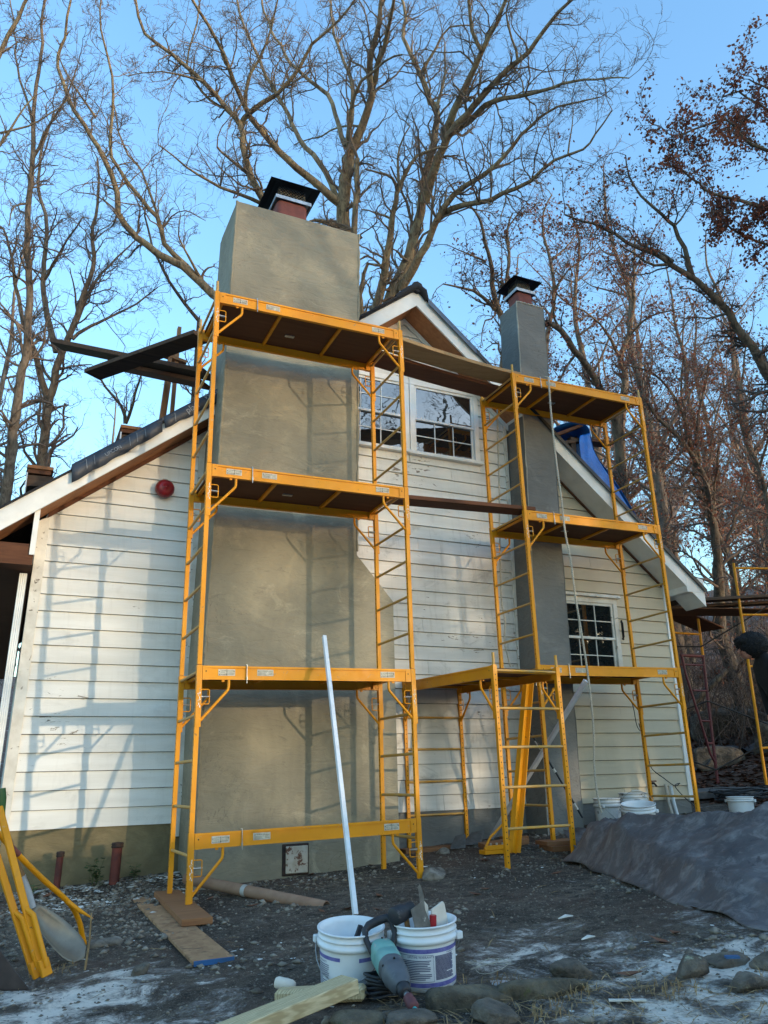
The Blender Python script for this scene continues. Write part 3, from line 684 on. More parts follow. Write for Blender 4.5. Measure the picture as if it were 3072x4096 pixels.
# upper stack is deeper than the wall gap: it passes the roof
m = MB(); m.hexa([(CX(1.720, 4.7), 8.56, 4.7), (CX(3.30, 4.7), 8.56, 4.7), (CX(3.30, 4.7), 8.66, 4.7), (CX(1.720, 4.7), 8.66, 4.7), (CX(1.720, 7.65), 8.56, 7.65), (CX(3.30, 7.65), 8.56, 7.65), (CX(3.30, 7.65), 8.66, 7.65), (CX(1.720, 7.65), 8.66, 7.65)])
sub(ch, m, 'stack_back', 'stucco_tan')
def flue(chim, cx, cy, z0, w, zt, capw, caph, rim):
    def rrect(w, r, z, n=4):
        o = []
        for sx, sy, a0 in ((1, 1, 0), (-1, 1, 90), (-1, -1, 180), (1, -1, 270)):
            for q in range(n+1):
                a = math.radians(a0+90*q/n); o.append((cx+sx*(w/2-r)+r*math.cos(a), cy+sy*(w/2-r)+r*math.sin(a), z))
        return o
    m = MB(); A = rrect(w, w*0.16, z0); B = rrect(w, w*0.16, zt); n = len(A)
    m.add(A+B, [(q, (q+1) % n, n+(q+1) % n, n+q) for q in range(n)], True); m.add(B, [tuple(range(n))]); sub(chim, m, 'flue_liner', 'flue_clay')
    # base collar of the cap
    cw = rim; m = MB(); h = 0.05
    for (a, b_) in (((-cw/2, -cw/2), (cw/2, -cw/2+0.006)), ((-cw/2, cw/2-0.006), (cw/2, cw/2)), ((-cw/2, -cw/2+0.006), (-cw/2+0.006, cw/2-0.006)), ((cw/2-0.006, -cw/2+0.006), (cw/2, cw/2-0.006))):
        m.box((cx+a[0], cy+a[1], zt+0.002), (cx+b_[0], cy+b_[1], zt+h))
    m.box((cx-cw/2+0.006, cy-cw/2+0.006, zt+h-0.012), (cx+cw/2-0.006, cy+cw/2-0.006, zt+h-0.004)); sub(chim, m, 'cap_base', 'steel')
    # diamond mesh
    mw = w*0.86; m = MB(); zt1 = zt+h; n = 8; hh = caph-h
    for s in range(4):
        R = Matrix.Rotation(s*math.pi/2, 3, 'Z')
        for q in range(-3, n):
            for sg in (0, 1):
                u0 = q/n; u1 = u0+hh/mw*1.0
                a0, b0 = max(0, u0), min(1, u1)
                if b0 <= a0: continue
                za = zt1+(a0-u0)/(u1-u0)*hh; zb = zt1+(b0-u0)/(u1-u0)*hh
                xa, xb = (a0-0.5)*mw, (b0-0.5)*mw
                if sg: xa, xb = -xa, -xb
                m.tube([Vector((cx, cy, 0))+R @ Vector((xa, -mw/2-0.002*sg, za)), Vector((cx, cy, 0))+R @ Vector((xb, -mw/2-0.002*sg, zb))], 0.0028, 4, caps=False)
    sub(chim, m, 'spark_mesh', 'cap_mesh', kind='stuff')
    m = MB(); m.box((cx-mw*0.42, cy-mw*0.42, zt1), (cx+mw*0.42, cy+mw*0.42, zt+caph)); sub(chim, m, 'cap_dark_fill', 'dark_hole')  # solid black box standing in for the shade inside the cap
    # lid: shallow hipped tray
    m = MB(); L = capw/2; z2 = zt+caph
    O = [(cx-L, cy-L, z2-0.045), (cx+L, cy-L, z2-0.045), (cx+L, cy+L, z2-0.045), (cx-L, cy+L, z2-0.045)]
    I = [(cx-L*0.72, cy-L*0.72, z2+0.002), (cx+L*0.72, cy-L*0.72, z2+0.002), (cx+L*0.72, cy+L*0.72, z2+0.002), (cx-L*0.72, cy+L*0.72, z2+0.002)]
    top = (cx, cy, z2+0.05)
    m.add(O+I+[top], [(q, (q+1) % 4, 4+(q+1) % 4, 4+q) for q in range(4)]+[(4+q, 4+(q+1) % 4, 8) for q in range(4)])
    m.add([(x, y, z-0.006) for x, y, z in O+I], [(4+q, 4+(q+1) % 4, (q+1) % 4, q) for q in range(4)]+[(3+4, 2+4, 1+4, 0+4)])
    sub(chim, m, 'cap_lid', 'cap_black')
flue(ch, 2.60, 8.12, 7.60, 0.40, 7.95, 0.66, 0.25, 0.47)
m = MB(); m.box((2.535, YC-0.012, 0.145), (2.80, YC+0.02, 0.425)); sub(ch, m, 'cleanout_frame', 'rust_dark', 0.005)
m = MB(); m.box((2.565, YC-0.03, 0.165), (2.785, YC-0.0125, 0.405)); sub(ch, m, 'cleanout_door', 'rusty_white', 0.006, label='rusty white ash cleanout door')
# ---- slim chimney
def BX(x, z): return x+0.034*(z-3.0)
m = MB(); y0, y1 = 8.15, 8.62
m.add([(BX(5.95, -0.2), y0, -0.2), (BX(6.47, -0.2), y0, -0.2), (BX(6.47, -0.2), y1, -0.2), (BX(5.95, -0.2), y1, -0.2), (BX(5.955, 7.56), y0+0.01, 7.555), (BX(6.435, 7.56), y0+0.01, 7.555), (BX(6.435, 7.56), y1-0.01, 7.555), (BX(5.955, 7.56), y1-0.01, 7.555)],
      [(0, 3, 2, 1), (4, 5, 6, 7), (0, 1, 5, 4), (1, 2, 6, 5), (2, 3, 7, 6), (3, 0, 4, 7)])
ch2 = m.build('chimney', 'stucco_grey', house, 0.012, label='slim grey stuccoed chimney on the right with a small flat cap', seg=2)
flue(ch2, 6.345, 8.385, 7.50, 0.27, 7.80, 0.50, 0.23, 0.34)

def seam(par, a, b, r, seed, mat):
    rr_ = random.Random(seed); n = 60; a, b = Vector(a), Vector(b); pts = []; rs = []
    for q in range(n+1):
        pts.append(a.lerp(b, q/n)+Vector((rr_.gauss(0, 0.0022), rr_.gauss(0, 0.0022), 0))); rs.append(r*(0.55+0.8*rr_.random()))
    sub(par, MB().tube(pts, rs, 6), 'corner_bead', mat)
stucco('stucco_bead', S(168, 164, 152), S(150, 146, 136), S(176, 170, 156), 0.3)
seam(ch2, (BX(5.952, 0.0), 8.152, 0.0), (BX(5.957, 7.55), 8.162, 7.55), 0.010, 1, 'stucco_bead'); seam(ch2, (BX(6.468, 0.0), 8.152, 0.0), (BX(6.433, 7.55), 8.162, 7.55), 0.008, 2, 'stucco_grey')
seam(ch2, (BX(5.957, 7.55), 8.162, 7.552), (BX(6.433, 7.55), 8.162, 7.552), 0.014, 3, 'stucco_bead')
seam(ch, (1.714, 7.802, 0.0), (1.714, 7.802, 2.2), 0.012, 4, 'stucco_tan'); seam(ch, (1.714, 7.802, 2.2), (CX(1.714, 7.65), 7.802, 7.65), 0.014, 5, 'stucco_tan'); seam(ch, (CX(3.328, 3.4), 7.803, 3.4), (CX(3.313, 7.65), 7.803, 7.65), 0.014, 6, 'stucco_tan')
# things fixed to the house front
bell = empty('alarm_bell', (1.32, YW-0.03, 4.12), 'dark red round alarm bell on the siding under the left rake', 'alarm bell')
AX = Matrix.Rotation(math.pi/2, 3, 'X')
bl = (1.34, YW-0.03, 4.12)
MB().lathe([(0.0, 0.125), (0.012, 0.125), (0.014, 0.118), (0.055, 0.115), (0.085, 0.10), (0.102, 0.07), (0.106, 0.045), (0.104, 0.03), (0.0, 0.03)], 32, bl, AX).build('gong', 'bell_red', bell)
MB().lathe([(0.0, 0.03), (0.06, 0.03), (0.066, 0.0), (0.0, 0.0)], 24, bl, AX).build('back_box', 'bell_red', bell)
MB().box((bl[0]-0.025, YW-0.06, 4.215), (bl[0]+0.03, YW-0.026, 4.245)).build('conduit_stub', 'pvc_grey', bell, 0.004)
ds = MB(); prof = [(-0.036, 0.0)]
for q in range(4):
    a = -0.036+q*0.018; prof += [(a+0.003, -0.05), (a+0.009, -0.05), (a+0.0105, -0.044), (a+0.0165, -0.044)]
prof += [(0.036, -0.05), (0.038, 0.0)]
poly = [(x, y, 0.0) for x, y in prof]
def dsp(z): return [(shx(0.0, z)+x-0.005, YW-0.03+y, z) for x, y in prof]
A = dsp(0.3); B = dsp(3.04); n = len(A)
ds.add(A+B, [(q, (q+1) % n, n+(q+1) % n, n+q) for q in range(n)]); ds.add(B, [tuple(range(n))])
ds.build('downspout', 'white_vinyl', label='white ribbed downspout on the left corner of the house', cat='downspout')
# ------------------------------------------------------------------ scaffold towers
HF = 1.836; PT = 0.038
MESH = {}
def cached(key, fn):
    if key not in MESH: MESH[key] = fn()
    return MESH[key]
def post_mesh(): return MB().box((-PT/2, -PT/2, 0), (PT/2, PT/2, HF-0.004)).mesh('post')
def hole_mesh():
    m = MB()
    for q in range(34):
        z = 0.06+q*0.0508
        if z > HF-0.05: break
        for sg in (-1, 1):
            n = 6; c = sg*(PT/2+0.0006); r = 0.0062
            vs = [(c, r*math.cos(2*math.pi*a/n), z+r*math.sin(2*math.pi*a/n)) for a in range(n)]
            m.add(vs, [tuple(range(n)) if sg > 0 else tuple(range(n-1, -1, -1))])
    return m.mesh('pin_holes')  # flat dark discs painting the shade inside the holes
def rung_mesh(W): return MB().tube([(0, PT/2-0.002, 0), (0, W-PT/2+0.002, 0)], 0.0135, 8).mesh('rung')
def rail_mesh(L):
    m = MB(); a, b = 0.026, L-0.026; h = 0.115
    m.box((a+0.03, -0.014, -h+0.006), (b-0.03, -0.008, -0.018))       # web
    m.box((a+0.03, -0.022, -0.018), (b-0.03, 0.020, 0.0))             # top flange
    m.box((a+0.03, -0.018, -h), (b-0.03, 0.016, -h+0.006))            # bottom flange
    m.box((a, -0.021, -h-0.002), (a+0.055, 0.018, 0.001)); m.box((b-0.055, -0.021, -h-0.002), (b, 0.018, 0.001))
    for c in (a+0.18, b-0.18): m.box((c-0.012, -0.006, -h-0.016), (c+0.012, 0.006, -h))
    return m.mesh('side_rail')
def sleeve_mesh():
    m = MB(); w = PT/2+0.0035
    m.box((-w, -w, -0.50), (w, w, 0.003)); return m.mesh('sleeve')
def brace_mesh(sg):
    return MB().tube([(sg*0.255, 0, -0.113), (sg*0.255, 0, -0.17), (sg*0.25, 0, -0.195), (sg*0.235, 0, -0.215), (sg*0.02, 0, -0.45)], 0.0125, 8).mesh('brace')
def handle_mesh(sg):
    m = MB(); a, b, z0, z1 = sg*0.018, sg*0.092, -0.195, -0.315
    m.tube([(a, 0, z0), (b-sg*0.008, 0, z0), (b, 0, z0-0.008), (b, 0, z1+0.008), (b-sg*0.008, 0, z1), (a, 0, z1)], 0.0052, 6)
    return m.mesh('pin_handle')
def bolt_mesh(sg):
    m = MB(); z = -0.255
    m.tube([(sg*0.02, 0, z), (sg*0.10, 0, z)], 0.004, 6)
    for q in range(6): m.tube([(sg*(0.04+q*0.008), 0, z), (sg*(0.044+q*0.008), 0, z)], 0.009, 8)
    m.tube([(sg*0.022, 0, z), (sg*0.034, 0, z)], 0.013, 6)
    return m.mesh('pin_bolt')
def sticker_mesh(): return MB().box((0, -0.0026, 0), (0.145, -0.0006, 0.055)).mesh('sticker')
def sticker_ink():
    m = MB()
    me1 = textmesh('LOCKED', 0.014); me2 = textmesh('UNLOCKED', 0.013); me3 = textmesh('WARNING', 0.012)
    for me, dx, dz in ((me1, 0.022, 0.036), (me2, 0.078, 0.036), (me3, 0.02, 0.005)):
        m.add([(v.co.x*0.9+dx, -0.0034, v.co.y+dz) for v in me.vertices], [tuple(p.vertices) for p in me.polygons])
    bx = lambda x0, z0, x1, z1: m.add([(x0, -0.0034, z0), (x1, -0.0034, z0), (x1, -0.0034, z1), (x0, -0.0034, z1)], [(0, 1, 2, 3)])
    bx(0.0715, 0.006, 0.0755, 0.05); m.add([(0.067, -0.0034, 0.014), (0.0735, -0.0034, 0.002), (0.080, -0.0034, 0.014)], [(0, 1, 2)])
    m.add([(0.004, -0.0034, 0.034), (0.013, -0.0034, 0.040), (0.013, -0.0034, 0.028)], [(0, 2, 1)])
    m.add([(0.141, -0.0034, 0.034), (0.132, -0.0034, 0.040), (0.132, -0.0034, 0.028)], [(0, 1, 2)])
    bx(0.085, 0.010, 0.135, 0.012); bx(0.085, 0.016, 0.135, 0.018); bx(0.003, 0.0205, 0.142, 0.0213); bx(0.02, 0.027, 0.06, 0.0285); bx(0.085, 0.027, 0.125, 0.0285)
    m.add([(0.006, -0.0034, 0.005), (0.016, -0.0034, 0.005), (0.011, -0.0034, 0.015)], [(0, 1, 2)])
    return m.mesh('sticker_print')
def warn_ink():
    m = MB(); me = textmesh('WARNING', 0.015)
    m.add([(v.co.x+0.024, -0.0034, v.co.y+0.036) for v in me.vertices], [tuple(p.vertices) for p in me.polygons])
    m.add([(0.008, -0.0034, 0.036), (0.020, -0.0034, 0.036), (0.014, -0.0034, 0.048)], [(0, 1, 2)])
    for q in range(4): m.add([(0.006, -0.0034, 0.006+q*0.007), (0.085-0.006*(q % 3), -0.0034, 0.006+q*0.007), (0.085-0.006*(q % 3), -0.0034, 0.008+q*0.007), (0.006, -0.0034, 0.008+q*0.007)], [(0, 1, 2, 3)])
    for q in range(3): m.add([(0.10, -0.0034, 0.012+q*0.012), (0.138, -0.0034, 0.010+q*0.013), (0.138, -0.0034, 0.0125+q*0.013), (0.10, -0.0034, 0.0145+q*0.012)], [(0, 1, 2, 3)])
    return m.mesh('sticker_print')
def clamp_mesh():
    m = MB(); m.tube([(0, -0.028, 0.012), (0, -0.030, -0.145)], 0.0045, 6); m.tube([(0, 0.02, 0.008), (0, -0.026, 0.012)], 0.006, 6)
    m.tube([(0, -0.030, -0.09), (0, -0.030, -0.118)], 0.0075, 6); return m.mesh('hook_bolt')
def scrape_mesh():
    m = MB(); w = PT/2+0.0042; r = random.Random(3)
    for q in range(26):
        z = -0.19-r.random()*0.16; x = -w*0.5+r.random()*w*0.9; s = 0.003+r.random()*0.005
        m.add([(x, -w, z), (x+s, -w, z-s*0.3), (x+s*0.8, -w, z+s*1.6), (x-s*0.2, -w, z+s)], [(0, 1, 2, 3)])
    return m.mesh('paint_scrape')

def tower(name, label, group, loc, rz, L, W, nlev, tilt, decks, extra=(), toppins=True, scr=True):
    root = empty(name, loc, label, 'scaffold', group)
    root.rotation_euler = (0, 0, rz)
    def ob(nm, me, mat, pos, par=root, rot=None, kind=None):
        if par is root: pos = (pos[0], pos[1], pos[2]+tilt*pos[0])
        o = linkmesh(nm, me, mat, par, pos, local=True)
        if rot: o.rotation_euler = rot
        if kind: o['kind'] = kind
        return o
    for k in range(nlev):
        for x in (0, L):
            for y in (0, W):
                p = ob('post', cached('post', post_mesh), 'yellow_paint', (x, y, k*HF))
                ob('pin_holes', cached('holes', hole_mesh), 'dark_hole', (0, 0, 0), p, kind='stuff')
            for q in range(5):
                ob('rung', cached('rung%.3f' % W, lambda: rung_mesh(W)), 'worn_rung' if (q+k) % 2 == 0 and x == 0 else 'yellow_paint', (x, 0, k*HF+0.34+q*0.36))
    if toppins:
        for x in (0, L):
            for y in (0, W):
                ob('coupling_pin', cached('pin', lambda: MB().tube([(0, 0, -0.005), (0, 0, 0.115)], 0.0145, 10).mesh('coupling_pin')), 'worn_rung', (x, y, nlev*HF))
    def rail(z, y, flip):
        rot = (0, tilt, math.pi) if flip else (0, -tilt, 0)
        x0 = L if flip else 0
        r = ob('side_rail', cached('rail%.3f' % L, lambda: rail_mesh(L)), 'yellow_paint', (x0, y, z), root, rot)
        for xx, sg in ((0, 1), (L, -1)):
            s = ob('sleeve', cached('sleeve', sleeve_mesh), 'yellow_paint', (xx, 0, 0), r)
            ob('brace', cached('brace%d' % sg, lambda: brace_mesh(sg)), 'yellow_paint', (xx, 0, 0), r)
            ob('pin_handle', cached('handle%d' % sg, lambda: handle_mesh(sg)), 'yellow_paint', (xx, 0, 0), r)
            ob('pin_bolt', cached('bolt%d' % sg, lambda: bolt_mesh(sg)), 'steel', (xx, 0, 0), r)
            if scr and not flip: ob('paint_scrape', cached('scrape', scrape_mesh), 'white_scrape', (xx, 0, 0), r, kind='stuff')
            hm = cached('endhole', lambda: MB().tube([(0, -0.0216, 0), (0, -0.0206, 0)], 0.006, 8).mesh('end_hole'))
            ob('end_hole', hm, 'dark_hole', (xx+sg*0.055, 0, -0.045), r)
        if not flip:
            for xx in (0.16, L-0.34):
                ob('sticker', cached('sticker', sticker_mesh), 'sticker_white', (xx, -0.0145, -0.082), r)
                ob('sticker_print', cached('stickerink', sticker_ink), 'ink_black', (xx, -0.0145, -0.082), r)
            if random.random() < 0.7:
                ob('sticker', cached('sticker', sticker_mesh), 'sticker_white', (0.50, -0.0145, -0.080), r)
                ob('sticker_print', cached('warnink', warn_ink), 'ink_black', (0.50, -0.0145, -0.080), r)
            ob('hook_bolt', cached('clamp', clamp_mesh), 'steel', (0.405, 0, 0), r)
        return r
    for k in decks:
        z = k*HF-0.012
        rail(z, 0, False); rail(z, W, True)
        d = ob('deck_panel', cached('deck%.3f' % L, lambda: MB().box((0.04, 0.024, -0.036), (L-0.04, W-0.024, -0.018)).mesh('deck_panel')), 'plywood', (0, 0, z), root, (0, -tilt, 0))
        for xx in (0.055, L/3, 2*L/3, L-0.085):
            ob('deck_rib', cached('rib%.3f' % W, lambda: MB().box((0, 0.022, -0.062), (0.03, W-0.022, -0.0365)).mesh('deck_rib')), 'yellow_paint' if xx in (0.055, L-0.085) else 'plywood', (xx, 0, 0), d)
        if k > 1: ob('latch_plate', cached('latch', lambda: MB().box((-0.05, -0.02, -0.0475), (0.05, 0.02, -0.0365)).mesh('latch_plate')), 'steel', (L*0.45, W*0.62, 0), d)
    for z in extra: rail(z, 0, False)
    return root
tower('scaffold_tower', 'three deck yellow scaffold tower in front of the big tan chimney', 'yellow scaffold towers', (1.446, 6.767, 0.113), 0.0, 2.017, 0.75, 3, 0.015, (1, 2, 3), (0.505,))
tower('scaffold_tower', 'three deck yellow scaffold tower in front of the slim grey chimney', 'yellow scaffold towers', (5.374, 7.395, 0.332), -0.011, 2.06, 0.75, 3, 0.013, (1, 2, 3))
tower('scaffold_tower', 'low single deck yellow scaffold standing end on between the two tall towers', 'yellow scaffold towers', (5.02, 6.60, 0.185), math.pi/2+0.004, 1.96, 0.75, 1, 0.03, (1,), scr=False)

# loose rail stood on end inside the low scaffold, with its end plate
sr = empty('loose_side_rail', (4.83, 7.25, 0.24), 'loose yellow side rail stood upright inside the low scaffold', 'scaffold rail')
m = MB(); m.bar((4.80, 7.28, 0.25), (5.24, 7.42, 1.97), 0.075, 0.012, (0.4, -0.9, 0)); m.bar((4.84, 7.266, 0.25), (5.28, 7.406, 1.97), 0.014, 0.05, (0.4, -0.9, 0)); m.bar((4.762, 7.296, 0.25), (5.202, 7.436, 1.97), 0.014, 0.04, (0.4, -0.9, 0))
m.build('rail_web', 'yellow_paint', sr)
m = MB(); m.box((4.50, 7.34, 0.245), (4.83, 7.46, 0.285)); m.box((4.50, 7.335, 0.285), (4.83, 7.345, 0.33)); m.build('end_plate', 'yellow_paint', sr, 0.003)
m = MB(); m.tube([(4.53, 7.40, 0.29), (4.62, 7.42, 0.40), (4.80, 7.36, 0.56)], 0.0125, 8); m.build('brace', 'yellow_paint', sr)
m = MB()
for q in range(3): m.tube([(4.60+q*0.07, 7.39, 0.285), (4.60+q*0.07, 7.39, 0.345)], 0.011, 8)
m.build('pin_bolt', 'steel', sr)

# ------------------------------------------------------------------ planks and boards
def plank(name, a, b, w, t, mat, label, cat='plank', group=None, up=(0, 0, 1), bow=0.0, bevel=0.003):
    a, b = Vector(a), Vector(b); e = empty(name, a, label, cat, group) if False else None
    m = MB(); n = 6; tt = (b-a).normalized(); sd = tt.cross(Vector(up)).normalized(); u = sd.cross(tt)
    vs = []
    for q in range(n+1):
        c = a+(b-a)*q/n+Vector((0, 0, -bow*4*(q/n)*(1-q/n)))
        vs += [c-sd*w/2-u*t/2, c+sd*w/2-u*t/2, c+sd*w/2+u*t/2, c-sd*w/2+u*t/2]
    fs = [(0, 1, 2, 3), tuple(reversed([4*n, 4*n+1, 4*n+2, 4*n+3]))]
    for q in range(n):
        for r in range(4): fs.append((4*q+r, 4*q+4+r, 4*q+4+(r+1) % 4, 4*q+(r+1) % 4))
    m.add(vs, fs); return m.build(name, mat, None, bevel, label, cat, group)
GP = 'planks bridging the scaffold towers'
plank('plank', (3.34, 7.08, 5.700), (5.50, 7.58, 5.875), 0.30, 0.045, 'new_plank', 'pale wide plank bridging the top decks of both tall towers', group=GP, bow=0.03)
plank('plank', (3.30, 7.39, 5.655), (5.46, 7.90, 5.815), 0.30, 0.042, 'brown_plank', 'dark brown plank just behind the pale one between the top decks', group=GP, bow=0.02)
plank('plank', (3.30, 7.32, 3.875), (5.55, 7.54, 4.045), 0.24, 0.045, 'brown_plank', 'brown plank bridging the middle decks of both tall towers', group=GP)
GL = 'staging planks left of the big chimney'
plank('plank', (0.075, 9.75, 6.35), (1.70, 8.2, 5.46), 0.24, 0.055, 'dark_plank', 'longest dark staging plank jutting out left over the roof', group=GL)
plank('plank', (0.50, 9.15, 5.70), (1.50, 7.72, 5.66), 0.24, 0.05, 'dark_plank', 'dark plank rising from the roof staging to the top scaffold deck', group=GL)
plank('plank', (0.74, 9.35, 5.98), (1.69, 8.35, 5.41), 0.22, 0.05, 'brown_plank', 'shorter brown plank under the longest staging plank', group=GL)
GS = 'wooden props on the left roof'
def stud(a, b, w, d, label): 
    o = MB().bar(a, b, w, d, (0, 1, 0)).build('roof_prop', 'stud', None, 0.003, label, 'wooden prop', GS); return o
stud((1.300, 9.0, 4.88), (1.375, 9.0, 6.02), 0.045, 0.09, 'leftmost slanting wooden prop standing on the left roof')
stud((1.36, 9.25, 4.95), (1.45, 9.25, 6.27), 0.045, 0.09, 'middle wooden prop standing on the left roof')
stud((1.46, 9.15, 5.0), (1.49, 9.15, 6.58), 0.045, 0.07, 'tallest rightmost wooden prop standing on the left roof')
m = MB(); m.bar((1.30, 9.12, 6.13), (1.60, 9.12, 6.07), 0.09, 0.04); m.build('roof_prop', 'stud', None, 0.003, 'short wooden crosspiece tying the roof props together', 'wooden prop', GS)
# roof jacks with stacked boards
def jack(x, y, z, w, label):
    e = empty('roof_bracket', (x, y, z), label, 'roof bracket', 'roof brackets with boards')
    MB().box((x, y, z+0.26), (x+w, y+0.9, z+0.30)).build('board', 'red_board', e, 0.004)
    MB().box((x+0.01, y+0.02, z+0.21), (x+w-0.02, y+0.9, z+0.258)).build('board', 'brown_plank', e, 0.004)
    MB().hexa([(x+0.02, y+0.04, z+0.06), (x+w, y+0.04, z+0.10), (x+w, y+0.8, z+0.10), (x+0.02, y+0.8, z+0.06), (x+0.02, y+0.04, z+0.19), (x+w, y+0.04, z+0.20), (x+w, y+0.8, z+0.20), (x+0.02, y+0.8, z+0.19)]).build('board', 'dark_plank', e)
    m = MB(); m.bar((x+0.01, y+0.03, z-0.08), (x+0.01, y+0.03, z+0.21), 0.012, 0.04, (0, 1, 0)); m.bar((x+0.01, y+0.03, z-0.08), (x+w, y+0.03, z+0.08), 0.012, 0.04, (0, 1, 0)); m.build('bracket_arm', 'pale_metal', e)
jack(-0.08, 8.85, 4.04, 0.27, 'roof bracket with stacked boards near the left eave')
jack(0.86, 8.95, 4.72, 0.30, 'roof bracket with dark boards below the wooden props')
# blue tarpaulin edge by the props
m = MB(); m.add([(1.26, 9.6, 5.05), (1.62, 9.6, 5.3), (1.6, 9.9, 5.42), (1.22, 9.9, 5.22), (1.2, 9.75, 5.24)], [(0, 1, 2, 3, 4)]); 
o = m.build('tarp_scrap', 'blue_tarp', None, 0, 'scrap of blue tarp behind the wooden props', 'tarp'); o.modifiers.new('s', 'SOLIDIFY').thickness = 0.02

# boards under the left feet of the tall tower
plank('footing_board', (1.30, 8.0, 0.055), (1.225, 4.99, 0.045), 0.235, 0.022, 'osb', 'long particle board strip with a blue end under the scaffold feet', 'board', 'boards under the scaffold feet')
m = MB(); m.box((1.113, 4.972, 0.030), (1.342, 4.986, 0.056), Matrix.Rotation(0.025, 3, 'Z')); o = m.build('blue_end_paint', 'blue_edge'); fb = bpy.data.objects['footing_board']; o.parent = fb
plank('footing_board', (1.46, 7.72, 0.092), (1.375, 6.10, 0.086), 0.215, 0.045, 'red_board', 'reddish timber block carrying the left feet of the tall tower', 'board', 'boards under the scaffold feet')
GB = 'timber pads under the right towers'
plank('timber_pad', (5.22, 7.32, 0.268), (5.75, 7.20, 0.275), 0.36, 0.05, 'red_board', 'lower of two reddish pads under the slim chimney tower', 'board', GB)
plank('timber_pad', (5.22, 7.40, 0.312), (5.70, 7.30, 0.318), 0.30, 0.04, 'red_board', 'upper of two reddish pads under the slim chimney tower', 'board', GB)
plank('timber_pad', (4.72, 7.75, 0.29), (5.16, 7.62, 0.33), 0.34, 0.05, 'red_board', 'tilted reddish board behind the loose yellow rail', 'board', GB)
plank('timber_pad', (4.05, 8.30, 0.235), (4.62, 8.24, 0.245), 0.20, 0.06, 'red_board', 'thick reddish board on the ground by the house wall', 'board', GB)
for (x, y, lb) in ((7.43, 7.37, 'small timber block under the front right foot of the slim chimney tower'), (7.44, 8.12, 'small timber block under the rear right foot of the slim chimney tower'), (5.39, 8.15, 'small timber block under the rear left foot of the slim chimney tower')):
    MB().box((x-0.12, y-0.12, G(x, y)-0.05), (x+0.12, y+0.12, 0.335 if x < 6 else 0.36)).build('timber_pad', 'red_board', None, 0.004, lb, 'board', GB)

# ------------------------------------------------------------------ poles and bars
o = MB().bar((2.398, 5.70, 0.09), (2.555, 6.72, 2.235), 0.034, 0.034, (0, 1, 0)).build('straight_edge', 'pvc_white', None, 0.002, 'long white square pole leaning on the lowest deck of the big tower', 'pole')
o = MB().bar((5.25, 8.42, 0.31), (5.72, 7.02, 1.95), 0.045, 0.045, (0, 1, 0)).build('metal_bar', 'pale_metal', None, 0.003, 'grey square metal bar leaning diagonally through the low scaffold', 'bar')
br = empty('brush_pole', (6.29, 8.0, 0.53), 'thin black pole with paint smears standing in a bucket', 'pole')
MB().tube([(6.24, 7.98, 0.50), (5.96, 8.03, 1.0), (5.655, 8.1, 1.52)], 0.012, 8).build('shaft', 'cable', br)
for a, b in (((5.74, 8.083, 1.37), (5.80, 8.07, 1.27)), ((5.93, 8.037, 1.05), (5.955, 8.031, 1.01)), ((6.15, 7.997, 0.66), (6.19, 7.99, 0.59))):
    MB().tube([a, b], 0.0135, 8).build('paint_smear', 'chip_white', br)

# ------------------------------------------------------------------ buckets
def bucket(x, y, z, r, h, mat, label, full=None, tiltv=None, handle=True, haz=0.0, group='white plastic buckets', hdown=True):
    e = empty('bucket', (x, y, z), label, 'bucket', group)
    if tiltv: e.rotation_euler = tiltv
    def B(m, nm, mt, **k): return m.build(nm, mt, e, local=True, **k)
    rb = r*0.9
    rr = lambda t: rb+(r*0.985-rb)*t
    prof = [(0, 0.004), (rb-0.006, 0.0), (rb, 0.006)]
    for t in (0.2, 0.5, 0.70): prof.append((rr(t), h*t))
    prof += [(rr(0.72), h*0.72), (rr(0.72)+0.012, h*0.722), (rr(0.80)+0.012, h*0.80), (rr(0.81), h*0.81), (rr(0.86), h*0.86), (rr(0.86)+0.008, h*0.863), (rr(0.885)+0.008, h*0.885), (rr(0.89), h*0.89), (rr(0.97), h*0.965),
             (r+0.007, h*0.97), (r+0.008, h*0.995), (r+0.003, h), (r-0.004, h*0.995), (rr(0.9)-0.006, h*0.9), (rb-0.002, 0.02), (0, 0.016)]
    B(MB().lathe(prof, 40), 'pail', mat)
    if full is not None: B(MB().lathe([(0, h*full+0.01), (r*0.5, h*full+0.004), (rr(full)-0.005, h*full)], 28), 'mortar', 'mortar_grey')
    if handle:
        pts = []
        for q in range(13):
            a = math.pi*q/12; 
            if hdown: pts.append(Vector((math.cos(haz)*math.cos(a)*(r+0.014)+math.sin(haz)*math.sin(a)*(r+0.02)*0.9, math.sin(haz)*math.cos(a)*(r+0.014)-math.cos(haz)*math.sin(a)*(r+0.02)*0.9, h*0.76-math.sin(a)*h*0.52)))
            else: pts.append(Vector((math.cos(haz)*math.cos(a)*(r+0.014), math.sin(haz)*math.cos(a)*(r+0.014), h*0.76+math.sin(a)*h*0.7)))
        # push handle outwards so that it clears the pail
        for q in range(1, 12):
            p = pts[q]; rad = math.hypot(p.x, p.y); t = max(0, p.z)/h; need = rr(min(1, t))+0.014
            if hdown and rad < need: s = need/max(rad, 1e-4); p.x *= s; p.y *= s
        B(MB().tube(pts, 0.0028, 6), 'handle', 'wire')
        B(MB().tube([pts[5], pts[6], pts[7]], 0.009, 8), 'grip', 'float_white')
        for p in (pts[0], pts[-1]): B(MB().box((p.x-0.016, p.y-0.014, p.z-0.018), (p.x+0.016, p.y+0.014, p.z+0.016)), 'handle_lug', mat, bevel=0.004)
    return e, rr, B
CAMA = lambda x, y: math.atan2(-y, -x)       # azimuth from a thing towards the photographer
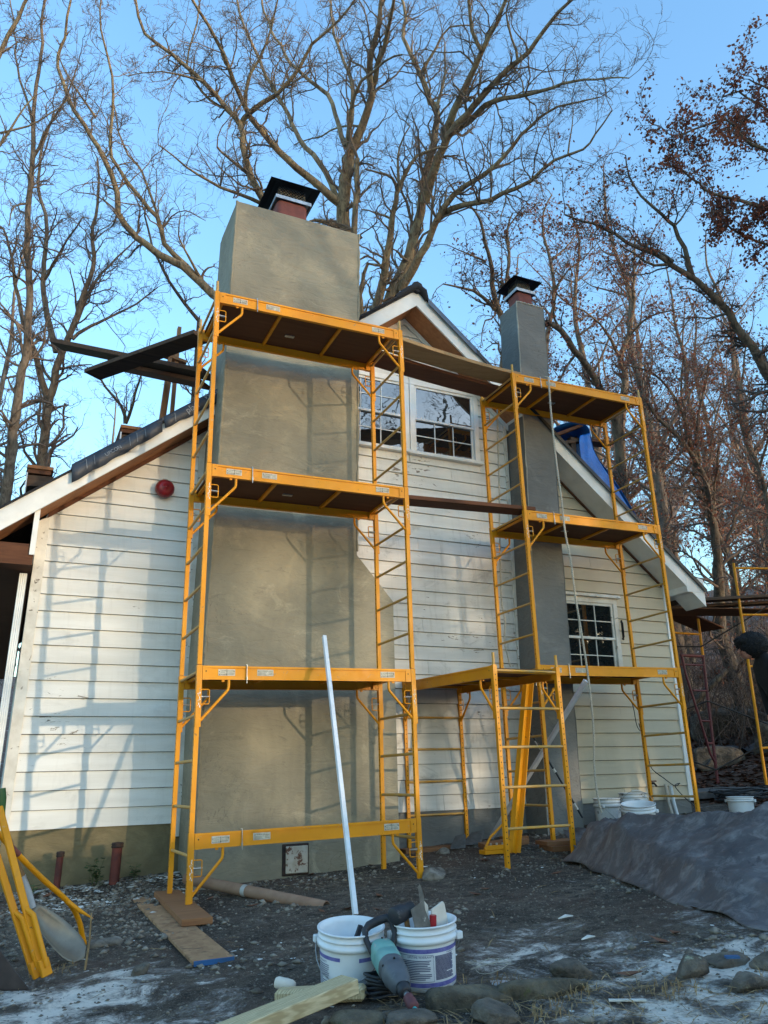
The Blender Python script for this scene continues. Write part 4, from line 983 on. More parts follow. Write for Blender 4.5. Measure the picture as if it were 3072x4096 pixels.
def band(B, rr, h, a0, a1, t0, t1, mat, name, off=0.0012, n=30):
    vs = []; fs = []
    for q in range(n+1):
        a = a0+(a1-a0)*q/n
        for t in (t0, t1): R = rr(t)+off; vs.append((R*math.cos(a), R*math.sin(a), h*t))
    for q in range(n): fs.append((2*q, 2*q+2, 2*q+3, 2*q+1))
    return B(MB().add(vs, fs, True), name, mat)
def curved_text(B, rr, h, a_start, t, txt, size, mat):
    me = textmesh(txt, size); m = MB(); vs = []
    for v in me.vertices:
        tt = t+v.co.y/h; R = rr(tt)+0.0022; a = a_start+v.co.x/R
        vs.append((R*math.cos(a), R*math.sin(a), h*tt))
    m.add(vs, [tuple(p.vertices) for p in me.polygons]); return B(m, 'lettering', mat)
def lines(B, rr, h, a0, a1, t0, t1, n, mat, jag, seed):
    r = random.Random(seed); m = MB()
    for q in range(n):
        t = t1+(t0-t1)*q/max(1, n-1); e = a1-(a1-a0)*jag*r.random()*(1 if q % 4 == 3 else 0.15); K = 10
        vs = []; fs = []
        for s in range(K+1):
            a = a0+(e-a0)*s/K
            for dt in (0, 0.0032/h): R = rr(t)+0.0022; vs.append((R*math.cos(a), R*math.sin(a), h*(t+dt)))
        for s in range(K): fs.append((2*s, 2*s+2, 2*s+3, 2*s+1))
        m.add(vs, fs)
    return B(m, 'small_print', mat)
# foreground pair
bx, by = 1.66, 4.02; e, rr, B = bucket(bx, by, G(bx, by)-0.005, 0.158, 0.275, 'bucket_white', 'open white bucket on the left of the drill with its handle hanging down', haz=CAMA(bx, by)+1.35, tiltv=(0.135, -0.03, 0))
ca = CAMA(bx, by)
band(B, rr, 0.275, ca-1.45, ca-0.35, 0.575, 0.635, 'band_blue', 'blue_band'); band(B, rr, 0.275, ca+0.25, ca+1.3, 0.565, 0.63, 'band_blue', 'blue_band')
curved_text(B, rr, 0.275, ca-1.3, 0.52, 'WARRANTY', 0.012, 'ink_blue'); lines(B, rr, 0.275, ca-1.35, ca-0.75, 0.10, 0.48, 13, 'ink_blue', 0.7, 4)
MB().bar((0.04, 0.03, 0.20), (0.06, 0.02, 0.262), 0.022, 0.016, (0, 1, 0)).build('tool_grip', 'rubber_black', e, local=True)
bx, by = 1.965, 3.80; e2, rr, B = bucket(bx, by, G(bx, by)-0.004, 0.152, 0.28, 'bucket_white', 'white bucket full of trowels right of the teal drill, printed with a lifetime warranty', haz=CAMA(bx, by)-1.75, tiltv=(0.06, -0.06, 0))
ca = CAMA(bx, by)
band(B, rr, 0.28, ca-1.5, ca+1.5, 0.595, 0.66, 'band_blue', 'blue_band'); band(B, rr, 0.28, ca-1.5, ca+1.5, 0.085, 0.15, 'band_blue', 'blue_band')
curved_text(B, rr, 0.28, ca-0.62, 0.525, 'LIFETIME WARRANTY', 0.0135, 'ink_blue'); curved_text(B, rr, 0.28, ca+0.72, 0.565, 'WARRANTY', 0.010, 'ink_blue')
lines(B, rr, 0.28, ca-0.83, ca+0.17, 0.20, 0.48, 12, 'ink_blue', 0.5, 1); lines(B, rr, 0.28, ca+0.30, ca+1.05, 0.19, 0.54, 22, 'ink_blue', 0.45, 2)
m = MB()
for (a0, a1, t0, t1) in ((ca-0.92, ca+0.24, 0.168, 0.172), (ca-0.92, ca+0.24, 0.572, 0.576)):
    pass
band(B, rr, 0.28, ca-0.92, ca+0.24, 0.166, 0.172, 'ink_blue', 'print_frame', 0.0022); band(B, rr, 0.28, ca-0.92, ca+0.24, 0.566, 0.572, 'ink_blue', 'print_frame', 0.0022)
band(B, rr, 0.28, ca-0.925, ca-0.918, 0.166, 0.572, 'ink_blue', 'print_frame', 0.0022, 2); band(B, rr, 0.28, ca+0.234, ca+0.241, 0.166, 0.572, 'ink_blue', 'print_frame', 0.0022, 2)
# tools standing in that bucket (each a thing)
TG = 'tools standing in the printed bucket'
def tool(name, label, base): return empty(name, base, label, 'tool', TG)
t1 = tool('rubber_mallet', 'black rubber mallet head lying on the bucket rim', (1.83, 3.78, 0.36))
vx = (Vector((1.905, 3.80, 0.40))-Vector((1.775, 3.76, 0.375))).normalized(); ax = vx.to_track_quat('Z', 'Y').to_matrix()
MB().lathe([(0, 0), (0.035, 0.0), (0.041, 0.006), (0.041, 0.06), (0.036, 0.072), (0.036, 0.12), (0, 0.122)], 20, (1.775, 3.76, 0.375), ax).build('head', 'rubber_black', t1)
MB().tube([(1.85, 3.78, 0.38), (1.92, 3.84, 0.12)], 0.014, 8).build('handle', 'handle_wood', t1)
t2 = tool('plaster_trowel', 'wide grey steel trowel blade leaning against the mallet in the bucket', (1.90, 3.76, 0.33))
MB().prism([(1.852, 3.725, 0.402), (1.918, 3.735, 0.432), (1.960, 3.735, 0.335), (1.958, 3.735, 0.25), (1.872, 3.725, 0.25), (1.868, 3.725, 0.335)], (0.002, 0.006, 0)).build('blade', 'trowel_steel', t2)
MB().tube([(1.92, 3.75, 0.30), (1.95, 3.80, 0.12)], 0.013, 8).build('handle', 'handle_wood', t2)
t3 = tool('pointing_trowel', 'narrow pointed trowel blade sticking up tallest from the bucket', (1.945, 3.79, 0.40))
MB().prism([(1.930, 3.79, 0.485), (1.937, 3.79, 0.502), (1.945, 3.79, 0.49), (1.957, 3.79, 0.45), (1.965, 3.79, 0.36), (1.965, 3.79, 0.26), (1.946, 3.79, 0.26), (1.937, 3.79, 0.40)], (0, 0.004, 0)).build('blade', 'trowel_steel', t3)
MB().tube([(1.955, 3.792, 0.27), (1.96, 3.80, 0.10)], 0.012, 8).build('handle', 'handle_wood', t3)
t4 = tool('plaster_float', 'cream coloured float board sticking out on the right of the bucket', (2.02, 3.77, 0.33))
MB().prism([(1.985, 3.765, 0.388), (2.055, 3.775, 0.418), (2.064, 3.775, 0.405), (2.078, 3.775, 0.33), (2.07, 3.775, 0.24), (1.985, 3.765, 0.24)], (0, 0.012, 0)).build('board', 'float_white', t4, 0.002)
MB().tube([(2.02, 3.79, 0.30), (2.02, 3.83, 0.12)], 0.013, 8).build('handle', 'handle_wood', t4)
t5 = tool('wood_scraper', 'pale slim board end with a red grip in the bucket', (1.975, 3.78, 0.35))
MB().prism([(1.957, 3.80, 0.432), (1.985, 3.80, 0.402), (1.99, 3.80, 0.28), (1.962, 3.80, 0.28)], (0, 0.008, 0)).build('board', 'float_white', t5, 0.002)
MB().tube([(1.975, 3.735, 0.368), (1.975, 3.745, 0.26)], 0.017, 10).build('grip', 'red_plastic', t5)
# buckets by the wall
bucket(6.62, 7.98, G(6.62, 7.98), 0.155, 0.36, 'bucket_dusty', 'dusty white bucket at the foot of the slim chimney holding the black pole', full=0.93, haz=0.6)
bucket(7.06, 8.02, G(7.06, 8.02)+0.0, 0.165, 0.38, 'bucket_dusty', 'dusty bucket of grey mortar under the hanging rope', full=0.95, haz=1.2)
bucket(6.62, 7.45, G(6.62, 7.45)+0.02, 0.185, 0.30, 'bucket_white', 'clean open white bucket in front of the two dusty ones', haz=2.2, hdown=False, tiltv=(0.12, -0.1, 0))
bucket(8.55, 7.75, G(8.55, 7.75)+0.02, 0.16, 0.20, 'bucket_white', 'lone low white bucket right of the house corner by the coiled cable', haz=2.0)

# ------------------------------------------------------------------ demolition drill
dr = empty('power_drill', (1.70, 3.6, 0.07), 'dusty teal demolition drill with black D handle between the two front buckets', 'power drill')
p0, p1 = Vector((1.722, 3.80, 0.255)), Vector((1.672, 3.40, 0.125)); dv = (p1-p0).normalized(); DX = dv.to_track_quat('Z', 'Y').to_matrix()
Ld = (p1-p0).length
def sqlathe(prof, org, M, n=28, ex=3.2, sq=(1.0, 1.0)):
    m_ = MB(); vs = []
    for r_, z_ in prof:
        for j_ in range(n):
            a = 2*math.pi*j_/n; c_, s_ = math.cos(a), math.sin(a); k_ = (abs(c_)**ex+abs(s_)**ex)**(-1/ex)
            vs.append(Vector(org)+M @ Vector((r_*k_*c_*sq[0], r_*k_*s_*sq[1], z_)))
    return m_.add(vs, [(i_*n+j_, i_*n+(j_+1) % n, (i_+1)*n+(j_+1) % n, (i_+1)*n+j_) for i_ in range(len(prof)-1) for j_ in range(n)], True)
sqlathe([(0, -0.025), (0.040, -0.025), (0.052, -0.018), (0.060, 0.0), (0.0635, 0.03), (0.0635, 0.075), (0.061, 0.078), (0.061, 0.084), (0.064, 0.087), (0.063, 0.15), (0.060, 0.175)], p0, DX).build('motor_housing', 'tool_teal', dr)
sqlathe([(0.0, 0.150), (0.064, 0.152), (0.066, 0.160), (0.066, 0.178), (0.061, 0.184), (0.060, 0.20), (0.063, 0.205), (0.062, 0.25), (0.055, 0.265), (0.053, 0.30), (0.044, 0.33), (0.036, 0.345)], p0, DX, ex=2.6).build('gear_housing', 'tool_grey', dr)
MB().lathe([(0.034, 0.335), (0.036, 0.345), (0.033, 0.355), (0.033, 0.375), (0.029, 0.388), (0.02, 0.39), (0.0, 0.39)], 20, p0, DX).build('nose_ring', 'rubber_black', dr)
MB().lathe([(0, 0.38), (0.015, 0.38), (0.015, 0.43), (0, 0.43)], 12, p0, DX).build('spindle', 'steel', dr)
MB().lathe([(0, 0.415), (0.018, 0.415), (0.026, 0.425), (0.022, 0.44), (0.028, 0.46), (0.024, 0.475), (0.028, 0.49), (0.02, 0.505), (0, 0.505)], 14, p0, DX).build('collar', 'collar_red', dr)
m = MB()
for a_ in range(6):
    an = math.pi/6+a_*math.pi/3; c_ = p0+DX @ Vector((0.064*math.cos(an), 0.064*math.sin(an), 0.195)); m.tube([c_, c_+dv*0.006], 0.006, 6); c_ = p0+DX @ Vector((0.0605*math.cos(an), 0.0605*math.sin(an), -0.004)); m.tube([c_, c_-dv*0.004], 0.005, 6)
m.build('housing_bolts', 'dark_hole', dr)
q0 = p0+dv*0.50; MB().tube([q0, q0+Vector((0.02, -0.13, -0.06)), q0+Vector((0.06, -0.34, -0.20))], 0.0095, 6).build('chisel_rod', 'rod_teal', dr)
sx = DX @ Vector((1, 0, 0)); up_ = Vector((0, 0.25, 0.97))
hp = [p0+Vector((-0.050, 0.0, -0.01)), p0+Vector((-0.066, 0.045, 0.045)), p0+Vector((-0.060, 0.075, 0.085)), p0+Vector((-0.035, 0.08, 0.108)), p0+Vector((0.015, 0.07, 0.128)), p0+Vector((0.06, 0.055, 0.140)), p0+Vector((0.078, 0.03, 0.125)), p0+Vector((0.078, 0.0, 0.07)), p0+Vector((0.055, -0.02, 0.01))]
MB().tube(hp, [0.017, 0.015, 0.019, 0.022, 0.023, 0.022, 0.018, 0.014, 0.018], 12).build('d_handle', 'rubber_black', dr)
m = MB()
for q in range(5):
    a = -0.5+q*0.16; c = p0+DX @ Vector((0.0655*math.sin(a+2.9), 0.0655*math.cos(a+2.9), 0.03)); m.bar(c, c+dv*0.03, 0.004, 0.004)
    c = p0+DX @ Vector((0.0655*math.sin(a+1.5), 0.0655*math.cos(a+1.5), 0.05)); m.bar(c, c+dv*0.03, 0.004, 0.004)
m.build('vent_slots', 'dark_hole', dr)
m = MB()
for q in range(6):
    pts = []
    for s in range(25):
        a = 2*math.pi*s/24; R = 0.088+0.008*math.sin(q*1.7+a*2); pts.append((1.70+R*math.cos(a), 3.74+R*0.8*math.sin(a), G(1.70, 3.74)+0.02+q*0.018+0.006*math.sin(a*3+q)))
    m.tube(pts, 0.0085, 7, caps=False)
m.tube([(1.62, 3.72, 0.08), (1.585, 3.70, 0.10), (1.57, 3.74, 0.075), (1.60, 3.79, 0.07)], 0.007, 7)
m.build('power_cord', 'cable', dr); dr.scale = (0.9, 0.9, 0.9)

# ------------------------------------------------------------------ lumber, glove, pipe, small things in front
plank('lumber', (0.55, 3.30, 0.055), (1.475, 3.57, 0.165), 0.115, 0.06, 'treated_lumber', 'pale green treated timber pointing into the picture at the bottom edge', 'lumber', 'treated timber offcuts in front', up=(0.0, 0, 1), bevel=0.004)
plank('lumber', (1.26, 3.93, 0.075), (1.60, 3.70, 0.095), 0.085, 0.06, 'treated_lumber', 'short rounded timber offcut under the long treated timber', 'lumber', 'treated timber offcuts in front', bevel=0.014)
m = MB(); m.lathe([(0, 0), (0.022, 0.0), (0.028, 0.012), (0.026, 0.06), (0.024, 0.085), (0.016, 0.10), (0, 0.102)], 14, (1.335, 4.18, 0.075), Vector((0.75, -0.6, -0.12)).to_track_quat('Z', 'Y').to_matrix())
m.build('dusty_plug', 'float_white', None, 0, 'dusty pale rounded plug lying left of the front bucket', 'plug')
pp = empty('cardboard_tube', (1.9, 7.6, 0.1), 'long brown cardboard tube lying on the ground at the big chimney', 'tube')
MB().lathe([(0.040, 0), (0.046, 0), (0.046, 1.62), (0.040, 1.62), (0.040, 0)], 20, (1.62, 7.70, 0.20), (Vector((2.13, 6.78, 0.115))-Vector((1.62, 7.70, 0.20))).to_track_quat('Z', 'Y').to_matrix()).build('tube_wall', 'cardboard', pp)
_d = (Vector((2.13, 6.78, 0.115))-Vector((1.62, 7.70, 0.20))).normalized(); _c = Vector((1.62, 7.70, 0.20))+_d*0.72
MB().lathe([(0.0465, 0), (0.0468, 0.001), (0.0468, 0.045), (0.0465, 0.046)], 20, _c, _d.to_track_quat('Z', 'Y').to_matrix()).build('tape', 'tape_grey', pp)
# rusty standpipes at the foundation
for (x, y, h, r, lb) in ((0.60, 8.42, 0.30, 0.030, 'thin rusty stub pipe nearer the left house corner'), (1.09, 8.35, 0.34, 0.046, 'thicker rusty capped stub pipe beside the weeds')):
    e = empty('stub_pipe', (x, y, G(x, y)), lb, 'pipe', 'rusty stub pipes'); z = G(x, y)
    MB().tube([(x, y, z-0.05), (x+0.01, y, z+h)], r, 14).build('pipe', 'rust_pipe', e)
    MB().lathe([(0, 0), (r*1.15, 0), (r*1.25, 0.012), (r*1.1, 0.02), (r*1.25, 0.03), (r*1.1, 0.045), (0, 0.05)], 16, (x+0.01, y, z+h-0.03)).build('cap', 'rust_dark', e)
# conduits, tap and cable on the right of the wall
for (x, z1, lb) in ((8.06, 0.82, 'left of two white conduits at the right house corner'), (8.15, 0.80, 'right of two white conduits at the right house corner')):
    MB().tube([(x, 8.50, z1), (x+0.005, 8.49, 0.60), (x+0.02, 8.44, 0.30)], 0.022, 10).build('conduit', 'pvc_white' if x > 8.1 else 'pvc_grey', None, 0, lb, 'conduit', 'conduits at the corner')
hb = empty('hose_tap', (7.86, 8.52, 0.84), 'small rusty garden tap on the cream siding', 'tap')
MB().tube([(7.86, 8.57, 0.84), (7.86, 8.49, 0.84), (7.87, 8.46, 0.80)], 0.013, 8).build('spout', 'rust_dark', hb)
MB().tube([(7.82, 8.49, 0.865), (7.90, 8.49, 0.865)], 0.008, 8).build('handle', 'rust_pipe', hb)
def cable(pts, r, n=6):
    P_ = [Vector(p) for p in pts]; out = []
    for q in range(len(P_)-1):
        a, b, c, d = P_[max(0, q-1)], P_[q], P_[q+1], P_[min(len(P_)-1, q+2)]
        for s in range(6):
            t = s/6; out.append(0.5*((2*b)+(c-a)*t+(2*a-5*b+4*c-d)*t*t+(3*b-a-3*c+d)*t**3))
    out.append(P_[-1]); return out
MB().tube(cable([(7.45, 8.40, 2.0), (7.62, 8.45, 1.85), (7.66, 8.46, 1.58), (7.72, 8.46, 1.50), (7.70, 8.46, 1.60), (7.76, 8.45, 1.40), (7.78, 8.45, 1.17), (7.82, 8.45, 1.02), (8.0, 8.45, 0.90), (8.17, 8.45, 0.80), (8.26, 8.44, 0.83), (8.16, 8.43, 0.79), (8.35, 8.43, 0.61), (8.5, 8.3, 0.47), (8.9, 8.1, 0.48)], 0.007), 0.006, 6).build('wall_cable', 'cable', None, 0, 'thin black cable hanging down the cream siding to the corner', 'cable')
# ropes
def rope(name, pts, r, label):
    C = cable(pts, r); m = MB(); K = len(C); n = 3
    L = 0; sub_ = []
    pts2 = []
    for q in range(K-1):
        a, b = C[q], C[q+1]; st = max(1, int((b-a).length/0.02))
        for s in range(st): pts2.append(a+(b-a)*s/st)
    for k in range(3):
        path = []; L = 0
        for q, p in enumerate(pts2):
            ph = L*70+k*2.094; path.append(p+Vector((math.cos(ph), math.sin(ph), 0))*r*0.5)
            if q+1 < len(pts2): L += (pts2[q+1]-p).length
        m.tube(path, r*0.62, 5)
    return m.build(name, 'rope', None, 0, label, 'rope', 'ropes hanging from the scaffold')
rope('rope', [(5.86, 7.37, 5.865), (5.885, 7.345, 5.85), (5.89, 7.34, 5.79), (5.875, 7.34, 5.3), (5.88, 7.34, 4.62), (5.90, 7.34, 4.17), (5.905, 7.345, 3.79), (5.95, 7.35, 3.4), (5.965, 7.35, 2.96), (6.02, 7.355, 2.27), (6.07, 7.40, 1.77), (6.10, 7.45, 1.41), (6.10, 7.5, 1.07), (6.10, 7.5, 0.77), (6.14, 7.5, 0.55)], 0.013, 'long pale rope hanging from the top deck rail in front of the slim chimney')
rope('rope', [(5.72, 8.30, 5.80), (5.69, 8.30, 5.28), (5.66, 8.31, 4.6), (5.62, 8.33, 3.9), (5.59, 8.35, 3.11), (5.62, 8.35, 2.85), (5.59, 8.35, 2.59), (5.62, 8.35, 2.41), (5.65, 8.34, 2.25)], 0.012, 'thinner rope hanging along the wall left of the slim chimney')

# ------------------------------------------------------------------ spare scaffold parts and shovels, left foreground
GF = 'spare yellow scaffold parts leaning in the left corner'
def spare(name, a, b, label, foot=True):
    e = empty(name, b, label, 'scaffold part', GF)
    a, b = Vector(a), Vector(b)
    MB().bar(a, b, 0.038, 0.024, (0.3, -1, 0)).build('bar', 'yellow_paint', e, 0.004)
    d = (a-b).normalized(); c = b+d*0.36; off = Vector((0.03, -0.035, 0.0))
    MB().tube([c-d*0.02+off*0.1, c-d*0.05+off, b+d*0.03+off], 0.0145, 10).build('brace_tube', 'yellow_paint', e)
    MB().bar(b+off*0.6-d*0.02, b+off*0.6+d*0.07, 0.056, 0.036, (0.3, -1, 0)).build('foot_bracket', 'yellow_paint', e, 0.004)
    return e
spare('scaffold_brace', (-0.02, 5.36, 0.80), (0.305, 5.30, 0.03), 'left yellow scaffold brace leaning beside the grey shovel')
spare('scaffold_brace', (0.03, 5.36, 0.90), (0.345, 5.26, 0.04), 'right yellow scaffold brace touching the grey shovel blade')
by_ = empty('bent_pole', (0.64, 6.0, 0.02), 'bent yellow painted pole with a splintered end over the shovel', 'pole')
MB().tube(cable([(-0.05, 5.46, 0.83), (0.044, 5.5, 0.751), (0.116, 5.55, 0.672), (0.316, 5.7, 0.474), (0.50, 5.84, 0.305), (0.575, 5.91, 0.19), (0.61, 5.95, 0.09), (0.64, 6.0, 0.01)], 0.02), 0.0165, 10).build('shaft', 'yellow_paint', by_)
MB().tube([(0.49, 5.83, 0.315), (0.57, 5.82, 0.255), (0.645, 5.80, 0.21)], [0.016, 0.013, 0.004], 6).build('splinter', 'yellow_paint', by_)
MB().tube([(0.10, 5.53, 0.69), (0.17, 5.585, 0.622)], 0.018, 10).build('taped_patch', 'flue_clay', by_)
MB().tube([(0.603, 5.5, 0.28), (0.60, 5.45, 0.14), (0.581, 5.40, -0.01)], [0.004, 0.006, 0.007], 6).build('dry_stalk', 'straw', None, 0, 'thin dry stalk standing in front of the shovel tip', 'stalk')
sv = empty('grey_shovel', (0.59, 5.65, 0.02), 'grey scoop shovel with wooden handle and green grip leaning at the left', 'shovel')
MB().tube([(0.062, 5.70, 0.80), (0.14, 5.70, 0.64), (0.215, 5.70, 0.475)], 0.017, 10).build('handle', 'handle_wood', sv)
MB().tube([(0.205, 5.70, 0.49), (0.25, 5.71, 0.395), (0.288, 5.715, 0.31)], [0.022, 0.023, 0.018], 10).build('socket', 'shovel_socket', sv)
MB().tube([(0.028, 5.70, 1.0), (0.034, 5.70, 0.94), (0.048, 5.70, 0.86), (0.056, 5.70, 0.815), (0.066, 5.70, 0.79)], [0.03, 0.036, 0.024, 0.022, 0.024], 10).build('grip', 'green_grip', sv)
MB().bar((0.09, 5.682, 0.735), (0.128, 5.682, 0.655), 0.018, 0.002, (0, 1, 0)).build('handle_label', 'sticker_white', sv)
# blade: scooped surface from the socket to the tip
vs = []; fs = []; NU, NV = 12, 9
ra, rb_ = Vector((0.285, 5.715, 0.315)), Vector((0.600, 5.66, 0.010))
ld = (rb_-ra); across = Vector((0.55, 0.75, 0.45)); across -= ld.normalized()*across.dot(ld.normalized()); across.normalize(); nrm = ld.normalized().cross(across)
for u in range(NU+1):
    t = u/NU; wd = 0.70*(0.055+0.085*math.sin(min(1, t*1.7)*math.pi/2))*(1 if t < 0.72 else math.sqrt(max(0.0, 1-((t-0.72)/0.28)**2)))+0.002
    for v in range(NV+1):
        s = -1+2*v/NV; c = ra+ld*t+across*wd*s; c += nrm*(0.055*(s*s-1)*math.sin(math.pi*min(1, t*0.9+0.12))-0.0)
        vs.append(c)
for u in range(NU):
    for v in range(NV): a = u*(NV+1)+v; fs.append((a, a+1, a+NV+2, a+NV+1))
o = MB().add(vs, fs, True).build('blade', 'shovel_steel', sv); o.modifiers.new('s', 'SOLIDIFY').thickness = 0.004
ss = empty('dark_shovel', (0.28, 5.15, 0.0), 'dark brown spade blade cut off by the left edge of the picture', 'shovel')
m = MB(); m.prism([(-0.12, 5.15, 0.36), (0.06, 5.15, 0.29), (0.13, 5.15, 0.17), (0.285, 5.16, -0.02), (0.20, 5.16, -0.02), (0.02, 5.15, 0.02), (-0.12, 5.15, 0.10)], (0, 0.006, 0)); m.build('blade', 'dark_steel', ss, 0.002)
MB().tube([(-0.02, 5.20, 0.20), (-0.15, 5.25, 0.95)], 0.016, 8).build('handle', 'handle_wood', ss)

# ------------------------------------------------------------------ grey tarp over a heap
def tarp():
    # heap height field in a (u, v) frame; outline measured on the ground
    edge = [(4.80, 6.50), (4.70, 6.05), (4.42, 5.3), (4.22, 4.82), (4.05, 4.35), (3.94, 3.98), (3.80, 3.40), (4.1, 2.6), (6.5, 2.4), (9.2, 4.0), (9.2, 6.3), (7.6, 7.2), (6.3, 7.15), (5.75, 7.1), (5.2, 6.85)]
    E = np.array(edge); ctr = np.array([6.3, 5.2]); NA, NR = 300, 80
    d = np.r_[0, np.cumsum(np.linalg.norm(np.roll(E, -1, 0)-E, axis=1))]; per = d[-1]
    s = np.linspace(0, per, NA, endpoint=False); EE = np.vstack([E, E[:1]])
    ex = np.interp(s, d, EE[:, 0]); ey = np.interp(s, d, EE[:, 1])
    for _ in range(3): ex = (np.roll(ex, 1)+2*ex+np.roll(ex, -1))/4; ey = (np.roll(ey, 1)+2*ey+np.roll(ey, -1))/4
    RID = [(5.28, 6.75, 0.50, 5.02, 6.10, 0.60, 0.85), (5.02, 6.10, 0.60, 4.86, 5.60, 0.635, 0.85), (4.86, 5.60, 0.635, 4.92, 4.90, 0.68, 0.62), (4.92, 4.90, 0.68, 5.02, 4.30, 0.725, 0.62), (5.02, 4.30, 0.725, 5.25, 3.4, 0.75, 0.62), (5.02, 6.10, 0.60, 7.5, 6.2, 0.58, 0.6), (4.86, 5.6, 0.635, 7.5, 5.4, 0.62, 0.5), (5.0, 4.3, 0.72, 8.0, 4.4, 0.66, 0.4), (4.78, 5.98, 0.40, 4.66, 5.45, 0.41, 1.5), (4.66, 5.45, 0.41, 4.52, 4.94, 0.36, 1.4), (4.52, 4.94, 0.36, 4.34, 4.42, 0.40, 1.4), (4.34, 4.42, 0.40, 4.26, 3.95, 0.36, 1.4), (4.26, 3.95, 0.36, 4.14, 3.40, 0.40, 1.4), (4.66, 5.45, 0.41, 4.86, 5.60, 0.635, 1.0), (4.34, 4.42, 0.40, 5.02, 4.30, 0.72, 0.9)]
    V = []
    for r in range(NR+1):
        t = r/NR
        x = ctr[0]+(ex-ctr[0])*t; y = ctr[1]+(ey-ctr[1])*t
        g0 = gz(x, y, False)
        fac = np.full_like(x, -9.0); acc = np.zeros_like(x)
        for (ax_, ay_, az_, bx_, by_, bz_, sl) in RID:           # ridges of the things under the sheet: it hangs in tight planes between them
            dx_, dy_ = bx_-ax_, by_-ay_; u = np.clip(((x-ax_)*dx_+(y-ay_)*dy_)/(dx_*dx_+dy_*dy_), 0, 1)
            dist = np.hypot(x-ax_-u*dx_, y-ay_-u*dy_); acc = acc+np.exp(34*((az_+(bz_-az_)*u)-sl*dist))
        tent = np.log(acc)/34
        wr = 0.040*fbm(x*2.6, y*2.6, 3, 41)+0.030*fbm(x*7+y*3, y*2.5, 3, 43)-0.10*np.minimum(np.abs(fbm(x*2.2-y*2.6, x*0.9+y*1.3, 2, 47)), 0.12)-0.06*np.minimum(np.abs(fbm(x*1.2+y*3.1+9, x*2.4-y*0.7, 2, 49)), 0.12)
        cr = np.abs(fbm(x*1.3+y*1.1+20, y*0.9-x*0.5, 2, 31)); wr = wr+np.clip(0.05-cr, 0, 1)*0.5
        k = np.clip((1-t)*9, 0, 1)
        z = np.maximum(tent+wr, g0+0.03+0.02*np.sin(s*6+t*9))
        z = g0+0.012+(z-g0-0.012)*k+0.02*np.maximum(0, np.sin(s*5.0))*(t > 0.9)
        if t > 0.93:
            x = x+0.03*np.sin(s*7.3)*(t-0.93)/0.07; y = y+0.03*np.cos(s*6.1)*(t-0.93)/0.07
        z = np.maximum(z, g0+0.015)
        V.append(np.stack([x, y, z], 1))
    V = np.concatenate(V); F = []
    a = np.arange(NA); b = (a+1) % NA
    for r in range(NR): F.append(np.stack([r*NA+a, r*NA+b, (r+1)*NA+b, (r+1)*NA+a], 1)[:, ::-1])
    me = npmesh('tarp', V, np.concatenate(F), True)
    e = empty('tarp_heap', (5.5, 5.2, 0.2), 'grey weathered tarp draped over a heap at the right', 'tarp')
    o = linkmesh('sheet', me, 'grey_tarp', e); o.modifiers.new('solid', 'SOLIDIFY').thickness = 0.006
    # lifted corner with eyelets
    m = MB(); vs = []; fs = []; n, k = 12, 6
    A0, A1 = Vector((4.80, 6.32, 0.25)), Vector((5.75, 6.85, 0.42)); T0, T1 = Vector((5.30, 7.10, 0.47)), Vector((5.95, 7.15, 0.52))
    for q in range(n+1):
        for r in range(k+1):
            lo = A0.lerp(A1, q/n); hi = T0.lerp(T1, q/n); p = lo.lerp(hi, r/k)
            p += Vector((0.02*math.sin(q*1.3+r), -0.05*math.sin(math.pi*r/k)+0.015*math.sin(q*2.1), -0.05*math.sin(math.pi*q/n)*(r/k)+0.02*math.sin(q*0.9+r*0.7)))
            vs.append(p)
    for q in range(n):
        for r in range(k): a_ = q*(k+1)+r; fs.append((a_, a_+k+1, a_+k+2, a_+1))
    c = m.add(vs, fs, True).build('lifted_corner', 'grey_tarp', e); c.modifiers.new('solid', 'SOLIDIFY').thickness = 0.004
    for (q, r) in ((1, 6), (8, 6)):
        p = vs[q*(k+1)+r]; MB().lathe([(0.008, -0.004), (0.017, -0.004), (0.017, 0.004), (0.008, 0.004), (0.008, -0.004)], 14, p+Vector((0, -0.02, -0.035)), Matrix.Rotation(1.3, 3, 'X')).build('eyelet', 'steel', e)
tarp()

# ------------------------------------------------------------------ far scaffold on the right, with its planks
fs_ = empty('tube_scaffold', (11.2, 9.8, 0.6), 'far tube scaffold in red and yellow with planks beyond the house corner', 'scaffold')
def ftube(nm, a, b, r, mat): return MB().tube([a, b], r, 10).build(nm, mat, fs_)
ftube('post', (11.22, 9.6, 0.60), (11.34, 9.6, 4.42), 0.024, 'yellow_paint'); ftube('post', (12.9, 9.2, 0.9), (13.0, 9.2, 4.42), 0.024, 'yellow_paint')
for z in (1.3, 2.62, 2.78, 3.50, 4.33): ftube('rung', (11.24+0.02*z, 9.6, z), (12.97, 9.2, z+0.02), 0.020, 'yellow_paint')
ftube('post', (11.22, 10.6, 0.60), (11.34, 10.6, 2.95), 0.028, 'red_paint'); ftube('post', (11.34, 10.6, 2.95), (11.36, 10.6, 3.62), 0.026, 'yellow_paint')
MB().tube([(10.83, 10.6, 2.92), (10.86, 10.6, 2.6), (11.02, 10.6, 1.9), (11.16, 10.6, 1.25), (11.25, 10.6, 1.08)], 0.022, 10).build('ladder_stile', 'red_paint', fs_)
for (xa, xb, z, r) in ((10.80, 11.34, 2.93, 0.026), (10.86, 11.33, 2.77, 0.017), (10.98, 11.32, 2.32, 0.017), (11.06, 11.30, 1.80, 0.017), (11.12, 11.27, 1.42, 0.017)): ftube('rung', (xa, 10.6, z), (xb, 10.6, z), r, 'red_paint')
ftube('rung', (10.7, 10.6, 3.33), (11.36, 10.6, 3.33), 0.02, 'yellow_paint')
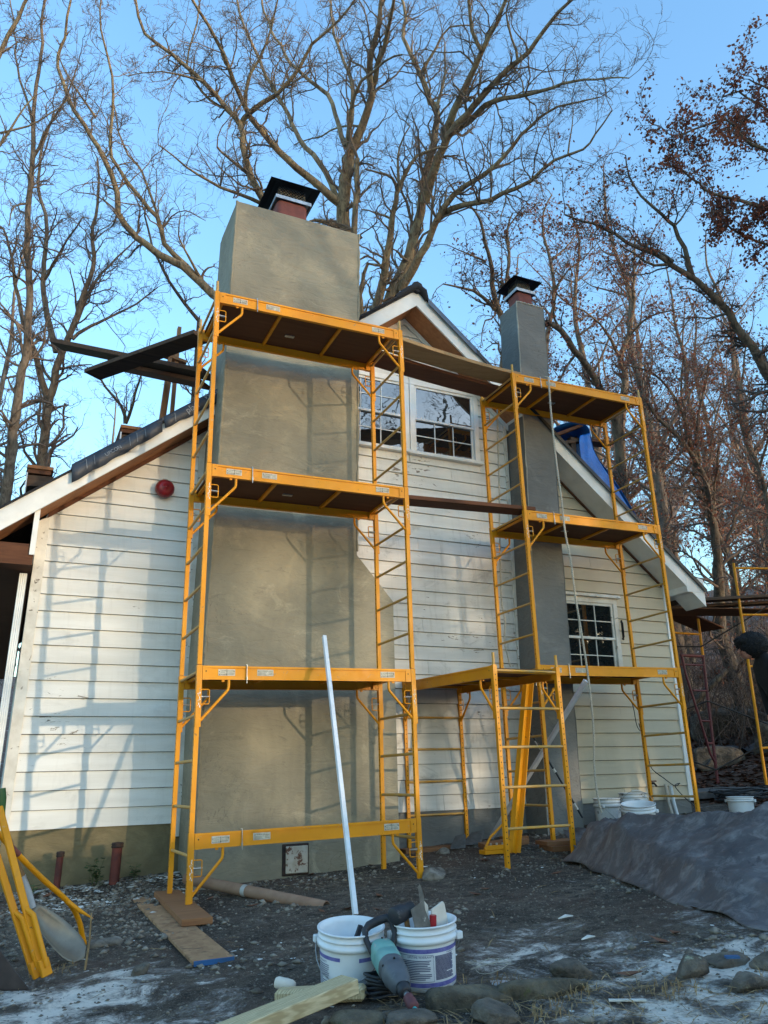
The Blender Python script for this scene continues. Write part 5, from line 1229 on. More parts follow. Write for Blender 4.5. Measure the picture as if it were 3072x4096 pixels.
for a, b in (((11.30, 10.58, 3.1), (12.2, 9.7, 3.75)), ((11.27, 10.58, 2.14), (12.1, 9.7, 1.55)), ((11.27, 10.58, 2.14), (10.5, 11.6, 1.75)), ((11.22, 10.58, 0.98), (12.2, 9.7, 1.62)), ((11.22, 10.58, 0.98), (10.3, 11.7, 1.6)), ((11.30, 10.58, 3.1), (10.4, 11.7, 3.25))): ftube('cross_brace', a, b, 0.013, 'brace_dark')
GQ = 'planks on the far scaffold'
plank('plank', (9.55, 9.62, 3.60), (13.2, 9.75, 4.02), 0.26, 0.05, 'dark_plank', 'front dark plank on the far scaffold beyond the eave', group=GQ)
plank('plank', (9.55, 9.92, 3.545), (13.2, 10.05, 3.945), 0.26, 0.05, 'dark_plank', 'second dark plank on the far scaffold behind the front one', group=GQ)
plank('plank', (9.75, 9.80, 3.50), (12.9, 10.35, 3.78), 0.70, 0.018, 'plywood', 'brown plywood sheet under the far scaffold planks', group=GQ)
plank('plank', (10.2, 10.6, 3.86), (12.0, 10.9, 3.50), 0.50, 0.03, 'brown_plank', 'tilted brown board behind the eave on the far scaffold', group=GQ)

# blue tarp on a little roof frame, right slope
bt = empty('roof_frame', (7.5, 9.0, 5.2), 'dark timber frame on the right roof slope under the blue tarp', 'timber frame')
MB().bar((7.50, 9.0, 4.85), (7.55, 9.0, 5.95), 0.09, 0.09, (0, 1, 0)).build('prop', 'dark_plank', bt)
MB().bar((7.44, 8.98, 5.25), (7.50, 8.98, 5.75), 0.10, 0.03, (0, 1, 0)).build('cleat', 'pvc_grey', bt)
MB().bar((7.05, 9.0, 5.72), (7.75, 9.0, 5.95), 0.14, 0.05).build('ledger', 'dark_plank', bt)
MB().bar((6.95, 8.95, 5.80), (7.70, 8.95, 6.16), 0.12, 0.045).build('ledger', 'brown_plank', bt)
MB().bar((7.8, 9.3, 6.08), (8.6, 9.3, 6.13), 0.20, 0.045).build('ledger', 'brown_plank', bt)
path = [(7.05, 5.93), (7.25, 6.06), (7.50, 6.16), (7.78, 6.17), (7.86, 6.05), (7.84, 5.75), (7.98, 5.50), (8.26, 5.14), (8.52, 4.80), (8.74, 4.50)]
vs = []; fs = []; nv = 10
for q, (x, z) in enumerate(path):
    for v in range(nv+1):
        t = v/nv; drop = 0.06*math.sin(v*1.9+q)+0.03*math.sin(v*4.1+q*2)
        vs.append((x+0.34*t*0.5*(1 if q > 4 else 0.3)+0.02*math.sin(v*2.7+q*1.3), 8.86+0.95*t+0.03*math.sin(q*1.7+v), z+drop*0.6+(0.05*t)))
for q in range(len(path)-1):
    for v in range(nv): a = q*(nv+1)+v; fs.append((a, a+1, a+nv+2, a+nv+1))
# front side skirt of the tarp
sk = []; sp = [(7.84, 6.05), (7.82, 5.75), (7.95, 5.50), (8.22, 5.14), (8.47, 4.80), (8.68, 4.52)]; lw = [(7.62, 5.98), (7.58, 5.72), (7.60, 5.42), (7.70, 5.16), (8.0, 4.90), (8.36, 4.66)]
m = MB().add(vs, fs, True); vs2 = []
for (a, b_) in zip(sp, lw):
    for v in range(6):
        t = v/5; vs2.append((a[0]+(b_[0]-a[0])*t, 8.86-0.03*math.sin(v*2.2+a[1]*5)+0.04*t, a[1]+(b_[1]-a[1])*t+0.012*math.sin(v*3)))
m.add(vs2, [(q*6+v, q*6+v+1, q*6+v+7, q*6+v+6) for q in range(len(sp)-1) for v in range(5)], True)
o = m.build('blue_tarp', 'blue_tarp', None, 0, 'bright blue tarp draped over a timber frame on the right roof', 'tarp'); o.modifiers.new('solid', 'SOLIDIFY').thickness = 0.006; o.modifiers.new('sub', 'SUBSURF').render_levels = 1
# ------------------------------------------------------------------ the man at the right edge
def person():
    e = empty('person', (8.93, 6.88, G(8.93, 6.88)), 'person in a black hooded coat leaning forward at the right edge', 'person')
    gzv = G(8.93, 6.88)
    # facing -x (left in the picture), bent forward from the hips
    hip = Vector((8.76, 6.98, gzv+0.97)); f_ = Vector((-0.75, 0.35, 0)).normalized(); sd = Vector((f_.y, -f_.x, 0))
    J = {}
    J['pelvis'] = hip; J['belly'] = hip+f_*0.06+Vector((0, 0, 0.18)); J['chest'] = hip+f_*0.12+Vector((0, 0, 0.42)); J['neck'] = hip+f_*0.22+Vector((0, 0, 0.60)); J['head'] = hip+f_*0.32+Vector((0, 0, 0.70)); J['crown'] = hip+f_*0.37+Vector((0, 0, 0.78))
    for s, n in ((1, 'l'), (-1, 'r')):
        J['hip'+n] = hip+sd*0.10*s-Vector((0, 0, 0.04)); J['knee'+n] = hip+sd*0.12*s+f_*0.06-Vector((0, 0, 0.47)); J['ank'+n] = hip+sd*0.12*s-f_*0.02-Vector((0, 0, 0.87)); J['toe'+n] = J['ank'+n]+f_*0.17-Vector((0, 0, 0.05))
        J['sh'+n] = J['chest']+sd*0.19*s+f_*0.06+Vector((0, 0, 0.05)); J['el'+n] = J['sh'+n]-f_*0.04+sd*0.05*s-Vector((0, 0, 0.29)); J['wr'+n] = J['el'+n]-f_*0.02-Vector((0, 0, 0.25)); J['ha'+n] = J['wr'+n]+f_*0.01-Vector((0, 0, 0.08))
    E_ = [('pelvis', 'belly'), ('belly', 'chest'), ('chest', 'neck'), ('neck', 'head'), ('head', 'crown')]
    for n in 'lr': E_ += [('pelvis', 'hip'+n), ('hip'+n, 'knee'+n), ('knee'+n, 'ank'+n), ('ank'+n, 'toe'+n), ('chest', 'sh'+n), ('sh'+n, 'el'+n), ('el'+n, 'wr'+n), ('wr'+n, 'ha'+n)]
    R_ = {'pelvis': 0.17, 'belly': 0.17, 'chest': 0.185, 'neck': 0.075, 'head': 0.095, 'crown': 0.085}
    for n in 'lr': R_.update({'hip'+n: 0.11, 'knee'+n: 0.075, 'ank'+n: 0.055, 'toe'+n: 0.045, 'sh'+n: 0.095, 'el'+n: 0.065, 'wr'+n: 0.05, 'ha'+n: 0.035})
    ks = list(J); me = bpy.data.meshes.new('body'); me.from_pydata([tuple(J[k]) for k in ks], [(ks.index(a), ks.index(b)) for a, b in E_], []); me.update()
    o = linkmesh('body', me, 'coat_black', e)
    md = o.modifiers.new('skin', 'SKIN'); md.use_smooth_shade = True
    for i_, k in enumerate(ks):
        sv_ = me.skin_vertices[0].data[i_] if me.skin_vertices else None
        if sv_: sv_.radius = (R_[k], R_[k]); sv_.use_root = (k == 'pelvis')
    o.modifiers.new('sub', 'SUBSURF').render_levels = 2
    # face, hood of fur, hands
    H = J['head']; fc = H+f_*0.075+Vector((0, 0, -0.045))
    def ell(c, r, mat, nm, noise=0.0, n=20, m_=14, par=e, fr=f_):
        vs = []; up = Vector((0, 0, 1)); rr_ = random.Random(5)
        for a in range(m_+1):
            th = math.pi*a/m_
            for b in range(n):
                ph = 2*math.pi*b/n; d = Vector((0, 0, 0))+fr*math.sin(th)*math.cos(ph)*r[0]+sd*math.sin(th)*math.sin(ph)*r[1]+up*math.cos(th)*r[2]
                vs.append(c+d*(1+noise*(rr_.random()-0.5)))
        fs = [(a*n+b, a*n+(b+1) % n, (a+1)*n+(b+1) % n, (a+1)*n+b) for a in range(m_) for b in range(n)]
        return MB().add(vs, fs, True).build(nm, mat, par)
    ell(fc, (0.085, 0.070, 0.10), 'skin', 'face')
    MB().tube([fc+f_*0.075+Vector((0, 0, 0.03)), fc+f_*0.108-Vector((0, 0, 0.01)), fc+f_*0.082-Vector((0, 0, 0.02))], [0.010, 0.017, 0.012], 8).build('nose', 'skin', e)
    for s in (1, -1): ell(fc+f_*0.072+sd*0.030*s+Vector((0, 0, 0.028)), (0.012, 0.014, 0.009), 'dark_hole', 'eye', 0, 8, 6)
    MB().bar(fc+f_*0.080+sd*0.022-Vector((0, 0, 0.045)), fc+f_*0.080-sd*0.022-Vector((0, 0, 0.045)), 0.008, 0.007).build('mouth', 'collar_red', e)
    hood = ell(H-f_*0.02+Vector((0, 0, 0.035)), (0.185, 0.165, 0.165), 'hair_black', 'hood', 0.10, 36, 24)
    ell(H+f_*0.115+Vector((0, 0, 0.075)), (0.085, 0.13, 0.07), 'hair_black', 'hood_brim', 0.2, 26, 16)
    # fur tufts on the hood
    m = MB(); rr_ = random.Random(9)
    for q in range(900):
        th = math.acos(1-1.7*rr_.random()); ph = 2*math.pi*rr_.random()
        d = f_*math.sin(th)*math.cos(ph)*0.19+sd*math.sin(th)*math.sin(ph)*0.17+Vector((0, 0, 1))*math.cos(th)*0.17
        p = H-f_*0.01+Vector((0, 0, 0.035))+d*0.96; t = Vector((rr_.uniform(-1, 1), rr_.uniform(-1, 1), rr_.uniform(-1, 1)))*0.02+d.normalized()*0.02-Vector((0, 0, 0.012)); w = d.cross(t).normalized()*0.005
        m.add([p-w, p+w, p+t], [(0, 1, 2)])
    m.build('fur', 'hair_black', e, kind='stuff')
    for n in 'lr':
        hb_ = J['ha'+n]; fw_ = (J['ha'+n]-J['wr'+n]).normalized()
        mm = MB(); mm.tube([J['wr'+n], hb_, hb_+fw_*0.03], [0.028, 0.038, 0.03], 10)
        for q in range(4): b0 = hb_+fw_*0.02+sd*(q-1.5)*0.018; mm.tube([b0, b0+fw_*(0.04+0.006*(1.5-abs(q-1.5)))-Vector((0, 0, 0.005)), b0+fw_*0.055-Vector((0, 0, 0.03))], [0.010, 0.009, 0.007], 7)
        s = 1 if n == 'l' else -1; mm.tube([hb_-sd*0.03*s, hb_-sd*0.045*s+fw_*0.03, hb_-sd*0.035*s+fw_*0.055], [0.012, 0.010, 0.008], 7)
        mm.build('hand', 'skin', e)
person()

# ------------------------------------------------------------------ stones, litter, gravel
def rock(x, y, sx, sy, sz, seed, mat, label, group='border stones in the foreground', rot=0.0, sink=0.42, cat='stone', flat=0.0):
    r = np.random.default_rng(seed); n, mm = 44, 28; th = np.linspace(0, np.pi, mm+1); ph = np.linspace(0, 2*np.pi, n, endpoint=False)
    T, Ph = np.meshgrid(th, ph, indexing='ij'); D = np.stack([np.sin(T)*np.cos(Ph), np.sin(T)*np.sin(Ph), np.cos(T)], -1)
    R = (np.abs(D)**3.6).sum(-1)**(-1/3.6)*0.92
    for q in range(9):                                    # planar facets
        nv = r.normal(size=3); nv /= np.linalg.norm(nv); c = 0.52+0.34*r.random(); dp = D @ nv
        R = np.where(dp > 1e-3, np.minimum(R, c/np.maximum(dp, 1e-3)), R)
    R = R*(1+0.16*fbm(np.cos(Ph)*np.sin(T)*2.5+seed, np.sin(Ph)*np.sin(T)*2.5+T, 4, seed % 50)+0.10*fbm(np.cos(Ph)*np.sin(T)*8+seed, np.sin(Ph)*np.sin(T)*8+T*5, 3, seed % 31))*1.12
    V = D*R[..., None]*np.array([sx, sy, sz]); c, s = math.cos(rot), math.sin(rot)
    V = np.stack([V[..., 0]*c-V[..., 1]*s, V[..., 0]*s+V[..., 1]*c, V[..., 2]], -1).reshape(-1, 3)
    V += np.array([x, y, G(x, y)+sz*(1-2*sink)])
    a, b = np.meshgrid(np.arange(mm), np.arange(n), indexing='ij'); a = a.ravel(); b = b.ravel(); b2 = (b+1) % n
    F = np.stack([a*n+b, (a+1)*n+b, (a+1)*n+b2, a*n+b2], 1)
    return tag(linkmesh('stone', npmesh('stone', V, F, False), mat), label, cat, group)
rock(1.98, 3.38, 0.21, 0.085, 0.070, 3, 'rock_mossy', 'long brown border stone right under the printed bucket', rot=-0.35, sink=0.42)
rock(1.60, 3.29, 0.12, 0.09, 0.045, 5, 'rock', 'grey border stone under the drill chisel', rot=0.2)
rock(1.44, 3.42, 0.11, 0.09, 0.055, 8, 'rock_mossy', 'brown stone with pale lichen in front of the drill cord')
rock(2.26, 3.28, 0.20, 0.07, 0.055, 12, 'rock_mossy', 'flat border stone two stones right of the printed bucket', rot=-0.4, sink=0.5)
rock(1.93, 3.14, 0.09, 0.08, 0.06, 14, 'rock', 'dark rounded stone at the bottom edge right of the chisel')
rock(2.53, 3.42, 0.11, 0.07, 0.05, 17, 'rock', 'reddish low stone in the icy patch', rot=-0.3, sink=0.42)
rock(2.90, 3.06, 0.075, 0.06, 0.06, 21, 'rock', 'rounded brown stone lying in the snow', sink=0.3)
rock(3.18, 3.10, 0.11, 0.07, 0.06, 24, 'rock', 'angular grey stone at the right edge, farthest of the group')
rock(3.26, 2.92, 0.10, 0.075, 0.055, 27, 'rock', 'dark stone at the right edge beside the blue scrap')
rock(2.95, 2.80, 0.10, 0.08, 0.055, 31, 'rock', 'low tan stone in the straw at the lower right', sink=0.4)
rock(3.56, 6.69, 0.13, 0.09, 0.055, 33, 'gravel', 'pale rubble block against the right front foot of the big tower', 'rubble blocks', 0.1, 0.25)
rock(4.85, 7.85, 0.10, 0.07, 0.05, 35, 'gravel', 'small grey rubble lump by the reddish boards', 'rubble blocks'); rock(4.35, 7.95, 0.07, 0.06, 0.05, 36, 'gravel', 'small rubble lump left of the loose yellow rail', 'rubble blocks')
rock(0.75, 6.0, 0.11, 0.09, 0.04, 37, 'gravel', 'flat rubble lump in the dirt right of the shovel', 'rubble blocks'); rock(0.83, 5.05, 0.055, 0.045, 0.05, 39, 'rock', 'square grey stone in the dirty snow at left', 'rubble blocks')
BL_ = ['mid sized boulder beside the far scaffold post', 'large boulder right of the far scaffold post', 'boulder left behind the far scaffold ladder', 'big boulder up the slope near the right edge', 'boulder below the fallen log', 'wide boulder at the right edge of the slope', 'biggest boulder high on the slope', 'boulder above the fallen log', 'small boulder near the foot of the red ladder']
for q, (x, y, s, sd_) in enumerate(((12.3, 11.6, 0.55, 51), (13.4, 11.0, 0.75, 52), (11.9, 12.6, 0.5, 53), (14.8, 13.2, 0.9, 54), (12.7, 14.2, 0.7, 55), (15.5, 11.8, 0.8, 56), (17.5, 16.5, 1.1, 57), (13.8, 16.8, 0.8, 58), (10.9, 11.9, 0.35, 59))):
    rock(x, y, s, s*0.7, s*0.5, sd_, 'rock', BL_[q], 'boulders on the slope', q*0.7, 0.35, 'boulder')

def scatter(n, dens, hs, mat, name, label, flat=0.6, seed=1, kindshape='stone'):
    r = np.random.default_rng(seed); P_ = dens(r, n); n = len(P_)
    s = hs(r, n)
    base = np.array([(1, 0, 0), (-0.9, 0.2, 0), (0, 1, 0.1), (0.1, -0.95, 0), (0, 0.1, 1), (0.1, 0, -0.8)], float)
    Fb = np.array([(0, 2, 4), (2, 1, 4), (1, 3, 4), (3, 0, 4), (2, 0, 5), (1, 2, 5), (3, 1, 5), (0, 3, 5)])
    if kindshape == 'flake':
        base = np.array([(1, 0.1, 0), (0.3, 0.8, 0.06), (-0.9, 0.4, 0), (-0.6, -0.6, 0.05), (0.4, -0.7, 0)], float); Fb = np.array([(0, 1, 2), (0, 2, 3), (0, 3, 4)])
    if kindshape == 'leaf':
        base = np.array([(1.2, 0, 0.25), (0.2, 0.55, 0.1), (-1, 0.1, 0.2), (0.1, -0.5, 0.15), (0.1, 0, -0.05)], float); Fb = np.array([(0, 1, 4), (1, 2, 4), (2, 3, 4), (3, 0, 4)])
    if kindshape == 'straw':
        base = np.array([(-1, -0.02, 0), (-1, 0.02, 0), (0, 0.03, 0.10), (0, -0.03, 0.10), (1, 0, 0.02)], float); Fb = np.array([(0, 3, 2), (0, 2, 1), (3, 4, 2)])
    B_ = base[None]*(1+0.35*(r.random((n, len(base), 1))-0.5)); B_ = B_*s[:, None, None]
    if kindshape == 'stone': B_[:, :, 2] *= flat; B_[:, :, 0] *= 0.8+0.6*r.random((n, 1))
    az = r.random(n)*6.28; c, sn = np.cos(az)[:, None], np.sin(az)[:, None]
    tilt = (r.random((n, 1))-0.5)*(0.5 if kindshape != 'stone' else 0.8)
    X = B_[..., 0]*c-B_[..., 1]*sn; Y_ = B_[..., 0]*sn+B_[..., 1]*c; Z_ = B_[..., 2]+tilt*B_[..., 0]
    zz = gz(P_[:, 0], P_[:, 1])
    V = np.stack([X+P_[:, 0:1], Y_+P_[:, 1:2], Z_+zz[:, None]+(s[:, None]*(0.15 if kindshape == 'stone' else 0.12))], -1).reshape(-1, 3)
    F = (Fb[None]+np.arange(n)[:, None, None]*len(base)).reshape(-1, 3)
    return tag(linkmesh(name, npmesh(name, V, F), mat), label, name.replace('_', ' ').split()[-1], kind='stuff')
def yard(r, n):
    P_ = np.stack([r.uniform(-0.6, 8.6, n), r.uniform(2.5, 8.5, n)], 1); s = 0.43*P_[:, 0]+0.9*P_[:, 1]
    keep = (s > 3.15) & ~((P_[:, 0] > 1.72) & (P_[:, 0] < 3.78) & (P_[:, 1] > 7.8)); return P_[keep]
def heavy(r, n):
    P_ = yard(r, n); w = vnoise(P_[:, 0]*1.4, P_[:, 1]*1.4, 77); k = (w+0.25*(P_[:, 1] > 7.2)+0.3*((P_[:, 0] < 1.3) & (P_[:, 1] > 5.8))) > 0.52+0.3*r.random(len(P_)); return P_[k]
scatter(15000, yard, lambda r, n: 0.004+0.010*r.random(n)**3, 'gravel', 'ground_gravel', 'fine grey gravel in the soil of the yard', seed=2)
scatter(9000, heavy, lambda r, n: 0.008+0.030*r.random(n)**3.5, 'gravel', 'ground_rubble', 'coarser broken rubble on the soil', seed=3)
scatter(3200, lambda r, n: np.stack([r.uniform(-0.4, 1.6, n), 8.5-2.6*r.random(n)**1.6], 1), lambda r, n: 0.006+0.024*r.random(n)**3, 'gravel', 'ground_rubble', 'grey rubble along the left foundation', seed=13)
scatter(2600, heavy, lambda r, n: 0.006+0.016*r.random(n)**3, 'chip_white', 'paint_chips', 'white paint chips and mortar crumbs on the soil', seed=4, kindshape='flake')
scatter(620, lambda r, n: np.stack([r.uniform(0.2, 1.7, n), 8.45-0.9*r.random(n)**2], 1), lambda r, n: 0.012+0.035*r.random(n)**2, 'chip_white', 'paint_chips', 'white paint flakes heaped along the foundation', seed=5, kindshape='flake')
scatter(70, yard, lambda r, n: 0.03+0.035*r.random(n), 'dead_leaf', 'fallen_leaves', 'brown oak leaves fallen in the yard', seed=6, kindshape='leaf')
def slope(r, n):
    return np.stack([r.uniform(9.3, 24, n), r.uniform(8.2, 24, n)], 1)
scatter(26000, slope, lambda r, n: 0.04+0.05*r.random(n), 'dead_leaf', 'fallen_leaves', 'thick brown leaf litter on the wooded slope', seed=7, kindshape='leaf')
def frontband(r, n):
    P_ = np.stack([r.uniform(1.0, 3.9, n), r.uniform(2.4, 4.2, n)], 1); s = 0.43*P_[:, 0]+0.9*P_[:, 1]; w = vnoise(P_[:, 0]*2.3, P_[:, 1]*2.3, 91); return P_[(s > 3.15) & (s < 4.15) & (w > 0.45)]
scatter(2600, frontband, lambda r, n: 0.03+0.05*r.random(n), 'straw', 'dry_straw', 'dry grass and pine needles among the border stones', seed=8, kindshape='straw')
scatter(260, lambda r, n: yard(r, n), lambda r, n: 0.05+0.06*r.random(n), 'straw', 'dry_straw', 'scattered straw and twigs on the soil', seed=9, kindshape='straw')
# upright dry grass tufts
def tuft(cx, cy, n, h, mat, seed, spread=0.08):
    r = random.Random(seed); m = MB()
    for q in range(n):
        x, y = cx+r.gauss(0, spread), cy+r.gauss(0, spread*0.7); z = G(x, y); a = r.random()*6.28; l = h*(0.5+0.7*r.random()); w = 0.0018
        d = Vector((math.cos(a), math.sin(a), 0)); sdv = Vector((-d.y, d.x, 0))*w
        p0_ = Vector((x, y, z-0.01)); p1_ = p0_+d*l*0.3+Vector((0, 0, l*0.6)); p2_ = p0_+d*l*0.9+Vector((0, 0, l*(0.45+0.4*r.random())))
        m.add([p0_-sdv, p0_+sdv, p1_+sdv, p1_-sdv, p2_], [(0, 1, 2, 3), (3, 2, 4)])
    return m
m = MB()
for q, (x, y) in enumerate(((2.32, 3.16), (2.12, 3.05), (1.40, 3.40), (1.55, 3.30), (3.35, 3.05), (3.4, 2.85), (3.1, 2.78), (2.2, 3.55), (0.42, 5.5), (2.7, 2.95))):
    t_ = tuft(x, y, 46, 0.07, 'straw', 60+q, 0.075); m.add(t_.v, t_.f)
tag(m.build('dry_grass', 'straw'), 'tufts of dry yellow grass between the border stones', 'grass', kind='stuff')
# weeds by the foundation
for q, (x, y, h, n, lb) in enumerate(((0.93, 8.36, 0.22, 70, 'leafy green weed between the two rusty stub pipes'), (1.28, 8.4, 0.14, 30, 'small green weed right of the thicker stub pipe'), (0.38, 8.3, 0.10, 24, 'low green weed left of the thin stub pipe'))):
    e = empty('weed', (x, y, G(x, y)), lb, 'weed', 'weeds along the foundation'); r = random.Random(80+q); ms, ml = MB(), MB()
    for k in range(n//6):
        a = r.random()*6.28; tip = Vector((x+math.cos(a)*h*0.7*r.random(), y-abs(math.sin(a))*h*0.5*r.random(), G(x, y)+h*(0.5+0.6*r.random()))); b0 = Vector((x+r.gauss(0, 0.04), y, G(x, y)-0.01)); mid = b0.lerp(tip, 0.5)+Vector((0, 0, 0.02)); ms.tube([b0, mid, tip], 0.002, 4)
        for s in range(6):
            c = b0.lerp(tip, 0.3+0.7*s/5)+Vector((r.gauss(0, 0.012), r.gauss(0, 0.012), r.gauss(0, 0.008))); aa = r.random()*6.28; d = Vector((math.cos(aa), math.sin(aa), 0.3)); w = d.cross(Vector((0, 0, 1))).normalized(); l = 0.034+0.03*r.random()
            ml.add([c, c+d*l*0.5+w*l*0.4, c+d*l, c+d*l*0.5-w*l*0.4], [(0, 1, 2, 3)])
    ms.build('stem', 'weed_green', e); ml.build('leaves', 'weed_green', e, kind='stuff')
# single litter pieces
MB().box((2.16, 3.50, G(2.2, 3.52)+0.002), (2.25, 3.56, G(2.2, 3.52)+0.010), Matrix.Rotation(-0.4, 3, 'Z')).build('plastic_scrap', 'pale_metal', None, 0, 'pale blue grey plastic scrap on the soil near the border stones', 'scrap')
MB().box((3.07, 2.98, G(3.1, 3.0)+0.05), (3.13, 3.01, G(3.1, 3.0)+0.06), Matrix.Rotation(-0.5, 3, 'Z')).build('plastic_scrap', 'blue_edge', None, 0, 'small bright blue scrap among the right border stones', 'scrap')
MB().box((2.38, 2.955, G(2.45, 2.97)+0.004), (2.53, 2.975, G(2.45, 2.97)+0.010), Matrix.Rotation(-0.55, 3, 'Z')).build('paint_stick', 'chip_white', None, 0, 'white splinter of wood lying in the snow patch', 'splinter')
for (x, y, s, lb) in ((3.28, 4.45, 0.06, 'cream paint flake standing on edge in the soil'), (1.2, 6.9, 0.045, 'pale blue flake on the dirt left of the boards'), (3.7, 7.2, 0.08, 'white board sliver near the low scaffold'), (3.05, 3.95, 0.05, 'pale flat flake of stone on the icy soil')):
    z = G(x, y)+0.012; m = MB(); m.prism([(x-s, y, z), (x, y-s*0.35, z+0.01), (x+s*0.9, y, z+0.006), (x+s*0.2, y+s*0.4, z+0.012)], (0, 0, 0.006)); m.build('paint_flake', 'chip_white', None, 0, lb, 'flake', 'larger flakes on the soil')
for q, (x, y, w, lb) in enumerate(((4.9, 8.2, 0.16, 'broken grey slab leaning by the foot of the wall'), (4.62, 8.05, 0.11, 'smaller broken slab lying by the wall'))):
    z = G(x, y); m = MB(); m.prism([(x-w, y, z+0.01), (x+w*0.2, y-0.08, z+0.02), (x+w, y+0.05, z+0.13), (x+w*0.3, y+0.12, z+0.11)], (0, 0.02, 0.02)); m.build('broken_slab', 'mortar_grey', None, 0, lb, 'slab', 'broken slabs by the wall')
# twine on the ground
rt = []
for s in range(40): a = s*0.42; rt.append((2.30+0.09*math.cos(a)*(1+0.01*s), 3.72+0.07*math.sin(a)+0.002*s, G(2.3, 3.72)+0.02+0.02*math.sin(a*1.3)))
MB().tube(rt, 0.0016, 4).build('twine', 'rope', None, 0, 'loose loop of thin white twine right of the printed bucket', 'twine')
# coil of dark cable and boards at the right corner
m = MB(); r = random.Random(4)
for q in range(9):
    pts = []; R = 0.26+0.16*r.random(); ox, oy = r.gauss(0, 0.05), r.gauss(0, 0.05)
    for s in range(29): a = 2*math.pi*s/28; x = 9.95+ox+R*1.3*math.cos(a); y = 9.0+oy+R*0.8*math.sin(a); pts.append((x, y, G(x, y)+0.03+0.018*q+0.02*math.sin(3*a+q)))
    m.tube(pts, 0.011, 6, caps=False)
m.build('coiled_cable', 'cable', None, 0, 'heap of coiled dark cable on the ground beyond the house corner', 'cable')
plank('board', (9.9, 8.25, G(9.9, 8.25)+0.06), (11.6, 8.0, G(11.6, 8.0)+0.06), 0.14, 0.09, 'treated_lumber', 'pale timber lying beyond the coiled cable', 'board', 'boards beyond the house corner')
plank('board', (10.1, 8.2, G(10.1, 8.2)+0.15), (11.8, 7.9, G(11.8, 7.9)+0.15), 0.12, 0.09, 'dark_plank', 'dark timber stacked on the pale one beyond the coiled cable', 'board', 'boards beyond the house corner')
plank('board', (8.8, 9.9, 0.60), (11.0, 9.9, 0.66), 0.9, 0.10, 'mortar_grey', 'grey step slab beyond the house corner', 'slab', 'boards beyond the house corner')
m = MB(); m.hexa([(7.30, 8.12, 0.36), (7.75, 8.02, 0.37), (7.78, 8.36, 0.39), (7.34, 8.42, 0.38), (7.32, 8.14, 0.50), (7.72, 8.05, 0.46), (7.75, 8.34, 0.50), (7.36, 8.40, 0.53)]); m.build('dark_mat', 'tool_grey', None, 0.02, 'folded dark grey sheet between the bucket and the scaffold foot', 'sheet')
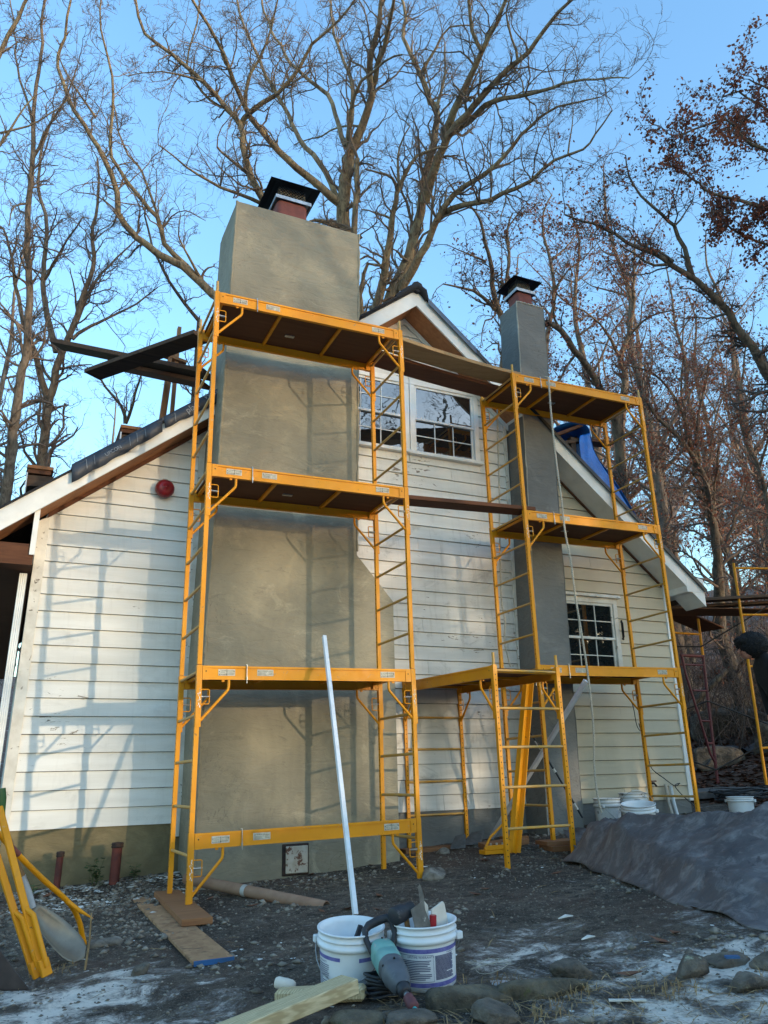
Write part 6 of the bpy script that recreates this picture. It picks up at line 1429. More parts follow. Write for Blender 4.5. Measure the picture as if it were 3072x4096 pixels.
# purple tarp scrap on the slope
m = MB(); vs = []; fs = []
for q in range(13):
    for v in range(7): x = 11.9+q*0.12; y = 11.4+v*0.16; vs.append((x, y, G(x, y)+0.12+0.10*math.sin(q*1.1+v*0.7)*math.cos(v*1.3)))
fs = [(q*7+v, q*7+7+v, q*7+8+v, q*7+v+1) for q in range(12) for v in range(6)]
o = m.add(vs, fs, True).build('crumpled_tarp', 'grey_tarp', None, 0, 'small crumpled purple grey tarp on the slope behind the far scaffold', 'tarp')
TRACE = {
 'M1': [
  [(5.65,13.35,9.7,0.1826),(5.47,13.02,10.81,0.1582),(5.35,12.75,11.71,0.1436),(5.23,12.65,12.11,0.1374),(5.21,12.39,12.83,0.127),(5.22,12.21,13.32,0.12)],
  [(5.22,12.21,13.32,0.1044),(5.32,11.76,13.72,0.087),(5.35,11.35,14.11,0.0747),(5.33,11.27,14.2,0.0722),(5.17,10.99,14.57,0.0625),(5.17,10.66,14.88,0.054),(5.11,10.31,15.25,0.0449),(5.04,10.08,15.5,0.0387)],
  [(5.39,11.39,14.35,0.0615),(5.26,10.58,14.52,0.0445),(5.16,9.96,14.61,0.0348),(5.01,9.47,14.66,0.0275)],
  [(5.18,12.17,13.48,0.0574),(4.99,11.52,13.86,0.0395),(5.0,11.04,14.05,0.0307),(5.23,10.45,14.09,0.0216),(5.44,10.1,13.99,0.0166)],
  [(5.16,12.59,12.38,0.0939),(4.69,12.48,12.54,0.0827),(4.11,12.34,12.73,0.072),(3.52,12.15,12.97,0.0619),(3.04,11.94,13.21,0.0535),(2.75,11.72,13.44,0.0473),(2.16,11.17,13.96,0.0343),(1.61,10.8,14.26,0.0248),(1.5,10.66,14.37,0.0221)],
  [(5.09,12.6,12.43,0.0678),(4.89,12.72,13.21,0.0594),(4.42,13.0,14.12,0.0515),(4.11,13.17,15.02,0.0452),(3.83,13.31,15.69,0.0406),(3.48,13.47,16.69,0.0343),(3.12,13.62,17.85,0.0273),(3.0,13.66,18.54,0.0234)],
  [(5.13,12.18,13.5,0.0574),(4.99,12.43,14.57,0.0488),(4.89,12.57,15.16,0.0453),(4.25,13.19,16.41,0.037),(3.77,13.63,17.97,0.0287),(3.63,13.79,18.95,0.024)],
  [(5.15,12.16,13.54,0.0574),(5.24,12.02,14.9,0.0426),(4.86,12.08,16.39,0.0304),(4.74,12.03,17.54,0.0221)],
  [(5.45,12.66,10.85,0.0768),(5.37,12.39,11.6,0.0657),(5.34,12.17,12.13,0.0596),(5.25,11.86,12.97,0.0509)],
  [(5.19,12.74,11.91,0.0626),(4.86,12.52,11.76,0.0473),(4.48,12.29,11.53,0.0348)],
  [(5.39,11.92,13.89,0.0261),(5.05,12.35,14.15,0.0202),(4.81,12.78,14.2,0.0163),(4.4,13.39,14.33,0.0111)],
 ],
 'M1c': [
  [(4.06,12.81,10.04,0.098),(3.74,12.42,10.99,0.0796),(3.49,12.25,11.49,0.0718),(3.13,12.12,11.99,0.064),(2.91,11.93,12.5,0.0571),(2.81,11.79,12.82,0.0529),(2.52,11.77,13.06,0.0487),(2.06,11.72,13.48,0.042),(1.45,11.72,13.88,0.0344),(0.94,11.74,14.16,0.0285),(0.72,11.55,14.67,0.0226),(0.64,11.48,14.83,0.0206)],
  [(2.85,11.94,12.98,0.0577),(2.98,11.69,13.13,0.0511),(3.33,11.25,13.24,0.0428),(3.6,10.74,13.5,0.0343),(3.72,10.36,13.76,0.0282),(4.06,9.86,13.92,0.0212),(4.24,9.45,14.14,0.0155)],
  [(3.55,12.45,11.67,0.0441),(3.21,12.38,11.69,0.037),(2.61,12.29,11.69,0.0281),(1.93,12.11,11.77,0.0188),(1.36,11.89,11.88,0.0112)],
  [(3.16,12.24,12.1,0.0387),(2.67,12.06,12.2,0.0246),(2.42,11.94,12.27,0.0187)],
  [(2.05,11.68,13.44,0.0234),(1.33,11.82,13.48,0.0133),(0.72,12.01,13.32,0.0069)],
  [(2.52,11.81,13.11,0.0285),(2.23,11.87,13.26,0.025),(1.76,11.8,13.83,0.0197),(1.82,11.44,14.53,0.0148),(1.83,11.21,15.01,0.0117)],
  [(2.86,11.66,13.1,0.0379),(2.85,11.32,13.59,0.0292),(3.03,10.91,14.02,0.0225),(3.06,10.6,14.42,0.0174),(3.1,10.36,14.72,0.0138)],
 ],
 'L3': [
  [(3.44,12.8,9.28,0.0949),(2.65,12.82,9.68,0.0802),(2.25,12.78,9.99,0.0736),(1.62,12.8,10.27,0.0654),(1.2,12.8,10.5,0.0601),(0.84,12.71,10.86,0.0544),(0.8,12.54,11.16,0.0508),(0.5,12.34,11.65,0.0446),(0.23,12.24,11.96,0.0403),(-0.2,12.06,12.49,0.0333),(-0.46,11.8,13.04,0.027),(-0.35,11.58,13.27,0.0241),(-0.35,11.23,13.76,0.0186),(-0.35,11.13,13.91,0.0171)],
  [(2.3,12.84,10.02,0.0562),(1.72,12.74,10.46,0.0471),(1.54,12.54,10.86,0.0425),(1.19,12.49,11.11,0.0387),(0.74,12.35,11.54,0.0333),(0.58,12.2,11.86,0.0302),(0.52,11.76,12.5,0.0244),(0.36,11.44,13.03,0.0197),(0.16,11.26,13.37,0.0166),(0.13,10.94,13.82,0.0128)],
  [(1.55,12.62,10.92,0.0277),(1.24,12.5,11.54,0.0214),(1.05,12.46,11.85,0.0188),(0.81,12.46,12.12,0.0165),(0.55,12.25,12.88,0.0115)],
  [(2.47,12.81,9.87,0.0328),(2.02,12.41,10.21,0.0182),(1.87,12.24,10.35,0.0141),(1.84,11.93,10.54,0.0089)],
  [(0.28,11.87,12.05,0.0218),(-0.12,11.52,12.25,0.0151),(-0.44,11.13,12.45,0.0103)],
 ],
 'L4': [
  [(3.01,15.88,10.96,0.0455),(2.47,15.9,11.61,0.0356),(2.02,15.86,12.31,0.0284),(1.7,15.73,13.04,0.022),(1.57,15.56,13.68,0.0171)],
  [(1.75,17.29,8.79,0.0455),(1.61,17.21,9.18,0.0355),(1.25,17.23,9.58,0.0262),(1.03,17.22,9.91,0.0199)],
  [(1.76,17.28,8.8,0.0427),(1.83,16.89,9.14,0.0313),(1.91,16.32,9.63,0.0194)],
 ],
 'L1': [
  [(-0.34,15.18,4.58,0.1151),(-0.41,14.82,5.63,0.0993),(-0.41,14.04,7.72,0.0769),(-0.37,13.79,8.34,0.0708),(-0.44,13.45,9.36,0.0616),(-0.56,13.26,10.02,0.0558),(-0.63,13.01,10.8,0.0492),(-0.65,12.73,11.57,0.0427),(-0.74,12.41,12.54,0.0348),(-0.72,12.13,13.26,0.029),(-0.77,11.8,14.21,0.0215),(-0.77,11.72,14.42,0.0199)],
  [(-0.63,13.0,10.8,0.0221),(-0.83,12.71,10.42,0.0146),(-0.83,12.32,9.76,0.0082)],
  [(-0.65,12.73,11.56,0.031),(-0.44,12.24,12.0,0.0212),(-0.23,11.88,12.25,0.0162),(-0.12,11.5,12.62,0.0107)],
  [(-0.69,12.55,12.09,0.0266),(-1.08,12.56,13.28,0.0186),(-1.26,12.5,14.21,0.0141),(-1.4,12.47,14.78,0.0115)],
  [(-0.51,13.44,9.47,0.0221),(-0.71,13.26,9.44,0.0143),(-0.9,13.13,9.22,0.0085)],
 ],
 'L0': [
  [(-1.21,9.95,10.33,0.0383),(-1.08,9.76,10.68,0.0314),(-0.94,9.52,11.15,0.0248),(-0.81,9.34,11.44,0.0209)],
  [(-1.04,10.23,9.37,0.0244),(-0.85,10.03,9.66,0.017),(-0.69,9.83,9.98,0.0115),(-0.56,9.72,10.13,0.0087)],
  [(-0.96,10.09,9.64,0.0174),(-0.63,9.9,9.73,0.0127),(-0.34,9.7,9.88,0.0093),(-0.16,9.55,10.06,0.007)],
 ],
 'L2': [
  [(0.3,18.01,5.58,0.1559),(0.13,17.34,7.6,0.1121),(0.12,16.9,8.78,0.0923),(0.14,16.81,9.01,0.0887),(0.23,16.49,9.74,0.077),(0.39,16.19,10.35,0.0673),(0.56,15.82,11.12,0.0555),(0.66,15.52,11.8,0.0456),(0.54,15.35,12.4,0.0374),(0.59,15.07,13.09,0.0279),(0.47,14.87,13.79,0.0188)],
  [(0.07,16.89,8.89,0.0806),(-0.24,16.47,9.63,0.0608),(-0.62,16.06,10.4,0.0451),(-0.85,15.65,11.07,0.0329),(-1.04,15.32,11.61,0.0236),(-1.19,15.24,11.78,0.0202)],
  [(0.15,17.46,10.37,0.0797),(-0.26,17.18,11.64,0.0602),(-0.38,16.7,13.1,0.044),(-0.64,16.51,13.94,0.0355),(-0.65,16.19,14.81,0.027),(-0.51,15.85,15.54,0.0199)],
  [(0.43,16.16,10.39,0.0538),(0.74,16.11,11.52,0.0335),(1.15,16.02,12.23,0.0223),(1.5,15.94,12.76,0.0142)],
  [(-0.29,17.09,11.94,0.0398),(-0.05,16.42,12.22,0.0273),(0.24,15.63,12.52,0.0166),(0.35,15.38,12.6,0.0134)],
  [(0.42,16.26,10.11,0.043),(0.75,16.22,10.5,0.0345),(1.46,16.15,11.03,0.0238),(2.08,16.04,11.72,0.0142)],
 ],
 'M2': [
  [(6.42,14.02,10.06,0.1328),(6.41,13.51,10.84,0.1027),(6.42,13.16,11.37,0.0869),(6.37,12.69,12.11,0.0668),(6.34,12.34,12.66,0.0529),(6.34,12.22,12.84,0.0485),(6.46,11.87,13.25,0.0373),(6.71,11.56,13.45,0.0289),(7.06,11.29,13.43,0.0209)],
  [(6.45,12.43,13.04,0.0433),(6.26,12.28,13.14,0.033),(5.92,12.21,13.12,0.0241),(5.56,12.15,13.05,0.0157)],
  [(6.57,12.96,12.71,0.0332),(6.29,12.8,12.61,0.0248),(5.57,12.44,12.26,0.0104)],
  [(6.45,12.43,13.04,0.0379),(6.45,12.3,14.07,0.0218),(6.65,12.14,14.59,0.0149),(6.45,12.23,14.83,0.0111)],
  [(6.69,13.82,10.23,0.166),(6.73,13.63,10.99,0.1459),(7.02,13.3,11.9,0.1272),(7.22,12.99,12.87,0.1103),(7.33,12.71,13.85,0.0948),(7.41,12.47,14.7,0.0821),(7.45,12.26,15.5,0.0706),(7.31,12.29,15.71,0.0671),(7.05,12.25,16.39,0.0574),(6.65,12.24,17.28,0.0444),(6.66,12.11,17.79,0.0376),(6.48,12.04,18.42,0.0293)],
  [(7.31,12.03,15.22,0.045),(7.42,11.87,15.86,0.0319),(7.45,11.77,16.39,0.0238),(7.43,11.7,16.88,0.0172)],
  [(6.99,12.05,16.19,0.0398),(7.12,11.65,16.55,0.0283),(7.3,11.26,16.84,0.0203),(7.7,10.93,16.73,0.0138)],
  [(7.16,12.56,13.04,0.1162),(7.15,12.01,13.51,0.0974),(7.19,11.47,13.91,0.0839),(7.38,10.96,14.14,0.0734),(7.5,10.64,14.28,0.067),(7.71,10.13,14.48,0.0574),(7.99,9.55,14.63,0.0471),(8.11,9.05,14.86,0.0382),(8.29,8.53,15.02,0.0296),(8.37,8.3,15.08,0.0261)],
  [(7.25,11.65,14.1,0.0973),(7.22,11.2,14.42,0.0805),(7.29,10.66,14.72,0.0663),(7.32,10.18,14.98,0.0549),(7.36,9.64,15.26,0.043),(7.37,9.22,15.46,0.0343)],
  [(7.3,10.14,14.96,0.0458),(7.03,10.01,15.23,0.0389),(6.8,9.72,15.64,0.0315),(6.75,9.64,15.75,0.0298)],
  [(6.92,13.36,11.2,0.1052),(6.99,13.07,11.47,0.0943),(7.19,12.41,12.05,0.0767),(7.22,12.16,12.31,0.0704),(7.4,11.7,12.67,0.0604),(7.78,11.2,12.84,0.0506),(8.04,10.76,13.06,0.0426),(8.24,10.32,13.35,0.0345),(8.43,9.97,13.54,0.0283),(8.67,9.66,13.61,0.0229),(9.26,9.04,13.54,0.0123)],
  [(7.33,12.34,12.48,0.0762),(7.49,11.97,12.53,0.0666),(7.84,11.44,12.4,0.0558),(8.11,10.97,12.34,0.0476),(8.39,10.4,12.3,0.0387),(8.55,9.83,12.4,0.0302),(8.82,9.28,12.29,0.0225),(8.87,8.95,12.36,0.018),(8.87,8.45,12.5,0.0115)],
  [(7.4,11.45,14.14,0.0753),(7.52,11.12,14.18,0.0655),(7.76,10.5,14.2,0.0522),(8.1,9.96,13.96,0.0416),(8.39,9.4,13.78,0.0318),(8.79,8.67,13.42,0.0199),(9.08,8.14,13.04,0.0115)],
  [(7.44,10.86,14.41,0.0315),(7.03,10.77,14.49,0.019),(6.93,10.71,14.55,0.0155)],
  [(7.93,9.82,14.71,0.0304),(7.75,9.67,15.04,0.0231),(7.53,9.5,15.41,0.0167),(7.52,9.3,15.69,0.0124)],
  [(8.07,9.92,13.94,0.0201),(8.0,9.85,14.22,0.0139),(7.86,9.84,14.43,0.0101)],
  [(8.79,9.66,12.47,0.0196),(8.8,9.46,13.0,0.0117),(8.79,9.32,13.39,0.0074)],
 ],
 'M3': [
  [(6.07,13.57,10.15,0.0699),(5.96,13.41,10.71,0.0528),(5.93,13.31,11.01,0.0458),(5.99,13.11,11.48,0.0353),(6.29,12.99,11.43,0.0293),(6.3,12.89,11.69,0.0242)],
 ],
 'R3': [
  [(11.45,14.5,10.21,0.0885),(11.38,14.1,11.37,0.0659),(11.44,13.78,12.14,0.0543),(11.37,13.6,12.72,0.0463),(11.23,13.45,13.3,0.0387),(11.01,13.33,13.89,0.0312),(10.94,13.15,14.47,0.0241),(11.08,12.94,14.85,0.019)],
  [(11.39,13.66,12.53,0.0316),(11.54,13.2,12.94,0.0206),(11.79,12.85,13.1,0.0146),(11.95,12.51,13.34,0.0093)],
  [(11.23,13.45,13.3,0.0316),(11.64,13.33,13.68,0.0218),(12.2,13.14,14.46,0.0097)],
  [(9.91,13.29,12.27,0.0421),(9.76,13.33,12.35,0.038),(9.77,13.13,12.9,0.0287),(9.64,13.01,13.38,0.0219),(9.87,12.74,13.81,0.015)],
  [(9.63,13.43,12.24,0.0421),(9.99,13.4,11.86,0.0421)],
 ],
 'R3b': [
  [(9.93,13.7,11.14,0.0901),(9.42,13.42,11.78,0.0656),(9.16,13.07,12.36,0.0499),(8.92,12.87,12.73,0.0401),(8.65,12.66,13.14,0.03),(8.34,12.6,13.35,0.0234),(8.0,12.57,13.5,0.0171)],
  [(9.78,13.52,11.81,0.0541),(9.78,13.22,12.63,0.0363),(9.67,13.0,13.35,0.0247),(9.73,12.81,13.78,0.018)],
  [(9.78,13.66,11.43,0.0661),(9.34,13.51,11.58,0.0492),(8.8,13.37,11.7,0.0347),(7.96,13.29,11.62,0.0171)],
  [(9.07,13.16,12.45,0.0294),(8.56,13.07,12.47,0.0182),(7.95,12.98,12.46,0.0085)],
 ],
 'R4': [
  [(11.22,11.87,8.13,0.0968),(10.65,11.61,8.66,0.0814),(10.21,11.42,9.05,0.0725),(9.83,11.33,9.26,0.0668),(9.44,11.19,9.55,0.0604),(9.04,11.18,9.64,0.0557)],
  [(9.59,11.37,9.68,0.0311),(9.29,11.22,9.91,0.0214),(9.18,10.9,10.22,0.0126)],
  [(10.03,11.52,9.33,0.0315),(9.64,11.48,8.81,0.024),(9.38,11.45,8.48,0.0202)],
 ],
 'R5': [
  [(13.3,13.99,9.19,0.1202),(13.31,13.66,10.08,0.0942),(13.25,13.5,10.58,0.0831),(13.1,13.44,10.93,0.0755),(13.23,13.22,11.35,0.0663),(13.26,12.94,12.09,0.0524),(13.15,12.53,13.32,0.0307),(13.16,12.34,13.83,0.0221)],
  [(13.1,13.44,10.93,0.0506),(12.47,13.13,11.31,0.0331),(11.91,12.94,11.52,0.0229),(11.36,12.85,11.6,0.015)],
  [(13.26,13.19,11.39,0.0379),(13.29,12.72,11.59,0.027),(13.43,12.3,11.61,0.0199),(13.65,11.8,11.5,0.012)],
  [(13.24,12.89,12.24,0.0316),(12.95,12.82,12.79,0.0189),(12.76,12.78,13.14,0.0126)],
 ],
 'R1': [
  [(12.05,8.0,4.94,0.1316),(11.0,7.63,6.44,0.0895),(10.45,7.57,6.96,0.0765),(10.11,7.51,7.33,0.0681),(9.76,7.47,7.66,0.0603),(9.53,7.43,7.91,0.055),(9.05,7.44,8.23,0.0464),(8.63,7.48,8.44,0.0395),(8.28,7.53,8.57,0.0341),(7.86,7.6,8.71,0.0278),(7.48,7.64,8.89,0.0219),(7.16,7.7,8.98,0.0175),(6.86,7.77,9.03,0.0133)],
  [(9.02,7.48,8.3,0.0471),(8.79,7.35,8.69,0.0362),(8.56,7.27,8.98,0.0295),(8.33,7.27,9.12,0.0253),(7.95,7.27,9.36,0.0187),(7.72,7.22,9.6,0.0139),(7.6,7.11,9.86,0.0095)],
  [(8.62,7.5,8.46,0.0272),(8.34,7.55,8.42,0.0207),(7.95,7.57,8.48,0.0142),(7.67,7.55,8.59,0.0095)],
  [(8.57,7.41,8.43,0.027),(8.44,7.54,8.71,0.0196),(8.29,7.7,8.87,0.0148),(8.17,7.8,9.16,0.01)],
  [(8.53,7.24,8.95,0.0174),(8.8,7.18,9.26,0.0117),(8.96,7.14,9.6,0.0079)],
 ],
 'R2': [
  [(11.46,6.57,7.96,0.0791),(10.62,6.25,8.89,0.0508),(9.94,6.24,9.22,0.0391),(9.57,6.38,9.01,0.033),(9.24,6.45,8.99,0.0286),(8.85,6.51,9.04,0.0233),(8.47,6.56,9.09,0.0182),(8.23,6.55,9.21,0.0146),(8.0,6.52,9.36,0.0109)],
  [(11.14,6.5,8.53,0.0632),(10.24,6.16,9.93,0.0361),(9.72,6.29,10.03,0.0297),(9.46,6.35,10.09,0.0267),(9.26,6.36,10.23,0.0239),(8.96,6.38,10.41,0.0199),(8.52,6.58,10.24,0.0148),(8.24,6.72,10.1,0.0114)],
  [(10.99,6.44,8.91,0.0514),(10.47,6.05,10.61,0.0268),(9.98,6.22,10.78,0.0211),(9.71,6.29,10.95,0.0177),(9.43,6.35,11.13,0.0144),(9.21,6.48,11.06,0.0119)],
  [(11.25,6.8,7.6,0.0474),(10.43,6.64,8.42,0.0291),(9.86,6.71,8.62,0.0222),(9.42,6.79,8.72,0.0173),(9.14,6.81,8.85,0.014),(8.95,6.79,9.01,0.0114)],
  [(10.18,6.04,11.01,0.0277),(9.79,6.15,11.21,0.0155),(9.55,6.23,11.32,0.0099)],
 ],
 'R6': [
  [(14.55,13.01,3.98,0.148),(14.3,12.59,4.89,0.1165),(13.94,12.17,5.87,0.0912),(13.5,11.79,6.85,0.068),(13.36,11.69,7.13,0.0617),(12.98,11.6,7.54,0.0514),(12.6,11.56,7.87,0.0424),(12.16,11.54,8.19,0.033),(11.66,11.48,8.64,0.0215)],
  [(13.32,11.78,7.26,0.0664),(13.12,11.68,7.59,0.0559),(12.67,11.4,8.42,0.0381),(12.1,11.28,9.04,0.025),(11.63,11.34,9.21,0.018),(11.31,11.4,9.28,0.0134)],
  [(13.27,11.73,7.47,0.0498),(13.09,11.69,8.45,0.034),(13.03,11.6,9.28,0.0243),(13.12,11.47,9.95,0.0171)],
  [(13.33,11.71,7.44,0.0498),(13.31,11.61,8.28,0.0345),(13.5,11.43,9.07,0.0237),(13.65,11.25,9.84,0.0142)],
  [(14.18,12.39,6.09,0.0398),(13.92,12.0,6.81,0.0293),(13.75,11.58,7.48,0.0218),(13.68,11.44,7.72,0.0194)],
  [(13.75,12.07,6.88,0.0338),(13.17,11.85,7.23,0.0227),(12.5,11.77,7.37,0.0151),(12.08,11.73,7.42,0.0108)],
 ],
 'R8': [
  [(17.45,14.95,4.47,0.1461),(17.09,14.53,6.07,0.096),(16.7,14.44,6.79,0.0774),(16.36,14.4,7.33,0.0638),(16.02,14.23,8.23,0.0441),(15.79,14.15,8.73,0.0332)],
  [(16.87,14.47,6.5,0.0531),(17.06,14.01,7.49,0.0333),(17.26,13.59,8.37,0.0199)],
 ],
 'R7': [
  [(14.0,11.01,3.75,0.0759),(13.65,10.57,5.38,0.053),(13.53,10.38,6.06,0.0456),(13.29,10.24,6.75,0.0385),(12.96,10.17,7.35,0.0321),(12.79,9.97,8.11,0.025),(12.78,9.62,9.05,0.0163),(12.84,9.44,9.46,0.0126)],
  [(13.29,10.25,6.72,0.0354),(13.17,9.84,7.18,0.0218),(13.05,9.45,7.61,0.0123)],
 ],
}
# ------------------------------------------------------------------ trees
def tubes(PTS, RAD, S_):
    """PTS (n,K,3), RAD (n,K) -> verts, quads for n open tubes with S_ sides"""
    n, K, _ = PTS.shape
    T = np.empty_like(PTS); T[:, 1:-1] = PTS[:, 2:]-PTS[:, :-2]; T[:, 0] = PTS[:, 1]-PTS[:, 0]; T[:, -1] = PTS[:, -1]-PTS[:, -2]
    T /= np.maximum(np.linalg.norm(T, axis=2, keepdims=True), 1e-9)
    ref = np.where(np.abs(T[:, :1, 2:3]) > 0.8, np.array([1.0, 0, 0]), np.array([0, 0, 1.0])); ref = np.broadcast_to(ref, T.shape)
    A = np.cross(T, ref); A /= np.maximum(np.linalg.norm(A, axis=2, keepdims=True), 1e-9); B_ = np.cross(T, A)
    ang = np.arange(S_)*2*np.pi/S_
    V = PTS[:, :, None]+RAD[:, :, None, None]*(A[:, :, None]*np.cos(ang)[:, None]+B_[:, :, None]*np.sin(ang)[:, None])
    base = np.arange(n)[:, None, None]*K*S_; k = np.arange(K-1)[None, :, None]*S_; s = np.arange(S_)[None, None, :]; s2 = (s+1) % S_
    F = np.stack([base+k+s, base+k+s2, base+k+S_+s2, base+k+S_+s], -1).reshape(-1, 4)
    return V.reshape(-1, 3), F
def join(parts):
    V = []; F = []; o = 0
    for v, f in parts: V.append(v); F.append(f+o); o += len(v)
    return np.concatenate(V), np.concatenate(F)
def resample(pts, step):
    """catmull-rom through (x,y,z,r) points"""
    P_ = np.array(pts, float); out = []
    for i_ in range(len(P_)-1):
        a, b, c, d = P_[max(0, i_-1)], P_[i_], P_[i_+1], P_[min(len(P_)-1, i_+2)]
        n = max(2, int(np.linalg.norm(c[:3]-b[:3])/step)); t = np.linspace(0, 1, n, endpoint=False)[:, None]
        out.append(0.5*((2*b)+(c-a)*t+(2*a-5*b+4*c-d)*t*t+(3*b-a-3*c+d)*t**3))
    out.append(P_[-1:]); o = np.concatenate(out); o[:, 3] = np.maximum(o[:, 3], 0.004); return o
def unit(v): return v/np.maximum(np.linalg.norm(v, axis=-1, keepdims=True), 1e-9)
def spawn(r, Pos, Dir, Rad, n, ang, up, out=None):
    """n children on each given parent sample: positions, directions"""
    Pn = np.repeat(Pos, n, 0); Dn = np.repeat(Dir, n, 0); Rn = np.repeat(Rad, n, 0); m_ = len(Pn)
    rv = unit(np.cross(Dn, r.normal(size=(m_, 3)))); a = (ang*(0.7+0.6*r.random(m_)))[:, None]
    D = unit(Dn*np.cos(a)+rv*np.sin(a)+np.array([0, 0, up])); return Pn, D, Rn
def grow(r, P0, D0, L, R0, K, wig, trop):
    n = len(P0); PTS = np.empty((n, K+1, 3)); PTS[:, 0] = P0; D = D0.copy(); st = (L/K)[:, None]
    for k in range(1, K+1):
        D = unit(D+r.normal(size=(n, 3))*wig+np.array([0, 0, trop])); PTS[:, k] = PTS[:, k-1]+D*st
    RAD = R0[:, None]*np.linspace(1, 0.35, K+1)[None]; return PTS, RAD
def pick(r, PTS, RAD, per, lo=0.2):
    n, K, _ = PTS.shape; m_ = n*per; i_ = np.repeat(np.arange(n), per); t = lo+(1-lo)*r.random(m_); k = np.minimum((t*(K-1)).astype(int), K-2); f = t*(K-1)-k
    P_ = PTS[i_, k]*(1-f)[:, None]+PTS[i_, k+1]*f[:, None]; D = unit(PTS[i_, k+1]-PTS[i_, k]); R_ = RAD[i_, k]*(1-f)+RAD[i_, k+1]*f; return P_, D, R_
def twiggery(r, limbs, spacing, l1, n2, n3, minr, ang=0.85, up=0.15, wig=0.33, skip=0.12, n4=0, hang=0.0):
    """limbs: list of (k,4) resampled arrays -> list of (V,F), tips"""
    Ps, Ds, Rs, Ls = [], [], [], []
    for a in limbs:
        seg = np.linalg.norm(np.diff(a[:, :3], axis=0), axis=1); s = np.r_[0, np.cumsum(seg)]; tot = s[-1]
        if tot < 0.2: continue
        m_ = max(2, int(tot*(1-skip)/spacing)); u = tot*(skip+(1-skip)*r.random(m_)); 
        k = np.clip(np.searchsorted(s, u)-1, 0, len(a)-2)
        Ps.append(a[k, :3]); Ds.append(unit(a[k+1, :3]-a[k, :3])); Rs.append(a[k, 3]); Ls.append(l1*(0.35+0.9*r.random(m_))*np.clip(1.25-u/tot*0.8, 0.3, 1.2))
        # continuation at the tip
        Ps.append(a[-1:, :3]); Ds.append(unit(a[-1:, :3]-a[-3:-2, :3])); Rs.append(a[-1:, 3]*1.6); Ls.append(np.array([l1*0.9]))
    P0 = np.concatenate(Ps); D0 = np.concatenate(Ds); R0 = np.concatenate(Rs); L0 = np.concatenate(Ls)
    Pn, D, Rn = spawn(r, P0, D0, R0, 1, ang, up)
    R1 = np.clip(Rn*0.42, minr*1.8, 0.045); K1 = 7
    A, RA = grow(r, Pn, D, L0, R1, K1, wig*0.85, 0.035-hang)
    parts = [tubes(A, RA, 4)]
    P2, D2, R2 = pick(r, A, RA, n2, 0.12); _, D2, _ = spawn(r, P2, D2, R2, 1, 0.75, up*0.6)
    L2 = np.repeat(L0, n2)*(0.20+0.36*r.random(len(P2))); B_, RB = grow(r, P2, D2, L2, np.clip(R2*0.6, minr*1.2, 0.02), 5, wig, 0.02-hang)
    parts.append(tubes(B_, RB, 3))
    P3, D3, R3 = pick(r, B_, RB, n3, 0.15); _, D3, _ = spawn(r, P3, D3, R3, 1, 0.7, up*0.5)
    L3 = np.repeat(L2, n3)*(0.25+0.4*r.random(len(P3))); C_, RC = grow(r, P3, D3, L3, np.full(len(P3), minr), 3, wig*1.15, 0.01-hang)
    parts.append(tubes(C_, RC, 3)); tips = np.concatenate([C_[:, -1], B_[:, -1], C_[:, 1]])
    if n4:
        P4, D4, R4 = pick(r, C_, RC, n4, 0.2); _, D4, _ = spawn(r, P4, D4, R4, 1, 0.7, 0.05)
        L4 = np.repeat(L3, n4)*(0.3+0.4*r.random(len(P4))); E_, RE = grow(r, P4, D4, L4, np.full(len(P4), minr*0.8), 2, wig, 0.02); parts.append(tubes(E_, RE, 3)); tips = np.concatenate([tips, E_[:, -1]])
    return parts, tips
def leafcloud(r, tips, n, size, spread=0.08, drop=0.05):
    i_ = r.integers(0, len(tips), n); c = tips[i_]+r.normal(size=(n, 3))*spread; c[:, 2] -= drop*r.random(n)
    a = unit(r.normal(size=(n, 3))+np.array([0, 0, -0.6])); b = unit(np.cross(a, r.normal(size=(n, 3)))); s = size*(0.6+0.8*r.random(n))[:, None]
    V = np.stack([c, c+a*s*0.5+b*s*0.32, c+a*s, c+a*s*0.5-b*s*0.32], 1); V[:, 1] += np.cross(a, b)*s*0.12; V[:, 3] += np.cross(a, b)*s*0.12
    return V.reshape(-1, 3), np.arange(n*4).reshape(-1, 4)
def traced(key, name, label, bk, tw, spacing, l1, n2, n3, minr, seed, group, leaves=0, lsize=0.09, lspread=0.08, n4=0, toground=None, **kw):
    r = np.random.default_rng(seed); limbs = [resample(l, 0.22) for l in TRACE[key]]
    for a in limbs: a[1:-1, :3] += r.normal(size=(len(a)-2, 3))*0.012
    if toground is not None:                                   # carry the trunk down to the soil
        b0 = limbs[0][0]; zt = G(toground[0], toground[1])-0.2
        tr = resample([(toground[0], toground[1], zt, b0[3]*1.35), (b0[0]*0.4+toground[0]*0.6, b0[1]*0.4+toground[1]*0.6, zt*0.5+b0[2]*0.5, b0[3]*1.12), tuple(b0)], 0.5)
        limbs[0] = np.concatenate([tr[:-1], limbs[0]])
    base = limbs[0][0]
    e = empty(name, tuple(base[:3]), label, 'tree', group)
    V, F = join([tubes(a[None, :, :3], a[None, :, 3], 10 if i_ == 0 else 8) for i_, a in enumerate(limbs[:1])])
    linkmesh('trunk', npmesh('trunk', V, F, True), bk, e)
    if len(limbs) > 1:
        for a in limbs[1:]: linkmesh('limb', npmesh('limb', *tubes(a[None, :, :3], a[None, :, 3], 7), True), bk, e)
    parts, tips = twiggery(r, limbs, spacing, l1, n2, n3, minr, n4=n4, **kw)
    V, F = join(parts); linkmesh('crown', npmesh('crown', V, F, False), tw, e)
    if leaves:
        V, F = leafcloud(r, tips, leaves, lsize, lspread); o = linkmesh('leaves', npmesh('leaves', V, F), 'oak_leaf', e); o['kind'] = 'stuff'
    return e
GM = 'bare trees behind the house'
